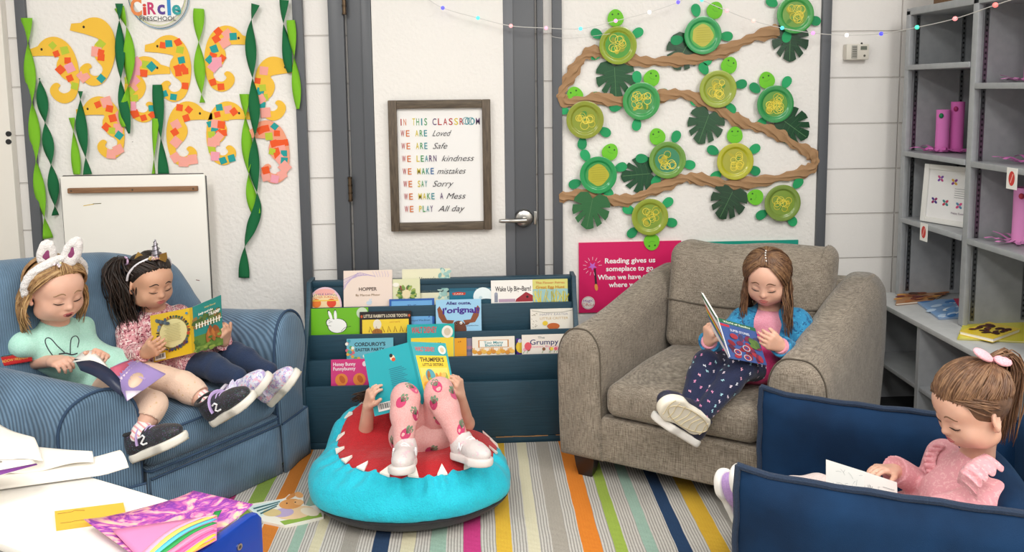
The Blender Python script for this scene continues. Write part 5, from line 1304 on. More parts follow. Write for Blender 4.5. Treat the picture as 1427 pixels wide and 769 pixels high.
# picture book lying on the rug
t = thing('picture_book', 'bunny picture book lying open faced on the rug beside the beanbag', 'book', flat(400, 708))
ol = [(275, 470), (330, 515), (395, 574), (530, 603), (650, 580), (778, 545), (782, 520), (762, 480), (735, 470), (690, 478), (655, 470), (650, 440), (652, 410), (630, 386), (605, 390), (590, 412), (560, 402), (535, 425), (515, 432)]
fp = lambda x, y, z=.018: flat(280+x*.2198, 600+y*.2198, z)
m = MB(); pt = [fp(x, y) for x, y in ol]; nb = len(pt)
pts = pt; m.add(pts+[p-V3((0, 0, .0085)) for p in pts], [tuple(range(nb)), tuple(range(2*nb-1, nb-1, -1))]+[(i, i+nb, (i+1) % nb+nb, (i+1) % nb) for i in range(nb)], M('e9e6da', .5))
def fl_(pts, c, l): m.add([fp(x, y)+V3((0, 0, l*.00012)) for x, y in pts], [tuple(range(len(pts)))], M(c, .45))
def fe(x, y, a, b, c, l, rot=0): fl_([(x+a*math.cos(q)*math.cos(rot)-b*math.sin(q)*math.sin(rot), y+a*math.cos(q)*math.sin(rot)+b*math.sin(q)*math.cos(rot)) for q in [2*PI*i/18 for i in range(18)]], c, l)
fl_([(300, 480), (330, 512), (380, 548), (520, 440), (510, 436)], 'cfe2e0', 1)
fl_([(500, 575), (530, 598), (770, 545), (760, 520)], '8fb04a', 2); fe(600, 520, 120, 40, 'e8c9a0', 3, -.15); fe(520, 520, 70, 28, 'b8a8cc', 4, -.1); fe(690, 515, 60, 25, 'eadfc8', 5, .2)
fe(570, 465, 75, 32, 'd99a5a', 6, -.1); fe(575, 415, 40, 12, 'd08a4a', 7, -.5); fe(622, 408, 28, 18, 'e0a468', 8, .3); fe(620, 455, 32, 18, 'e5b078', 9); fe(545, 462, 5, 4, '2a1a12', 10); fe(598, 455, 5, 4, '2a1a12', 10); fe(450, 520, 60, 24, 'd5c08a', 5)
for i in range(3): fl_([(330+i*22, 492+i*16), (500-i*10, 448+i*14), (502-i*10, 454+i*14), (336+i*22, 500+i*16)], '3f6a70', 11)
m.build('cover', t, 0)

# papers on the art table
CRM = M('f4efe6', .7, 'paper')
def sheet(name, label, cat, fn, mat, art=None, nu=16, nv=8, group=None):
    m = MB(); m.grid(fn, nu, nv, mat); o = None
    if art:
        def f3(u, v, w):
            u = min(max(u, 0), 1); v = min(max(v, 0), 1); a = V3(fn(u, v)); e = .01
            n = (V3(fn(min(1, u+e), v))-V3(fn(max(0, u-e), v))).cross(V3(fn(u, min(1, v+e)))-V3(fn(u, max(0, v-e)))).normalized()
            if n.z < 0: n = -n
            return a+n*(w+.0012)
        art.into(m, V3((0, 0, 0)), V3((1, 0, 0)), V3((0, 1, 0)), None, f3)
    o = m.build(name, None, 60, .0012); return tag(o, label, cat, group)
def pl(a, b, c, d, bul=0.0, curl=None):
    """sheet through four corner points (a far left, b far right, c near right, d near left)"""
    def fn(u, v):
        p = (a*(1-u)+b*u)*(1-v)+(d*(1-u)+c*u)*v
        return p+V3((0, 0, bul*math.sin(PI*u)*math.sin(PI*v)+(curl(u, v) if curl else 0)))
    return fn
zt = ZT+.003
sheet('paper_sheet', 'large cream paper sheet with a rolled front edge lying on the table', 'paper', pl(flat(-60, 655, zt+.012), flat(165, 636, zt+.02), flat(180, 657, zt+.004), flat(-60, 690, zt+.004), 0, lambda u, v: .020*math.sin(PI*min(1, v*1.05))**.6*(.4+.6*u)+.012*max(0, u-.85)/.15), CRM, None, 24, 14)
sheet('paper_sheet', 'cream paper sheet behind the rolled one, its corner sticking up', 'paper', pl(flat(-60, 612, zt+.05), flat(128, 630, zt+.04), flat(131, 646, zt+.03), flat(-60, 665, zt+.026), 0, lambda u, v: .014*math.sin(PI*v)*u+.008*math.sin(u*9)*v), CRM, None, 24, 12)
sheet('paper_sheet', 'topmost cream paper sheet sloping up at the left edge of the table', 'paper', pl(flat(-60, 560, zt+.085), flat(48, 612, zt+.07), flat(60, 640, zt+.055), flat(-60, 650, zt+.06), .012, lambda u, v: .008*math.sin(u*7+v*3)), CRM, None, 24, 12)
pa = Art(); pa.poly([(0, .72), (1, .8), (1, 1), (0, 1)], '7a3a8c'); pa.ell(.3, .2, .25, .12, 'a49c92')
sheet('painting', 'small painting with a purple edge at the left end of the table', 'painting', pl(flat(-50, 640, zt+.088), flat(45, 640, zt+.082), flat(52, 648, zt+.08), flat(-50, 676, zt+.086)), CRM, pa)
# yellow strip
m = MB(); q = [flat(76, 712, ZT+.011), flat(172, 700, ZT+.011), flat(176, 720, ZT+.011), flat(78, 734, ZT+.011)]
m.add(q+[p-V3((0, 0, .0105)) for p in q], [(3, 2, 1, 0), (4, 5, 6, 7), (0, 1, 5, 4), (1, 2, 6, 5), (2, 3, 7, 6), (3, 0, 4, 7)], M('e0b53c', .6, 'paper'))
ar = [flat(x, y, ZT+.0113) for x, y in ((80, 716), (100, 713), (104, 711), (118, 711))]; m.tube(ar, .0009, M('9a7420', .6), 5)
m.tube([flat(x, y, ZT+.0113) for x, y in ((84, 729), (100, 727), (103, 726), (150, 720))], .0009, M('9a7420', .6), 5)
tag(m.build('folded_card', None, 0), 'folded yellow card strip lying on the white table', 'card')
# paintings
t_ = NT('watercolour_wash'); t_.rough(.7); v_ = t_.co(); n_ = t_.noise(t_.co('Object', (7, 14, 7)), 2, 4, .6); n_.inputs['Distortion'].default_value = 1.2
t_.col(t_.ramp(n_.outputs[0], [(.30, 'f2cf9a'), (.40, 'f0b0b8'), (.47, 'c45aa8'), (.53, '7a2ca0'), (.58, 'b455b0'), (.66, 'f0a8b0'), (.75, 'f3dc8a')])); WCOL = t_.m
pa = Art(); pa.line([(.5, .62), (.62, .74), (.74, .76), (.84, .68)], .07, '1d9a4c')
sheet('painting', 'purple and pink finger painting, the farther and larger of the curled pair', 'painting', pl(flat(117, 729, ZT+.02), flat(270, 689, ZT+.03), flat(353, 708, ZT+.04), flat(215, 800, ZT+.012), -.006, lambda u, v: .010*abs(2*u-1)**3), WCOL, pa)
pa = Art()
for i, c in enumerate(('f0a030', 'f3d64a', 'e05a9c', 'f08ab0', '1f9a4a', '58c0d8', 'f3e06a', 'f0a8c8')):
    pts = []
    for j in range(13): x = .02+.96*j/12; pts.append((x, max(.03, min(.97, .97-(.03+.115*i)*(.35+1.0*x)+.12*math.sin(PI*x)))))
    pa.line(pts, .075, c)
sheet('painting', 'rainbow striped painting with a curled edge beside the blue end panel', 'painting', pl(flat(156, 738, ZT+.034), flat(303, 721, ZT+.05), flat(302, 756, ZT+.05), flat(215, 800, ZT+.026), .01, lambda u, v: .006*u), M('e888b8', .7, 'paper'), pa)

# ------------------------------------------------------------------ things on the shelves
PK = ['e07cc6', 'd76ab8', 'e794cf']
def paper_tube(px, pb, pt, X_, r, z, label, nst, seed, eye):
    d = _fw+_rt*((px-CX)/FPX)+_dn*((pb-CY)/FPX); c = CAMP+d*(X_/d.x); c.z = z+.004; rd = random.Random(seed)
    d2 = _fw+_rt*((px-CX)/FPX)+_dn*((pt-CY)/FPX); top = (CAMP+d2*(X_/d2.x)).z; h = top-z
    t = thing('paper_tube_octopus', label, 'paper octopus', c, 'pink paper tube octopuses on the shelves')
    m = MB(); mt = M(PK[seed % 3], .8, 'paper')
    m.lathe([(r, 0), (r*.98, h*.5), (r, h), (r*.92, h), (r*.9, h*.5), (r*.92, 0)], mt, Matrix.Translation(c), 24); m.build('tube', t, 50)
    for s in ((-.25,), (.35,))[:eye]:
        q = math.atan2(-c.y, -c.x)+s[0]; p = c+V3((math.cos(q)*(r+.001), math.sin(q)*(r+.001), h*.86)); m = MB(); m.ball(p, (.009, .009, .011), M(['0f7a4a', 'a82a6a', 'c23a50'][seed % 3], .6), seg=12); m.build('button_eye', t)
    for i in range(nst):
        q = 2*PI*i/nst+rd.random()*.4; l = .05+.06*rd.random(); pts = [c+V3((math.cos(q)*r, math.sin(q)*r, .012)), c+V3((math.cos(q)*(r+l*.3), math.sin(q)*(r+l*.3), .004)), c+V3((math.cos(q+.1)*(r+l*.7), math.sin(q+.1)*(r+l*.7), .003+.02*rd.random())), c+V3((math.cos(q+.2)*(r+l), math.sin(q+.2)*(r+l), .004+.02*rd.random()))]
        m = MB(); m.tube(smoothpts(pts, 4), .008, mt, 6, flat=.12, up=(0, 0, 1)); m.build('tentacle', t)
paper_tube(1312, 212, 154, 1.97, .026, 1.160, 'shorter pink paper tube octopus with a green button, second shelf of the left bay', 9, 0, 1)
paper_tube(1332, 209, 143, 2.03, .026, 1.160, 'taller pink paper tube octopus behind the shorter one in the left bay', 9, 1, 1)
paper_tube(1440, 108, 38, 2.02, .03, 1.452, 'pink paper tube octopus cut by the photo edge on the upper right shelf', 10, 2, 1)
paper_tube(1444, 230, 165, 2.02, .03, 1.157, 'paper tube octopus on the middle right shelf showing only its trailing tentacles', 11, 0, 0)
paper_tube(1424, 335, 262, 2.0, .034, .861, 'large pink paper tube octopus on the lowest right shelf', 12, 2, 1)
def shelf_tag(y, z, label):
    t = thing('shelf_tag', label, 'shelf tag', (XF-.006, y, z)); m = MB(); w, h = .05, .075
    m.span((XF-.0075, y-w/2, z-h/2), (XF-.0055, y+w/2, z+h/2), M('f3f1ec', .4)); a = Art(); a.ell(0, 0, .015, .026, 'd23a34'); a.line([(-.006, -.016), (0, 0), (.006, .017)], .004, 'f0b0a8'); a.into(m, (XF-.0077, y, z), (0, -1, 0), (0, 0, 1)); m.build('card', t, 0)
shelf_tag(2.965, .833, 'white tag with a red oval on the shelf edge below the framed handprint picture')
shelf_tag(2.475, 1.118, 'white tag with a red oval on a shelf edge of the right bay')
# framed handprints
d = at(1319, 316, 2.80); t = thing('handprint_picture', 'white framed sheet of coloured butterfly prints leaning on the grey shelf', 'picture frame', (1.99, 2.83, .866))
a, b = V3((1.898, 3.04, .868)), V3((2.005, 2.79, .868)); Uf = (b-a).normalized(); wf = (b-a).length; Vf = (V3((0, 0, 1))+V3((.08, .05, 0))).normalized(); hf = .245; Nf = Uf.cross(Vf)
WHT = M('efeeea', .4)
for (x0_, x1_, z0_, z1_) in ((0, .022, 0, hf), (wf-.022, wf, 0, hf), (.022, wf-.022, 0, .022), (.022, wf-.022, hf-.022, hf)):
    m = MB(); m.prism([(x0_, z0_), (x1_, z0_), (x1_, z1_), (x0_, z1_)], a-Nf*.001, Uf, Vf, .014, WHT, .002); m.build('frame_rail', t)
m = MB(); cutout([(.02, .02), (wf-.02, .02), (wf-.02, hf-.02), (.02, hf-.02)], a+Nf*.004, Uf, Vf, .003, M('f4f3f3', .3), m); ar = Art()
for x, z, c1, c2 in ((.22, .82, '7a4aa8', 'c24a8a'), (.48, .78, '8a3a9a', 'e0b04a'), (.14, .36, '9a2a6a', '4a3a8a'), (.35, .34, 'c23a5a', '3a8a8a'), (.6, .32, 'd8508a', '5a8ab0')):
    X_, Z_ = .02+x*(wf-.04), .02+z*(hf-.04)
    for k in range(4): ar.ell(X_+.009*math.cos(k*1.57+.8), Z_+.009*math.sin(k*1.57+.8), .0075, .005, (c1, c2)[k % 2], k*1.57+.8, 10)
for i in range(5): ar.rect(.5*wf, .62*hf-i*.009, .86*wf, .622*hf-i*.009+.0012, '8d8d92')
ar.text('Happy Easter', .58*wf, .2*hf, .008, '7a5a7a'); ar.into(m, a+Nf*.0043, Uf, Vf); m.build('print', t, 0)
# magazines and books on the counter
zc = .5115
def flat_book(name, label, corners, th, cov, fn=None, curl=0.0):
    P = [flat(x, y, zc+th) for x, y in corners]; t = thing(name, label, 'book', (P[0]+P[2])/2-V3((0, 0, th)))
    m = MB(); cM = M(cov, .35, 'gloss'); dn = V3((0, 0, -1)); n2 = len(P)
    for o_, tk in ((0, .0012), (th-.0012, .0012)):
        vs = [p+dn*o_ for p in P]; m.add(vs+[p+dn*tk for p in vs], [(3, 2, 1, 0)[::-1] if 0 else (0, 1, 2, 3), (7, 6, 5, 4), (0, 4, 5, 1), (1, 5, 6, 2), (2, 6, 7, 3), (3, 7, 4, 0)], cM)
    if fn: r = Art(); fn(r); r.into(m, P[0], V3((1, 0, 0)), V3((0, 1, 0)), None, lambda u, v, w: (P[0]*(1-u)+P[1]*u)*v+(P[3]*(1-u)+P[2]*u)*(1-v)+V3((0, 0, w+.0003)))
    m.build('cover', t, 0); c = sum(P, V3((0, 0, 0)))/4
    m = MB(); vs = [p+(c-p)*.03+dn*.0013 for p in P]; m.add(vs+[p+dn*(th-.0028) for p in vs], [(0, 1, 2, 3), (7, 6, 5, 4), (0, 4, 5, 1), (1, 5, 6, 2), (2, 6, 7, 3), (3, 7, 4, 0)], PAGE); m.build('page_block', t, 0)
def fb1(r):
    rd = random.Random(2)
    for i in range(30): r.ell(rd.random(), rd.random(), .12, .1, ['a8683a', '8a4a2a', 'c9904a', '5a3a2a', '6a2a2a'][i % 5], rd.random()*3, 9)
flat_book('magazine', 'brown covered magazine lying at the far end of the grey counter', [(1252, 409), (1318, 407), (1300, 418), (1248, 423)], .008, 'b07a4a', fb1)
def fb2(r):
    rd = random.Random(4)
    for i in range(22): r.ell(rd.random(), rd.random(), .18, .06, ['e4ecf4', '6a9ad0', 'b8d0ea', '3f78b8'][i % 4], .4, 9)
    r.rect(.82, .5, 1, 1, 'c23a5a')
flat_book('magazine', 'blue and white magazine lying in front of the brown one on the counter', [(1275, 418), (1340, 416), (1352, 441), (1308, 443)], .006, '7fa8d8', fb2)
flat_book('picture_book', 'flat yellow green book under the thicker yellow one on the counter', [(1342, 452), (1440, 446), (1440, 476), (1334, 471)], .006, 'd8cf3a')
zc += .0065
def fb3(r):
    rd = random.Random(5)
    for i in range(26): r.ell(.15+.7*rd.random(), .25+.55*rd.random(), .1, .07, ['4a1f1c', '5c2a22', '3a1614'][i % 3], rd.random()*3, 8)
flat_book('picture_book', 'thick yellow book with a dark red pattern stacked on the counter', [(1378, 448), (1422, 458), (1384, 472), (1337, 461)], .014, 'e8c92a', fb3)
# coloured books seen inside the base cabinet and the box on top
for k, (c_, nm, yy) in enumerate((('b52a2a', 'red book standing inside the open base cabinet, its top edge just visible', 2.50), ('2a4a9a', 'blue book beside the red one inside the open base cabinet', 2.47))):
    t = thing('picture_book', nm, 'book', (1.92, yy, .244)); m = MB(); m.span((1.83, yy-.012, .244), (2.03, yy-.009, .46), M(c_, .4)); m.span((1.83, yy+.009, .244), (2.03, yy+.012, .46), M(c_, .4)); m.span((1.83, yy-.012, .244), (1.833, yy+.012, .46), M(c_, .4)); m.build('cover', t, 0)
    m = MB(); m.span((1.834, yy-.0085, .246), (2.025, yy+.0085, .456), PAGE); m.build('page_block', t, 0)
t = thing('wicker_box', 'brown woven box on top of the metal shelving', 'box', (2.03, 2.95, 1.776)); m = MB(); WK = M('8a6a4c', .8, 'wood', h2='6a4e36', sc=(40, 40, 160))
m.span((1.93, 2.80, 1.7765), (2.13, 3.08, 1.93), WK, .008); m.build('body', t); m = MB(); m.span((1.925, 2.795, 1.931), (2.135, 3.085, 1.955), WK, .006); m.build('lid', t)
# ================================================================== CHILDREN
def nrm(v): v = V3(v); return v.normalized()
class Head:
    def __init__(s, C, F, U=(0, 0, 1), sc=1.1):
        s.C = V3(C); s.F = nrm(F); s.R = s.F.cross(V3(U)).normalized(); s.U = s.R.cross(s.F).normalized(); s.s = sc
    def p(s, r, u, f): return s.C+(s.R*r+s.U*u+s.F*f)*s.s
    def ax(s): return (tuple(s.R), tuple(s.U), tuple(s.F))
    def add(s, S, neck):
        k = s.s; A = s.ax(); E = lambda c, r, kk, sub=False: S.ell(s.p(*c), tuple(x*k for x in r), A, kk*k, sub)
        E((0, .020, -.012), (.073, .076, .087), .02)
        E((0, -.024, .024), (.059, .066, .058), .03)
        E((0, -.066, .050), (.026, .022, .026), .035)
        for q in (-1, 1):
            E((q*.033, -.040, .047), (.027, .026, .026), .022)
            E((q*.042, -.068, .012), (.022, .022, .03), .03)
        E((0, .028, .048), (.05, .03, .024), .03)
        for q in (-1, 1): E((q*.029, -.008, .0885), (.0155, .0105, .013), .013, True)
        for q in (-1, 1): E((q*.0285, -.0095, .066), (.0145, .0125, .0135), .004)
        S.cap(s.p(0, -.004, .076), s.p(0, -.031, .0865), .0055*k, .0085*k, .011*k)
        S.ell(s.p(0, -.0315, .0875), (.0085*k, .0075*k, .0085*k), A, .006*k)
        for q in (-1, 1): S.ell(s.p(q*.0085, -.0345, .080), (.0062*k, .0052*k, .0065*k), A, .005*k)
        E((0, -.055, .073), (.021, .012, .012), .012)
        E((0, -.0525, .0815), (.0135, .0038, .0055), .004); E((0, -.0605, .0795), (.0115, .0042, .0055), .004)
        E((0, -.0565, .090), (.014, .0012, .006), .003, True)
        for q in (-1, 1):
            c = s.p(q*.0735, -.014, -.006); a1 = (s.R*q*.85-s.F*.5).normalized(); a2 = (s.U-s.F*.25).normalized(); a3 = a1.cross(a2)
            S.ell(c, (.0065*k, .0265*k, .0165*k), (a1, a2, a3), .004*k); S.ell(c+a1*.007*k, (.0062*k, .0175*k, .0100*k), (a1, a2, a3), .003*k, True)
            S.ell(s.p(q*.073, -.036, .002), (.006*k, .008*k, .007*k), A, .005*k)
        S.cap(s.p(0, -.05, -.02), neck, .034*k, .038*k, .02)
    def bvhp(s, b, r, u, off=.0):
        o = s.p(r, u, .2); h = b.ray_cast(o, -s.F)
        return (h[0] if h[0] is not None else s.p(r, u, .08))+s.F*off*s.s
    def features(s, par, bv, brow, lash='2a1a14', lip='c2666a', openm=False, eye=None):
        k = s.s
        for q in (-1, 1):
            m = MB(); m.tube([s.bvhp(bv, q*(.013+.031*t), .0135+.0065*math.sin(PI*min(1, t*1.15)**.8)-.003*t, -.0002) for t in [i/9 for i in range(10)]], [(.0012+.0016*math.sin(PI*(i+.7)/10.4))*k for i in range(10)], M(brow, .8), 6, flat=.5, up=tuple(s.F)); m.build('eyebrow', par)
            m = MB(); P = [s.bvhp(bv, q*(.0285+.0145*t), -.0145-.0035*(1-t*t)+.0015*t*1, .0006) for t in [-1+i/5 for i in range(11)]]
            m.tube(P, [(.0006+.0012*math.sin(PI*(i+.5)/11))*k for i in range(11)], M(lash, .6), 6)
            for i in range(2, 11): m.tube([P[i], P[i]+(s.F*.0028-s.U*.003+s.R*q*.0006*(i-4))*k], [.0005*k, .0001*k], M(lash, .6), 4)
            m.build('eyelashes', par)
        m = MB()
        for u0, dz, rr, b in ((-.0532, -.0008, .0029, 1), (-.0602, .0012, .0033, -1)):
            m.tube([s.bvhp(bv, .0165*t, u0+(.0018*(1-abs(t))*b-(.0016 if b > 0 and abs(t) < .2 else 0)) + (-.0022 if b > 0 else .0035)*t*t, -.0007) for t in [-1+i/6 for i in range(13)]], [(.0008+(rr-.0008)*math.sin(PI*(i+.6)/13.2))*k for i in range(13)], M(lip, .4), 8, flat=.7, up=tuple(s.F))
        m.build('lips', par)
        if openm:
            m = MB(); c = s.bvhp(bv, 0, -.0575, .001); m.ball(c, (.0095*k, .0045*k, .003*k), M('5a1f22', .5), Matrix((s.R, s.U, s.F)).transposed()); m.build('open_mouth', par)
    # --- hair
    def scalp(s, az, el, off=0.0):
        a, e = math.radians(az), math.radians(el)
        d = (math.sin(a)*math.cos(e), math.sin(e), math.cos(a)*math.cos(e))
        return s.p(d[0]*(.077+off), .020+d[1]*(.080+off), -.012+d[2]*(.092+off))
    def cap_(s, S, line=.62, g=.004, el=41):
        k = s.s; S.ell(s.p(0, .020, -.012), ((.073+g)*k, (.076+g)*k, (.088+g)*k), s.ax(), .01)
        p0 = s.scalp(0, el); S.cut(p0, s.F*.80-s.U*line, .004); S.cut(s.p(0, -.05, 0), -s.U, .004)

def slerp_path(h, a, b, n, off0, off1):
    def d(t): a_, e_ = math.radians(t[0]), math.radians(t[1]); return V3((math.sin(a_)*math.cos(e_), math.sin(e_), math.cos(a_)*math.cos(e_)))
    A, B_ = d(a), d(b); w = math.acos(max(-1, min(1, A.dot(B_)))); out = []
    for i in range(n):
        t = i/(n-1); v = (A*math.sin((1-t)*w)+B_*math.sin(t*w))/math.sin(w) if w > 1e-3 else A
        o = off0+(off1-off0)*t+.006*math.sin(PI*t)
        out.append(h.p(v.x*(.075+o), .020+v.y*(.078+o), -.012+v.z*(.090+o)))
    return out

def hand(S, Wp, d, n, t, sc=1.0, curl=.9, spread=0.0, thumb=(.6, .6, .35), r=.0064):
    """palm, four fingers of three bones, thumb.  d towards fingers, n the way the palm faces, t towards the thumb"""
    d, n, t = nrm(d), V3(n), V3(t); n = (n-d*n.dot(d)).normalized(); t = (t-d*t.dot(d)-n*t.dot(n)).normalized(); k = sc
    offs = (.0195, .0066, -.0064, -.0185); ln = (.040, .045, .041, .032)
    for i in range(4):
        kn = Wp+d*(.050-.004*abs(i-1.2))*k+t*offs[i]*k
        S.cap(Wp+d*.008*k+t*offs[i]*.55*k, kn, .0115*k, .0088*k, .008*k)
        p = kn; q = 0
        for j, (f, c) in enumerate(((.45, .55), (.31, .75), (.24, .55))):
            q += curl*c; dd = d*math.cos(q)+n*math.sin(q)+t*(spread*offs[i]*12); dd.normalize()
            e = p+dd*ln[i]*f*k; r0 = (r-.0006*j-(.0006 if i == 3 else 0))*k; S.cap(p, e, r0, r0-.0006*k, .0018*k); p = e
    b = Wp+d*.016*k+t*.016*k; td = nrm(t*thumb[0]+d*thumb[1]+n*thumb[2]); e = b+td*.026*k
    S.cap(Wp+d*.006*k, b, .0105*k, .0105*k, .006*k); S.cap(b, e, .0098*k, .0076*k, .003*k)
    td2 = nrm(td*.75+d*.55+n*.2); S.cap(e, e+td2*.021*k, .0075*k, .0058*k, .002*k)

def torso(S, J, g=0.0, k=.03):
    S.cap(J['pel'], J['waist'], .082+g, .076+g, k); S.cap(J['waist'], J['chest'], .076+g, .080+g, k)
    S.cap(J['shL'], J['shR'], .036+g, .036+g, k); S.cap(J['chest'], J['nk'], .06+g, .04+g, k)
    for q in 'LR': S.cap(J['pel'], J['hip'+q], .07+g, .07+g, k)
def arm(S, J, q, g=0.0, wr=1.0, k=.012):
    S.cap(J['sh'+q], J['el'+q], .034+g, .029+g, k); S.cap(J['el'+q], J['wr'+q], .0285+g, (.0195+g)*wr, k)
def leg(S, J, q, g=0.0, k=.015):
    S.cap(J['hip'+q], J['kn'+q], .056+g, .041+g, .02); kn = V3(J['kn'+q]); an = V3(J['an'+q])
    m = kn+(an-kn)*.35; S.cap(kn, m, .040+g, .038+g, k); S.cap(m, an, .038+g, .026+g, k)
def bounds(J, m=.14):
    P = [V3(v) for v in J.values()]
    return [min(p[i] for p in P)-m for i in range(3)], [max(p[i] for p in P)+m for i in range(3)]

def foot_mat(heel, toe, up):
    """frame of a shoe: x to the toe, z up out of the sole"""
    x = nrm(V3(toe)-V3(heel)); z = V3(up); z = (z-x*z.dot(x)).normalized(); y = z.cross(x)
    return Matrix(((x.x, y.x, z.x, heel[0]), (x.y, y.y, z.y, heel[1]), (x.z, y.z, z.z, heel[2]), (0, 0, 0, 1)))
def shoe(par, X, ln, up_m, sole_m, lbl, style='strap', collar=None, acc=None, logo=None, tread=None, label=None):
    """upper, sole, straps or laces; X from foot_mat, origin under the heel"""
    k = ln/.17
    S = SDF((-.04, -.05, -.01), (.20, .05, .11), .0028)
    S.cap((.012, 0, .035), (.012, 0, .062), .034, .032, .01); S.ell((.115, -.001, .030), (.055, .034, .027), None, .03); S.cap((.03, 0, .045), (.10, 0, .034), .031, .027, .02); S.ell((.02, 0, .035), (.033, .03, .03), None, .02)
    S.cap((.010, 0, .078), (.020, 0, .115), .024, .029, .006, True); S.cut((0, 0, .012), (0, 0, -1)); Xk = X @ Matrix.Scale(k, 4)
    o = S.build('shoe', up_m, par, 1, Xk)
    if label: o['label'] = label
    S = SDF((-.04, -.055, -.02), (.20, .055, .05), .0028)
    S.cap((.012, 0, .006), (.06, 0, .006), .037, .034, .01); S.cap((.06, 0, .006), (.125, -.002, .008), .031, .041, .01); S.cap((.125, -.002, .008), (.142, -.002, .012), .04, .033, .01)
    S.cut((0, 0, -.006), (0, 0, -1), .006); S.cut((0, 0, .019), (0, 0, 1), .004); sl = S.build('sole', sole_m, o, 1, Xk)
    tp = lambda p: Xk @ V3(p)
    if tread:
        m = MB()
        for i in range(8):
            x = -.008+i*.023; w = .022 if x < .05 else .028
            m.tube([tp((x+.006*math.sin(q*2.2+i), w*q, -.0062)) for q in [-1+j/4 for j in range(9)]], .0016*k, tread, 5)
        m.tube([tp((.065+.085*math.cos(q), .028*math.sin(q), -.0062)) for q in [2*PI*j/36 for j in range(36)]], .0016*k, tread, 5, closed=True); m.build('tread', sl)
    if collar:
        m = MB(); m.tube([tp((.013+.030*math.cos(q), .0285*math.sin(q), .078-.006*math.cos(q))) for q in [2*PI*j/24 for j in range(24)]], .0055*k, collar, 8, closed=True); m.build('collar', o)
    ac = acc or M('e9e6ee', .6)
    if style == 'strap':
        m = MB(); m.tube([tp((.048+.012*abs(q)*0+.004*q, .0365*math.sin(q*1.5), .034+.0425*math.cos(q*1.5))) for q in [-1+j/6 for j in range(13)]], .0085*k, ac, 8, flat=.35); m.build('strap', o)
    if style in ('lace', 'strap'):
        m = MB()
        for i in range(4):
            x = .068+i*.012; h = .0695-.0045*i
            m.tube([tp((x+.004*q, .019*q, h+.002-.014*q*q)) for q in [-1+j/3 for j in range(7)]], .0022*k, acc or M('f0eef4', .6), 6)
        m.build('laces', o)
    if logo:
        for sd in (-1, 1):
            m = MB(); m.tube([tp((x, sd*(y0+.003), z)) for x, y0, z in logo], .0028*k, M('f2f2f4', .5), 6); m.build('emblem', o)
    return o
SKECH = [(.058, .0300, .056), (.070, .0290, .058), (.076, .0305, .052), (.068, .0325, .046), (.060, .0340, .040), (.066, .0345, .034), (.078, .0335, .034)]

def strand_mesh(par, name, locks, mats, capS=None):
    """hair: smooth cap under many tapered locks, one mesh"""
    m = MB()
    for i, (P, r) in enumerate(locks):
        Q = smoothpts(P, 2); n = len(Q); m.tube(Q, [r*(.55+.45*math.sin(PI*min(1, .15+.85*j/(n*.35))/2))*(1 if j < n*.6 else max(.12, 1-((j/n-.6)/.4)**1.6)) for j in range(n)], mats[i % len(mats)], 6, flat=.55)
    if capS is not None:
        vs, fs = capS.nets(1); m.add(vs, [tuple(f) for f in fs], mats[0])
    return m.build(name, par, 180)

def patterned(name, base, spec, rough=.85, bump=True):
    """cloth printed with scattered shapes; spec: list of (kind, scale, size, colours)"""
    t = NT(name); t.rough(rough); col = base; v = t.co()
    for kind, sc, size, cols in spec:
        if kind == 'blot':
            n = t.noise(t.co('Object', (1, 1, 1), (0, 0, len(cols))), sc, 2, .6); f = t.ramp(n.outputs[0], [(size, '000000'), (size+.03, 'ffffff')])
            col = t.mix(f, col, cols[0])
        elif kind == 'dot':
            o = t.n('TexVoronoi'); o.inputs['Scale'].default_value = sc; o.inputs['Randomness'].default_value = .75
            t.l(v, o.inputs['Vector']); ds = t.math('LESS_THAN', o.outputs['Distance'], size)
            x = t.n('SeparateXYZ'); t.l(o.outputs['Color'], x.inputs[0])
            pc = t.ramp(x.outputs[0], [(i/len(cols), c) for i, c in enumerate(cols)], 'CONSTANT'); nz = t.noise(v, sc*2.6, 1); ds = t.math('MULTIPLY', ds, t.math('GREATER_THAN', nz.outputs[0], .44))
            col = t.mix(ds, col, pc)
        elif kind == 'berry':
            o = t.n('TexVoronoi'); o.inputs['Scale'].default_value = sc; o.inputs['Randomness'].default_value = .6; t.l(v, o.inputs['Vector'])
            def blob(off, rad):
                a = t.n('VectorMath', operation='SUBTRACT'); ms = t.n('VectorMath', operation='SCALE'); ms.inputs['Scale'].default_value = 1; t.l(v, a.inputs[0]); t.l(o.outputs['Position'], a.inputs[1])
                b = t.n('VectorMath', operation='SUBTRACT'); b.inputs[1].default_value = off; t.l(a.outputs[0], b.inputs[0])
                c = t.n('VectorMath', operation='LENGTH'); t.l(b.outputs[0], c.inputs[0]); return t.math('LESS_THAN', c.outputs['Value'], rad)
            col = t.mix(blob((0, 0, .012), size*.55), col, cols[1]); col = t.mix(blob((0, 0, -.004), size), col, cols[0])
        elif kind == 'stripe':
            w = t.n('TexWave', bands_direction=cols[1]); w.inputs['Scale'].default_value = sc; t.l(v, w.inputs[0]); col = t.mix(t.ramp(w.outputs[1], [(size, '000000'), (size+.1, 'ffffff')]), col, cols[0])
    t.col(col); n = t.noise(v, 240, 2); n2 = t.noise(v, 26, 3); t.bump(t.math('ADD', n.outputs[0], t.math('MULTIPLY', n2.outputs[0], 2.5)), .45, .003)
    t.b.inputs['Sheen Weight'].default_value = .1
    return t.m

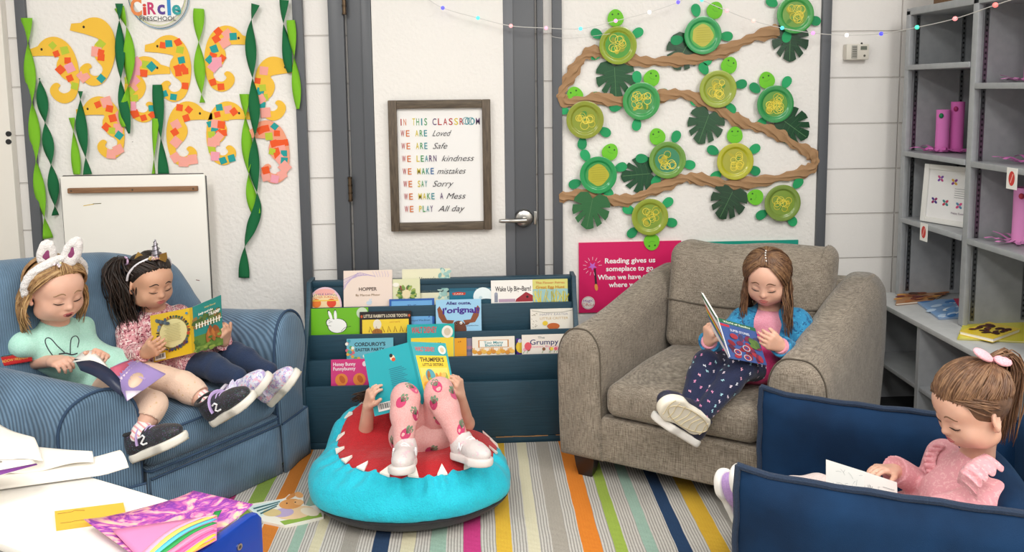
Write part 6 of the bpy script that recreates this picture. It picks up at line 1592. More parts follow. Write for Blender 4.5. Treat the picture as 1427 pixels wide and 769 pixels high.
def person(label, loc): return thing('person', label, 'person', loc)
def cloth(par, name, mat, J, fn, h=.0042, rip=.0012, seed=1, m=.14, relax=1, f=45):
    lo, hi = bounds(J, m); S = SDF(lo, hi, h); fn(S); S.ripple(rip, f, seed)
    return S, (lambda: S.build(name, mat, par, relax))
SK1 = M('d8a78f', .55, 'skin', h2='dfb29c'); SK2 = M('cb9a7e', .55, 'skin', h2='d3a488')
WSOLE = M('e9e5da', .55); TREAD = M('c9b893', .6)

def absorb(o, m):
    """printed pattern becomes part of the cloth mesh"""
    me = o.data; b = len(me.vertices); vs = [tuple(v.co) for v in me.vertices]+[tuple(v) for v in m.v]
    fs = [tuple(p.vertices) for p in me.polygons]+[tuple(i+b for i in f) for f in m.f]; k0 = len(me.materials)
    mi = [p.material_index for p in me.polygons]+[k0+i for i in m.m]; mats = list(me.materials)+m.mats
    n = bpy.data.meshes.new(me.name); n.from_pydata(vs, [], fs)
    for x in mats: n.materials.append(x)
    n.polygons.foreach_set('material_index', mi); n.update(); n.shade_smooth(); o.data = n
# ------------------------------------------------------------------ A: bunny ears, mint tee
J = dict(pel=L(-.17, .37, .43)); J['hipR'] = L(-.23, .33, .42); J['hipL'] = L(-.11, .35, .42)
ctr = at(74, 463, 2.60); J['waist'] = (J['pel']*.45+ctr*.55)+V3((-.01, .01, -.03)); J['chest'] = ctr+V3((0, .0, -.055)); J['nk'] = ctr+V3((.012, -.005, .03))
rt = V3((-.50, -.86, 0)); J['shR'] = ctr+rt*.098+V3((0, 0, -.012)); J['shL'] = ctr-rt*.098+V3((0, 0, -.012))
J['elR'] = at(14, 508, 2.63); J['wrR'] = at(74, 503, 2.49); J['elL'] = at(126, 506, 2.62); J['wrL'] = at(136, 498, 2.47)
J['knR'] = L(-.205, .0, .425); J['anR'] = at(197, 598, 2.335); J['knL'] = L(-.07, .06, .435); J['anL'] = at(289, 560, 2.50)
h = Head(at(78, 401, 2.555), (.76, -.52, -.27), sc=1.06)
p = person('girl in a mint T-shirt with fluffy white bunny ears, reading on the denim armchair', J['pel'])
lo, hi = bounds({**J, 'h': h.C}, .13); S = SDF(lo, hi, .0034); torso(S, J); h.add(S, J['nk'])
for q in 'LR': arm(S, J, q); leg(S, J, q)
hand(S, J['wrR'], at(98, 505, 2.43)-J['wrR'], (.2, .1, -1), (.3, .9, .4), 1.12, 1.0); hand(S, J['wrL'], at(146, 488, 2.41)-J['wrL'], (-.3, -.6, -.7), (-.9, -.3, .3), 1.1, 1.35)
body = S.build('body', SK1, p); bv = bvh_of(body); h.features(p, bv, '9a7858', lip='b4565a', openm=True)
MINT = M('b0e0d0', .85, 'cloth', f=4)
S, b = cloth(p, 'tshirt', MINT, J, lambda S: (torso(S, J, .008), [S.cap(J['sh'+q], V3(J['sh'+q])*(1-w_)+V3(J['el'+q])*w_, .042, .043, .02) for q, w_ in (('L', .58), ('R', .38))], S.ell(J['nk']+V3((.02, -.005, .045)), (.058, .058, .05), None, .006, True)), seed=3, rip=.0022)
for q in 'LR': S.cut(V3(J['sh'+q])*.46+V3(J['el'+q])*.54, V3(J['el'+q])-V3(J['sh'+q])) if 0 else None
tee = b(); tb = bvh_of(tee)
m = MB(); dirv = (CAMP-J['chest']).normalized()
def ink(pts, r=.0016):
    out = []
    for x, y in smoothpts([(a, b_) for a, b_ in pts], 4) and [(q.x, q.y) for q in smoothpts(pts, 4)]:
        d = (_fw+_rt*((x-CX)/FPX)+_dn*((y-CY)/FPX)).normalized(); hh = tb.ray_cast(CAMP, d)
        if hh[0] is not None: out.append(hh[0]-d*.0008)
    if len(out) > 1: m.tube(out, r, M('3a3a44', .7), 5)
ink([(74, 496), (67, 486), (63, 476), (65, 471), (71, 472), (80, 482), (90, 491)]); ink([(98, 493), (98, 480), (100, 471), (106, 468), (110, 474), (108, 484)]); ink([(82, 493), (92, 492), (100, 494), (108, 492)], .0022)
absorb(tee, m)
CRL = patterned('cream_legging', 'e6c6b0', [('blot', 60, .66, ['d8b48c'])])
S, b = cloth(p, 'leggings', CRL, J, lambda S: [leg(S, J, q, .005) for q in 'LR'], seed=5, rip=.0018)
for q in 'LR': pass
S.cap(J['anR'], J['anR']+(J['anR']-J['knR']).normalized()*.1, .05, .05, .0, True); S.cap(J['anL'], J['anL']+(J['anL']-J['knL']).normalized()*.1, .05, .05, .0, True); b()
SOCK = patterned('pink_sock', 'ece4e0', [('stripe', 26, .68, ['e6a2a4', 'DIAGONAL'])])
SPK = patterned('glitter_shoe', '26262c', [('dot', 260, .3, ['3a3a44', '7a5a9a', '4a8a8a', '2c2c34'])], .5)
def socks(J, q, up, ln, g=.0):
    S = SDF(V3(J['an'+q])-V3((.12,)*3), V3(J['an'+q])+V3((.12,)*3), .003); an = V3(J['an'+q]); d = (V3(J['kn'+q])-an).normalized()
    S.cap(an-d*.02, an+d*.035, .0275, .030, .004); S.ripple(.001, 120, 2); S.cut(an+d*.045, d); return S
for q, hl, tl, up, g in (('R', at(196, 636, 2.33), at(270, 606, 2.27), (-.30, .1, .95), 0), ('L', at(306, 584, 2.47), at(352, 556, 2.40), (-.6, -.05, .8), 0)):
    socks(J, q, up, 0).build('sock', SOCK, p); shoe(p, foot_mat(hl, tl, up), .19, SPK, WSOLE, '', 'strap', M('1c1c20', .8, 'cloth'), M('b9a0d0', .6), SKECH, TREAD)
HB = [M('b08a5c', .5, 'hair', h2='8f6c46'), M('a37d52', .5, 'hair', h2='7d5c3c'), M('c4a274', .5, 'hair', h2='a5824f')]
rd = random.Random(11); LK = []
for i in range(330):
    sd = -1 if i % 2 else 1; az = sd*rd.uniform(78, 179); w = abs(az); root = (sd*(4+rd.random()*6) if w < 120 else az, 88-rd.random()*6) if 0 else (sd*rd.uniform(2, 8)+(0 if w < 110 else sd*160), rd.uniform(48, 84))
    end = (az, rd.uniform(-22, -8)); P = slerp_path(h, root, end, 7, .002, .005+.006*rd.random()); e = P[-1]; out = (e-h.C); out -= h.U*out.dot(h.U); out.normalize()
    Ln = rd.uniform(.11, .20)*(1.05 if w > 100 else .8)
    for j in (1, 2, 3): P.append(e+V3((0, 0, -1))*Ln*j/3+out*(.016*math.sin(j*1.1)+.008*rd.random())-h.F*.012*j/3*(1 if w < 110 else .3))
    LK.append((P, .0036+.0018*rd.random()))
for i in range(90):
    az = rd.uniform(-76, 76); P = slerp_path(h, (az, 42-abs(az)*.2+rd.random()*3), (az*1.5, 82), 6, .001, .007); LK.append((P, .0032))
S = SDF(h.C-V3((.15,)*3), h.C+V3((.15,)*3), .0035); h.cap_(S); strand_mesh(p, 'hair', LK, HB, S)
# fluffy band and ears
FUR = NT('white_fleece'); FUR.rough(.95); FUR.col('eeeae8'); _n = FUR.noise(FUR.co(), 220, 3); FUR.bump(_n.outputs[0], 1, .006); FUR.b.inputs['Sheen Weight'].default_value = .4; FUR = FUR.m
pts = [h.scalp(90, -18, .012), h.scalp(88, 5, .013), h.scalp(82, 30, .014), h.scalp(60, 58, .015), h.scalp(0, 74, .015), h.scalp(-60, 58, .015), h.scalp(-82, 30, .014), h.scalp(-88, 5, .013), h.scalp(-90, -18, .012)]
S = SDF(h.C-V3((.2,)*3), h.C+V3((.2, .2, .3)), .004); P = smoothpts(pts, 4)
for i in range(len(P)-1): S.cap(P[i], P[i+1], .0125, .0125, .006)
S.ripple(.0012, 300, 4); band = S.build('bunny_headband', FUR, p)
for b0, tip, wd in (((64, 372), (66, 338), .030), ((92, 370), (108, 334), .030)):
    a, b_ = at(*b0, 2.535), at(*tip, 2.535); ax = (b_-a).normalized(); vw = (CAMP-a); vw = (vw-ax*vw.dot(ax)).normalized(); sd = ax.cross(vw)
    S = SDF(a-V3((.1,)*3), b_+V3((.1,)*3), .0035); c = (a+b_)/2; l_ = (b_-a).length/2
    S.ell(c, (l_+.012, wd, .014), (ax, sd, vw), .01); S.ell(c+vw*.02, (l_*.75, wd*.55, .014), (ax, sd, vw), .006, True); S.ripple(.001, 300, 6); e = S.build('ear', FUR, band)
    m = MB(); m.ball(c+vw*.0055, (l_*.8, wd*.6, .0035), M('8c3c6c', .8, 'cloth'), Matrix((ax, sd, vw)).transposed()); m.build('ear_lining', e)
m = MB()
for i in range(12): m.ball(at(76, 370, 2.5)+V3((rd.uniform(-.018, .018), rd.uniform(-.006, .006), rd.uniform(-.006, .008))), .004, M(['d9d6b0', 'c9c9d2', 'e8d8e0'][i % 3], .4), seg=8)
m.build('flower_trim', band)

# ------------------------------------------------------------------ B: unicorn band, floral tunic
J = dict(pel=L(.085, .36, .44)); J['hipR'] = L(.03, .31, .43); J['hipL'] = L(.14, .33, .43)
ctr = at(216, 446, 2.84); J['waist'] = J['pel']*.5+ctr*.5; J['chest'] = ctr+V3((0, 0, -.05)); J['nk'] = ctr+V3((.005, -.008, .035))
rt = V3((-.62, -.78, 0)); J['shR'] = ctr+rt*.095+V3((0, 0, -.012)); J['shL'] = ctr-rt*.095+V3((0, 0, -.012))
J['elR'] = at(178, 492, 2.72); J['wrR'] = at(203, 492, 2.645); J['elL'] = at(285, 480, 2.86); J['wrL'] = at(312, 476, 2.735)
J['knR'] = L(.06, .1, .455); J['anR'] = at(331, 526, 2.585); J['knL'] = L(.17, .12, .46); J['anL'] = at(374, 517, 2.655)
h = Head(at(210, 390, 2.80), (.74, -.60, -.24), sc=.97)
p = person('dark haired girl in a unicorn headband and pink floral tunic on the denim armchair', J['pel'])
lo, hi = bounds({**J, 'h': h.C}, .13); S = SDF(lo, hi, .0034); torso(S, J); h.add(S, J['nk'])
for q in 'LR': arm(S, J, q); leg(S, J, q)
hand(S, J['wrR'], at(218, 484, 2.615)-J['wrR'], V3((.1, .9, .2)), (0, -.2, 1), 1.1, .55, thumb=(.4, .7, .3)); hand(S, J['wrL'], at(314, 458, 2.70)-J['wrL'], V3((-.8, .5, .1)), (-.3, .7, .5), 1.05, 1.1)
body = S.build('body', SK2, p); bv = bvh_of(body); h.features(p, bv, '2f1f18', lip='b85a5c')
FLO = patterned('floral_tunic', 'd69aa0', [('blot', 85, .54, ['ecd6d4']), ('blot', 130, .57, ['8a3048', 'x']), ('blot', 160, .62, ['6a2438', 'x', 'y'])])
def tun(S):
    torso(S, J, .009)
    for q in 'LR': arm(S, J, q, .007, 1.15)
    S.cap(J['pel'], (V3(J['knR'])*.55+V3(J['hipR'])*.45)+V3((0, 0, .012)), .095, .062, .04); S.cap(J['pel'], (V3(J['knL'])*.55+V3(J['hipL'])*.45)+V3((0, 0, .012)), .095, .062, .04)
    S.ell(J['nk']+V3((.015, -.01, .04)), (.046, .046, .035), None, .006, True)
S, b = cloth(p, 'tunic', FLO, J, tun, seed=8, rip=.003)
for q in 'LR': S.cap(V3(J['wr'+q])+(V3(J['wr'+q])-V3(J['el'+q])).normalized()*.045, V3(J['wr'+q])+(V3(J['wr'+q])-V3(J['el'+q])).normalized()*.13, .055, .06, 0, True)
b()
S, b = cloth(p, 'leggings', M('182c4c', .85, 'cloth', f=4), J, lambda S: [leg(S, J, q, .005) for q in 'LR'], seed=6, rip=.0018); b()
PST = patterned('pastel_shoe', 'dfe0ee', [('blot', 60, .52, ['b8a8d8']), ('blot', 75, .58, ['e8b8cc', 'x']), ('blot', 90, .62, ['7a8ac8', 'x', 'y'])], .6)
for q, hl, tl, up in (('R', at(340, 562, 2.58), at(378, 526, 2.505), (-.78, -.15, .6)), ('L', at(384, 556, 2.655), at(414, 524, 2.575), (-.8, -.1, .6))):
    shoe(p, foot_mat(hl, tl, up), .185, PST, WSOLE, '', 'strap', M('e6e2ea', .8, 'cloth'), M('d8d2e6', .6), None, TREAD)
HB = [M('241812', .45, 'hair', h2='150d0a'), M('2e1f17', .45, 'hair', h2='1c120d'), M('3a281d', .45, 'hair', h2='20140e')]
rd = random.Random(21); LK = []
for i in range(360):
    sd = -1 if i % 2 else 1; a0 = rd.uniform(3, 175); el = 40-a0*.28 if a0 < 100 else 14-(a0-100)*.45
    if i % 3 == 0: r0 = (sd*2+(0 if rd.random() < .6 else 180), rd.uniform(45, 86))
    else: r0 = (sd*a0, el+rd.random()*4)
    P = slerp_path(h, r0, (118 if sd > 0 else -172, 32), 7, .001, .006+.004*rd.random()); LK.append((P, .003+.0012*rd.random()))
for sd, n in ((1, 190),):
    g = h.scalp(sd*118, 32, .02)
    for i in range(n):
        o = V3((rd.gauss(0, .013), rd.gauss(0, .013), rd.gauss(0, .01))); out = (g-h.C); out.z = 0; out.normalize(); l_ = rd.uniform(.13, .24)
        P = [g+o*.3-out*.01, g+out*.028+o*.6+V3((0, 0, .006)), g+out*.042+o*1.2+V3((0, 0, -.04))]+[g+out*(.04-.012*j)+o*(1.5+.25*math.sin(j*2+i))+V3((.008*math.sin(j*1.7+i*.05), .008*math.cos(j*1.9+i*.05), -.04-l_*j/4)) for j in (1, 2, 3, 4)]
        LK.append((P, .0036))
S = SDF(h.C-V3((.15,)*3), h.C+V3((.15,)*3), .0035); h.cap_(S); strand_mesh(p, 'hair', LK, HB, S)
m = MB(); g = h.scalp(118, 32, .02); m.tube([g+h.R.cross(h.U)*0+(h.U*math.cos(q)+h.F*math.sin(q))*.014 for q in [2*PI*i/16 for i in range(16)]], .004, M('c9a8c8', .6), 8, closed=True); m.build('hair_tie', p)
pts = [h.scalp(92, -6, .008), h.scalp(88, 15, .009), h.scalp(76, 42, .01), h.scalp(40, 66, .011), h.scalp(0, 70, .011), h.scalp(-40, 66, .011), h.scalp(-76, 42, .01), h.scalp(-88, 15, .009)]
m = MB(); m.tube(smoothpts(pts, 4), .0042, M('e8e4ea', .4), 8); band = m.build('unicorn_headband', p)
base = h.scalp(4, 68, .014); tip = at(216, 333, 2.77); m = MB(); ax = tip-base
m.tube([base+ax*t for t in (0, .3, .6, .85, 1)], [.0165, .013, .0085, .004, .001], M('9c98a0', .3, 'metal'), 14)
a1 = ax.normalized().orthogonal(); a2 = ax.normalized().cross(a1)
m.tube([base+ax*t+(a1*math.cos(t*26)+a2*math.sin(t*26))*.0168*(1-t)**.8 for t in [i/60 for i in range(58)]], .0012, M('6d6a74', .3, 'metal'), 5); m.build('horn', band)
for k_, (c0, tp_) in enumerate((((194, 361), (189, 346)), ((226, 359), (236, 341)))):
    a, b_ = at(*c0, 2.765), at(*tp_, 2.765); m = MB(); vw = (CAMP-a).normalized(); sd = (b_-a).cross(vw).normalized(); e = b_-a
    cutout([(-.018, 0), (.018, 0), (.016, .018), (.004, .036), (-.008, .024), (-.017, .012)], a-e*.2, sd, e.normalized(), .004, M('a8864a', .4, 'metal'), m); m.build('ear', band, 0)
for i in range(16):
    q = -28+56*(i/15); c = h.scalp(q*1.1, 66+3*math.sin(i*2), .018); m = MB(); cl = ['d9b8b4', 'c98a9a', 'e6e0d6', 'b8a06a'][i % 4]
    for j in range(5): m.ball(c+(h.R*math.cos(j*1.257)+h.U*math.sin(j*1.257)*.6+h.F*.3*math.sin(j))*.0062, .0052, M(cl, .6), seg=8)
    m.ball(c+h.F*.004, .0035, M('e9d9a0', .5), seg=8); m.build('flower', band, 180)

# ------------------------------------------------------------------ C: girl lying on the beanbag behind her book
J = dict(pel=at(590, 616, 2.585)); J['hipR'] = at(575, 614, 2.575); J['hipL'] = at(606, 614, 2.575)
J['waist'] = at(578, 598, 2.66); ctr = at(562, 578, 2.735); J['chest'] = ctr; J['nk'] = at(556, 562, 2.75)
J['shR'] = at(530, 584, 2.72); J['shL'] = at(600, 580, 2.72); J['elR'] = at(509, 606, 2.60); J['wrR'] = at(513, 566, 2.545); J['elL'] = at(650, 590, 2.66); J['wrL'] = at(641, 551, 2.57)
J['knR'] = at(564, 553, 2.44); J['anR'] = at(562, 624, 2.36); J['knL'] = at(612, 545, 2.45); J['anL'] = at(640, 612, 2.39)
h = Head(at(552, 536, 2.76), (.05, -.75, .45), (0, .3, .9), sc=1.06)
p = person('girl in pink strawberry leggings lying on the beanbag, face hidden behind a turquoise book', J['pel'])
lo, hi = bounds({**J, 'h': h.C}, .13); S = SDF(lo, hi, .0034); torso(S, J); h.add(S, J['nk'])
for q in 'LR': arm(S, J, q); leg(S, J, q)
hand(S, J['wrR'], at(517, 545, 2.535)-J['wrR'], (.9, .45, 0), (.2, -.9, .4), 1.12, .75); hand(S, J['wrL'], at(639, 533, 2.565)-J['wrL'], (-.9, .35, 0), (-.2, -.9, .4), 1.1, 1.0)
body = S.build('body', SK1, p); bv = bvh_of(body); h.features(p, bv, '5a3a28')
STR = M('e3a9a6', .85, 'cloth', f=3)
S, b = cloth(p, 'leggings', STR, J, lambda S: ([leg(S, J, q, .005) for q in 'LR'], S.cap(J['hipL'], J['hipR'], .06, .06, .03)), seed=4, rip=.0016); lg = b()
STT = M('e6b6b2', .85, 'cloth', f=4)
def dr(S):
    torso(S, J, .010); [S.cap(J['sh'+q], V3(J['sh'+q])*.5+V3(J['el'+q])*.5, .042, .042, .02) for q in 'LR']
    for q in 'LR': S.cap(J['pel'], V3(J['hip'+q])*.62+V3(J['kn'+q])*.38+V3((0, 0, -.03)), .09, .07, .04)
S, b = cloth(p, 'dress', STT, J, dr, seed=9, rip=.0035); drs = b()
def stick(m, bv, c, n, up, pts, mat, off):
    """one printed patch laid onto the cloth around the point c"""
    t1 = (up-n*up.dot(n)).normalized(); t2 = n.cross(t1); out = []
    for x, y in [(0, 0)]+pts:
        q = c+t2*x+t1*y; hh = bv.ray_cast(q+n*.03, -n)
        if hh[0] is None: return
        out.append(hh[0]+hh[1]*off if hh[1].dot(n) > 0 else hh[0]+n*off)
    k = len(pts); m.add(out, [(0, i, i % k+1) for i in range(k+1) if 0 < i <= k], mat)
def scatter(par, bv, spots, fn, name='print'):
    m = MB()
    for i, (c, n) in enumerate(spots): fn(m, bv, c, n, i)
    absorb(par, m)
def spots_of(o, n, gap, seed, seen=()):
    rd = random.Random(seed); me = o.data; P = list(seen)
    for _ in range(n*30):
        if len(P) >= n: break
        f = me.polygons[rd.randrange(len(me.polygons))]; c = f.center.copy()
        if all((c-q[0]).length > gap for q in P): P.append((c, f.normal.copy()))
    return P
def seen_at(bv, pix):
    out = []
    for x, y in pix:
        d = (_fw+_rt*((x-CX)/FPX)+_dn*((y-CY)/FPX)).normalized(); hh = bv.ray_cast(CAMP, d)
        if hh[0] is not None: out.append((hh[0], hh[1]))
    return out
def berry(m, bv, c, n, i):
    rd = random.Random(i); a = rd.uniform(-.9, .9); up = V3((math.sin(a), 0, math.cos(a)))
    if abs(n.z) > .9: up = V3((math.sin(a), math.cos(a), 0))
    E = lambda cx, cy, a_, b_, k=12: [(cx+a_*math.cos(2*PI*j/k), cy+b_*math.sin(2*PI*j/k)*(1 if math.sin(2*PI*j/k) > 0 else 1.15)) for j in range(k)]
    stick(m, bv, c, n, up, E(0, 0, .016, .0185), M(['c9406e', 'd05a80', 'b83864'][i % 3], .8), .0009)
    for s_ in (-1, 0, 1): stick(m, bv, c, n, up, E(s_*.009, .019+(.006 if s_ == 0 else 0), .0042, .0075, 8), M('6f8f72', .8), .0013)
lb = bvh_of(lg); scatter(lg, lb, spots_of(lg, 18, .08, 3, seen_at(lb, [(559, 560), (577, 541), (566, 604), (609, 538), (632, 549), (604, 563), (643, 597), (600, 619), (580, 578)])), berry)
lb = bvh_of(drs); scatter(drs, lb, spots_of(drs, 16, .07, 5, seen_at(lb, [(536, 600), (548, 620), (600, 627), (530, 585)])), berry)
NB = patterned('white_shoe', 'dcd4d2', [('blot', 50, .6, ['e6c4cc'])], .6); PKS = M('e4dcd8', .6)
for q, hl, tl, up in (('R', at(566, 645, 2.36), at(561, 656, 2.24), (0, .25, 1)), ('L', at(640, 636, 2.39), at(668, 645, 2.29), (.05, .2, 1))):
    S = socks(J, q, up, 0); S.build('sock', SOCK, p); shoe(p, foot_mat(hl, tl, up), .175, NB, PKS, '', 'lace', None, M('f2eeee', .6), [(.05, .0325, .036), (.055, .0315, .054), (.066, .0335, .036), (.072, .031, .052)])
HB = [M('3a2618', .5, 'hair', h2='26180f'), M('4a3220', .5, 'hair', h2='2f1f14')]; rd = random.Random(31); LK = []
for i in range(110):
    sd = -1 if i % 2 else 1; az = sd*rd.uniform(60, 178); P = slerp_path(h, (sd*rd.uniform(2, 8), rd.uniform(50, 85)), (az, rd.uniform(-15, 0)), 6, .001, .007); e = P[-1]
    tgt = at(495+rd.uniform(-8, 16), 553+rd.uniform(-5, 8), 2.70) if sd < 0 else e-h.U*.09
    P += [e*.5+tgt*.5+V3((0, 0, .01)), tgt]; LK.append((P, .0055))
S = SDF(h.C-V3((.15,)*3), h.C+V3((.15,)*3), .004); h.cap_(S); strand_mesh(p, 'hair', LK, HB, S)

# ------------------------------------------------------------------ D: girl in the grey armchair
J = dict(pel=at(1066, 505, 2.62)); J['hipR'] = at(1043, 508, 2.575); J['hipL'] = at(1082, 508, 2.56)
ctr = at(1074, 443, 2.625); J['waist'] = J['pel']*.5+ctr*.5; J['chest'] = ctr+V3((0, 0, -.05)); J['nk'] = ctr+V3((-.004, -.006, .03))
J['shR'] = at(1036, 447, 2.615); J['shL'] = at(1111, 449, 2.585); J['elR'] = at(994, 488, 2.55); J['wrR'] = at(988, 476, 2.45); J['elL'] = at(1121, 497, 2.50); J['wrL'] = at(1088, 482, 2.385)
J['knR'] = at(985, 506, 2.43); J['anR'] = at(960, 562, 2.33); J['knL'] = at(1032, 512, 2.40); J['anL'] = at(982, 572, 2.29)
h = Head(at(1069, 385, 2.575), (-.50, -.80, -.32), sc=.95)
p = person('girl with long brown hair and a blue jacket in the taupe armchair', J['pel'])
lo, hi = bounds({**J, 'h': h.C}, .13); S = SDF(lo, hi, .0034); torso(S, J); h.add(S, J['nk'])
for q in 'LR': arm(S, J, q); leg(S, J, q)
hand(S, J['wrR'], at(988, 456, 2.425)-J['wrR'], (.85, .3, 0), (.3, -.8, .5), 1.08, 1.25); hand(S, J['wrL'], at(1068, 474, 2.365)-J['wrL'], (-.1, .95, .1), (-.3, -.1, .9), 1.08, .75, thumb=(.4, .7, .3))
body = S.build('body', SK1, p); bv = bvh_of(body); h.features(p, bv, '6a4a34', lip='b8605e')
PNK = M('cf2f70', .8, 'cloth', f=4); LPK = M('e29aac', .85, 'cloth', f=4)
def sk(S):
    torso(S, J, .008); S.ell(J['nk']+V3((-.012, -.016, .04)), (.05, .05, .04), None, .006, True)
    for q in 'LR': S.cap(J['pel'], V3(J['hip'+q])*.5+V3(J['kn'+q])*.5+V3((0, 0, .008)), .098, .066, .04)
S, b = cloth(p, 'dress', PNK, J, sk, seed=14, rip=.003); b()
S, b = cloth(p, 'undershirt', LPK, {'a': J['chest'], 'b': J['nk'], 'c': J['waist']}, lambda S: (torso(S, J, .0095), S.ell(J['nk']+V3((-.012, -.016, .04)), (.049, .049, .039), None, .006, True)), seed=14, rip=.003); S.cut(J['chest']+V3((0, 0, -.055)), (0, 0, -1)); S.cut(J['nk']+V3((0, 0, .03)), (0, 0, 1)); b()
JKT = patterned('blue_jacket', '2c86b4', [('blot', 55, .56, ['1f5f8c']), ('blot', 80, .60, ['3fa0c8', 'x'])])
fd = V3((-.50, -.86, 0)); sr = V3((.86, -.5, 0))
def jk(S):
    torso(S, J, .014)
    for q in 'LR': arm(S, J, q, .012, 1.1)
    c = J['chest']+fd*.09; S.rbox(c+V3((0, 0, -.06)), (.040, .07, .26), .02, (tuple(sr), tuple(fd), (0, 0, 1)), .01, True); S.ell(J['nk']+V3((-.01, -.02, .05)), (.056, .056, .055), None, .006, True); S.cut(J['pel']+V3((0, 0, .02)), (0, 0, -1))
S, b = cloth(p, 'jacket', JKT, J, jk, seed=15, rip=.0032)
for q in 'LR': S.cap(V3(J['wr'+q])+(V3(J['wr'+q])-V3(J['el'+q])).normalized()*.045, V3(J['wr'+q])+(V3(J['wr'+q])-V3(J['el'+q])).normalized()*.13, .055, .06, 0, True)
b()
for q in 'LR':
    a = V3(J['wr'+q]); d = (V3(J['el'+q])-a).normalized(); m = MB(); m.tube([a-d*.006, a+d*.004, a+d*.022, a+d*.03], [.025, .029, .0315, .031], LPK, 18); m.build('cuff', p)
NVY = M('131d40', .85, 'cloth', f=4)
S, b = cloth(p, 'leggings', NVY, J, lambda S: [leg(S, J, q, .005) for q in 'LR'], seed=16, rip=.0014); lg = b()
def pony(m, bv, c, n, i):
    rd = random.Random(i); a = rd.uniform(0, 6.28); up = V3((math.sin(a), .3, math.cos(a))); k = .62
    o = [(-9, 2), (-5, 5), (2, 4), (5, 9), (8, 8), (7, 5), (9, 3), (5, 1), (5, -6), (2, -6), (1, -1), (-4, -1), (-5, -6), (-8, -6), (-7, 0)]
    stick(m, bv, c, n, up, [(x*.001*k, y*.001*k) for x, y in o], M(['d8dce8', 'd88cb4', '9cc8d4', 'e2d2e0', 'e0a0b8'][i % 5], .8), .0008)
lb = bvh_of(lg); scatter(lg, lb, spots_of(lg, 260, .019, 4), pony)
DSH = patterned('dark_shoe', '1f2238', [('blot', 60, .6, ['4a3a6a'])], .5)
cam_d = (CAMP-J['anL']).normalized()
shoe(p, foot_mat(at(977, 594, 2.275), at(923, 560, 2.20), V3((.30, .93, -.05))), .195, DSH, M('ece6d6', .55), '', 'lace', M('1a1c30', .8, 'cloth'), None, None, M('cdbf9c', .6))
o = shoe(p, foot_mat(at(962, 614, 2.325), at(916, 586, 2.27), V3((.62, .15, .75))), .185, DSH, M('e9e6e0', .55), '', 'lace', M('1a1c30', .8, 'cloth'), None, None, None)
for i, (x, y) in enumerate(((938, 611), (945, 610), (955, 609), (960, 606))):
    pass
HB = [M('6b4a33', .45, 'hair', h2='4a3122'), M('7d5a3e', .45, 'hair', h2='5a3e2a'), M('8f6c4a', .45, 'hair', h2='6a4a32')]; rd = random.Random(41); LK = []
for i in range(380):
    sd = -1 if i % 2 else 1; az = sd*rd.uniform(58, 178); w = abs(az)
    root = (sd*rd.uniform(2, 6)-6, rd.uniform(50, 88)) if w < 130 else (sd*170, rd.uniform(60, 88))
    P = slerp_path(h, root, (az, rd.uniform(-30, -14)), 7, .002, .004+.008*rd.random()); e = P[-1]; out = (e-h.C); out.z = 0; out.normalize(); Ln = rd.uniform(.12, .21)*(1 if w < 120 else .9); wv = rd.random()*6
    for j in (1, 2, 3, 4): P.append(e+V3((0, 0, -1))*Ln*j/4+out*(.012*j/4+.007*math.sin(j*1.6+wv))+fd*(.022*j/4 if w < 105 else -.0)+sr*(.003*math.sin(j+wv)))
    LK.append((P, .0029+.0014*rd.random()))
for i in range(70):
    az = rd.uniform(-60, 60); P = slerp_path(h, (az, 43-abs(az)*.2+rd.random()*3), (-6+az*.5, 84), 6, .001, .006); LK.append((P, .003))
S = SDF(h.C-V3((.15,)*3), h.C+V3((.15,)*3), .0035); h.cap_(S); strand_mesh(p, 'hair', LK, HB, S)
m = MB()
for i in range(5): m.ball(h.scalp(-4+i*3-6, 56+i*7, .012), .0030, M('e6e2dc', .3), seg=8)
m.build('hair_clip', p)

# ------------------------------------------------------------------ E: girl in the velvet chair
J = dict(pel=B(.49, .21, .30)); J['hipR'] = B(.44, .28, .29); J['hipL'] = B(.44, .15, .29)
ctr = at(1352, 660, 1.735); J['waist'] = J['pel']*.5+ctr*.5; J['chest'] = ctr+V3((0, 0, -.05)); J['nk'] = at(1362, 632, 1.73)
J['shR'] = ctr+V3((-.01, .095, -.002)); J['shL'] = ctr+V3((.0, -.098, -.012)); J['elR'] = at(1296, 682, 1.86); J['wrR'] = at(1246, 656, 1.825); J['elL'] = at(1318, 716, 1.63); J['wrL'] = at(1262, 745, 1.69)
J['knR'] = B(.21, .29, .33); J['anR'] = B(.01, .285, .285); J['knL'] = B(.22, .18, .33); J['anL'] = B(.03, .18, .285)
h = Head(at(1353, 564, 1.70), (-.90, -.05, -.42), sc=.97)
p = person('small girl in a frilled pink top and pink hair bow in the velvet chair', J['pel'])
lo, hi = bounds({**J, 'h': h.C}, .13); S = SDF(lo, hi, .0034); torso(S, J, -.012); h.add(S, J['nk'])
for q in 'LR': arm(S, J, q, -.001); leg(S, J, q, -.008)
hand(S, J['wrR'], at(1220, 652, 1.81)-J['wrR'], (0, -.2, -1), (.1, -.9, .2), 1.0, .5); hand(S, J['wrL'], at(1240, 742, 1.69)-J['wrL'], (0, .4, .7), (.2, .6, .4), 1.0, .8)
body = S.build('body', SK1, p); bv = bvh_of(body); h.features(p, bv, '7a5a44', lip='c05a62')
RSE = patterned('rose_knit', 'dc9aa2', [('blot', 140, .56, ['e6b0b4'])])
def tp_(S):
    torso(S, J, -.002)
    for q in 'LR': arm(S, J, q, .009, 1.25)
    S.cap(J['sh'+'L'], J['elL'], .045, .042, .02)
    S.ell(J['nk']+V3((-.02, 0, .045)), (.045, .045, .035), None, .006, True)
S, b = cloth(p, 'top', RSE, J, tp_, seed=21, rip=.003)
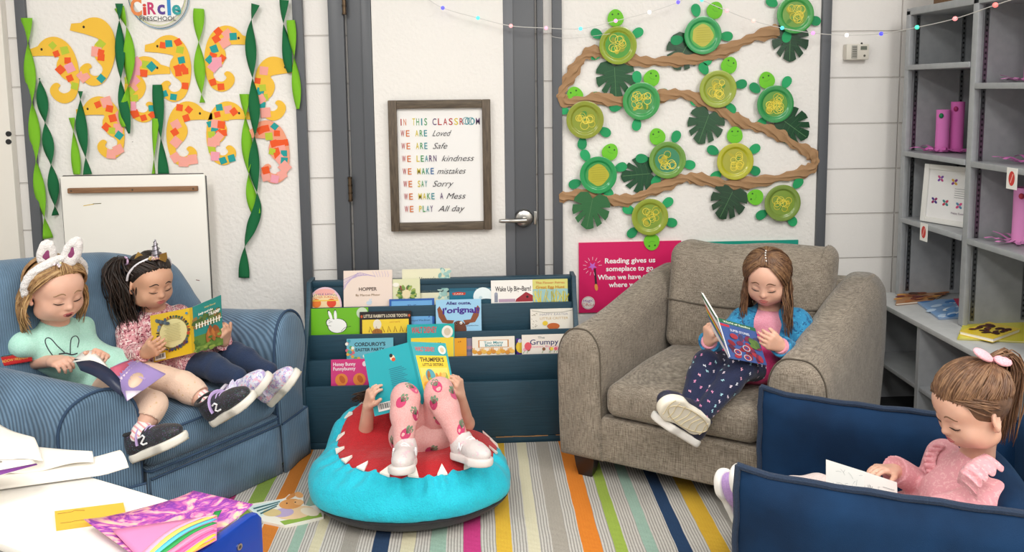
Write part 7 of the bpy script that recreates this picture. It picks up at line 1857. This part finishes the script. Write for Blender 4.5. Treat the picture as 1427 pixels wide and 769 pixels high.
for q in 'LR': S.cap(V3(J['wr'+q])+(V3(J['wr'+q])-V3(J['el'+q])).normalized()*.045, V3(J['wr'+q])+(V3(J['wr'+q])-V3(J['el'+q])).normalized()*.13, .055, .06, 0, True)
top = b()
def ruffle(pts, wd, out, amp, nm='ruffle'):
    P = smoothpts(pts, 8); n = len(P); m = MB(); K = 5
    def fn(u, v):
        x = u*(n-1); i = min(n-2, int(x)); a = P[i]*(1-(x-i))+P[i+1]*(x-i); f = v
        return a+V3(out)*wd*f+V3((0, 0, -1))*wd*.35*f*f+V3(out).cross(P[-1]-P[0]).normalized()*amp*f*math.sin(u*34)+V3((0, 0, 1))*amp*.6*f*math.sin(u*34+1)
    m.grid(fn, 70, K, RSE); m.build(nm, top, 180, .002)
ruffle([at(1372, 632, 1.655), at(1352, 642, 1.615), at(1338, 656, 1.60), at(1334, 672, 1.61)], .05, nrm((.25, -.9, .1)), .008)
ruffle([at(1318, 622, 1.80), at(1308, 632, 1.80), at(1304, 645, 1.79), at(1308, 660, 1.78)], .028, nrm((-.55, .5, .1)), .007)
S, b = cloth(p, 'leggings', M('d8c8c4', .85, 'cloth'), J, lambda S: [leg(S, J, q, -.003) for q in 'LR'], seed=6, rip=.0014); b()
LIL = M('b493cc', .75, 'cloth'); 
for q, hl, tl in (('R', at(1030, 718, 1.99), at(997, 655, 1.965)), ('L', at(1052, 712, 1.90), at(1026, 664, 1.875))):
    shoe(p, foot_mat(hl, tl, V3((.55, -.78, .25))), .165, LIL if q == 'R' else M('b79acb', .75, 'cloth'), M('f0eeea', .5), '', 'strap', M('e8e4e8', .7, 'cloth'), M('4a4a52', .6), None, None)
HB = [M('6e4d36', .45, 'hair', h2='523724'), M('7f5b40', .45, 'hair', h2='5f4230'), M('8d6a4c', .45, 'hair', h2='6d4e36')]; rd = random.Random(51); LK = []
gat = (180, 38)
for i in range(420):
    sd = -1 if i % 2 else 1; a0 = rd.uniform(0, 172); el = 25-a0*.12 if a0 < 95 else 12-(a0-95)*.55
    if i % 3 == 0: r0 = (sd*rd.uniform(0, 60), rd.uniform(24, 60))
    else: r0 = (sd*a0, el+rd.random()*5)
    P = slerp_path(h, r0, gat, 8, .001, .008+.005*rd.random()); P = [q_+V3((rd.gauss(0, .0012), rd.gauss(0, .0012), rd.gauss(0, .0012))) for q_ in P]; LK.append((P, .0024+.0012*rd.random()))
g = h.scalp(*gat, .02)
for i in range(120):
    o = V3((rd.gauss(0, .01), rd.gauss(0, .012), rd.gauss(0, .008))); bk = -h.F; bk.z = 0; bk.normalize(); l_ = rd.uniform(.10, .19)
    P = [g+o*.3-bk*.01, g+bk*.03+o*.7+V3((0, 0, .012)), g+bk*.05+o*1.2+V3((0, 0, -.03))]+[g+bk*(.05-.008*j)+o*(1.5+.2*math.sin(i+j))+V3((0, 0, -.03-l_*j/3)) for j in (1, 2, 3)]
    LK.append((P, .0032))
for i in range(26):
    sd = 1 if i % 2 else -1; P = slerp_path(h, (sd*rd.uniform(8, 70), 28+rd.random()*6), (sd*rd.uniform(80, 100), rd.uniform(-10, 14)), 6, .002, .006); LK.append((P, .0028))
S = SDF(h.C-V3((.15,)*3), h.C+V3((.15,)*3), .0035); h.cap_(S, .5, el=24); strand_mesh(p, 'hair', LK, HB, S)
BOW = M('f0aeb8', .75, 'cloth'); c = at(1384, 501, 1.70); band = None
for a_, b_ in (((1382, 500), (1358, 489)), ((1386, 501), (1409, 504))):
    A, E_ = at(*a_, 1.69), at(*b_, 1.685); ax = (E_-A).normalized(); vw = (V3((0, 0, 1))*.7+(CAMP-A).normalized()*.7); vw = (vw-ax*vw.dot(ax)).normalized(); S = SDF(A-V3((.08,)*3), A+V3((.08,)*3), .003)
    S.ell((A+E_)/2, ((E_-A).length*.56, .017, .008), (ax, ax.cross(vw), vw), .004); o = S.build('hair_bow', BOW, p)
m = MB(); m.ball(c+V3((0, 0, 0)), (.009, .009, .009), BOW, seg=10); m.build('bow_knot', p)
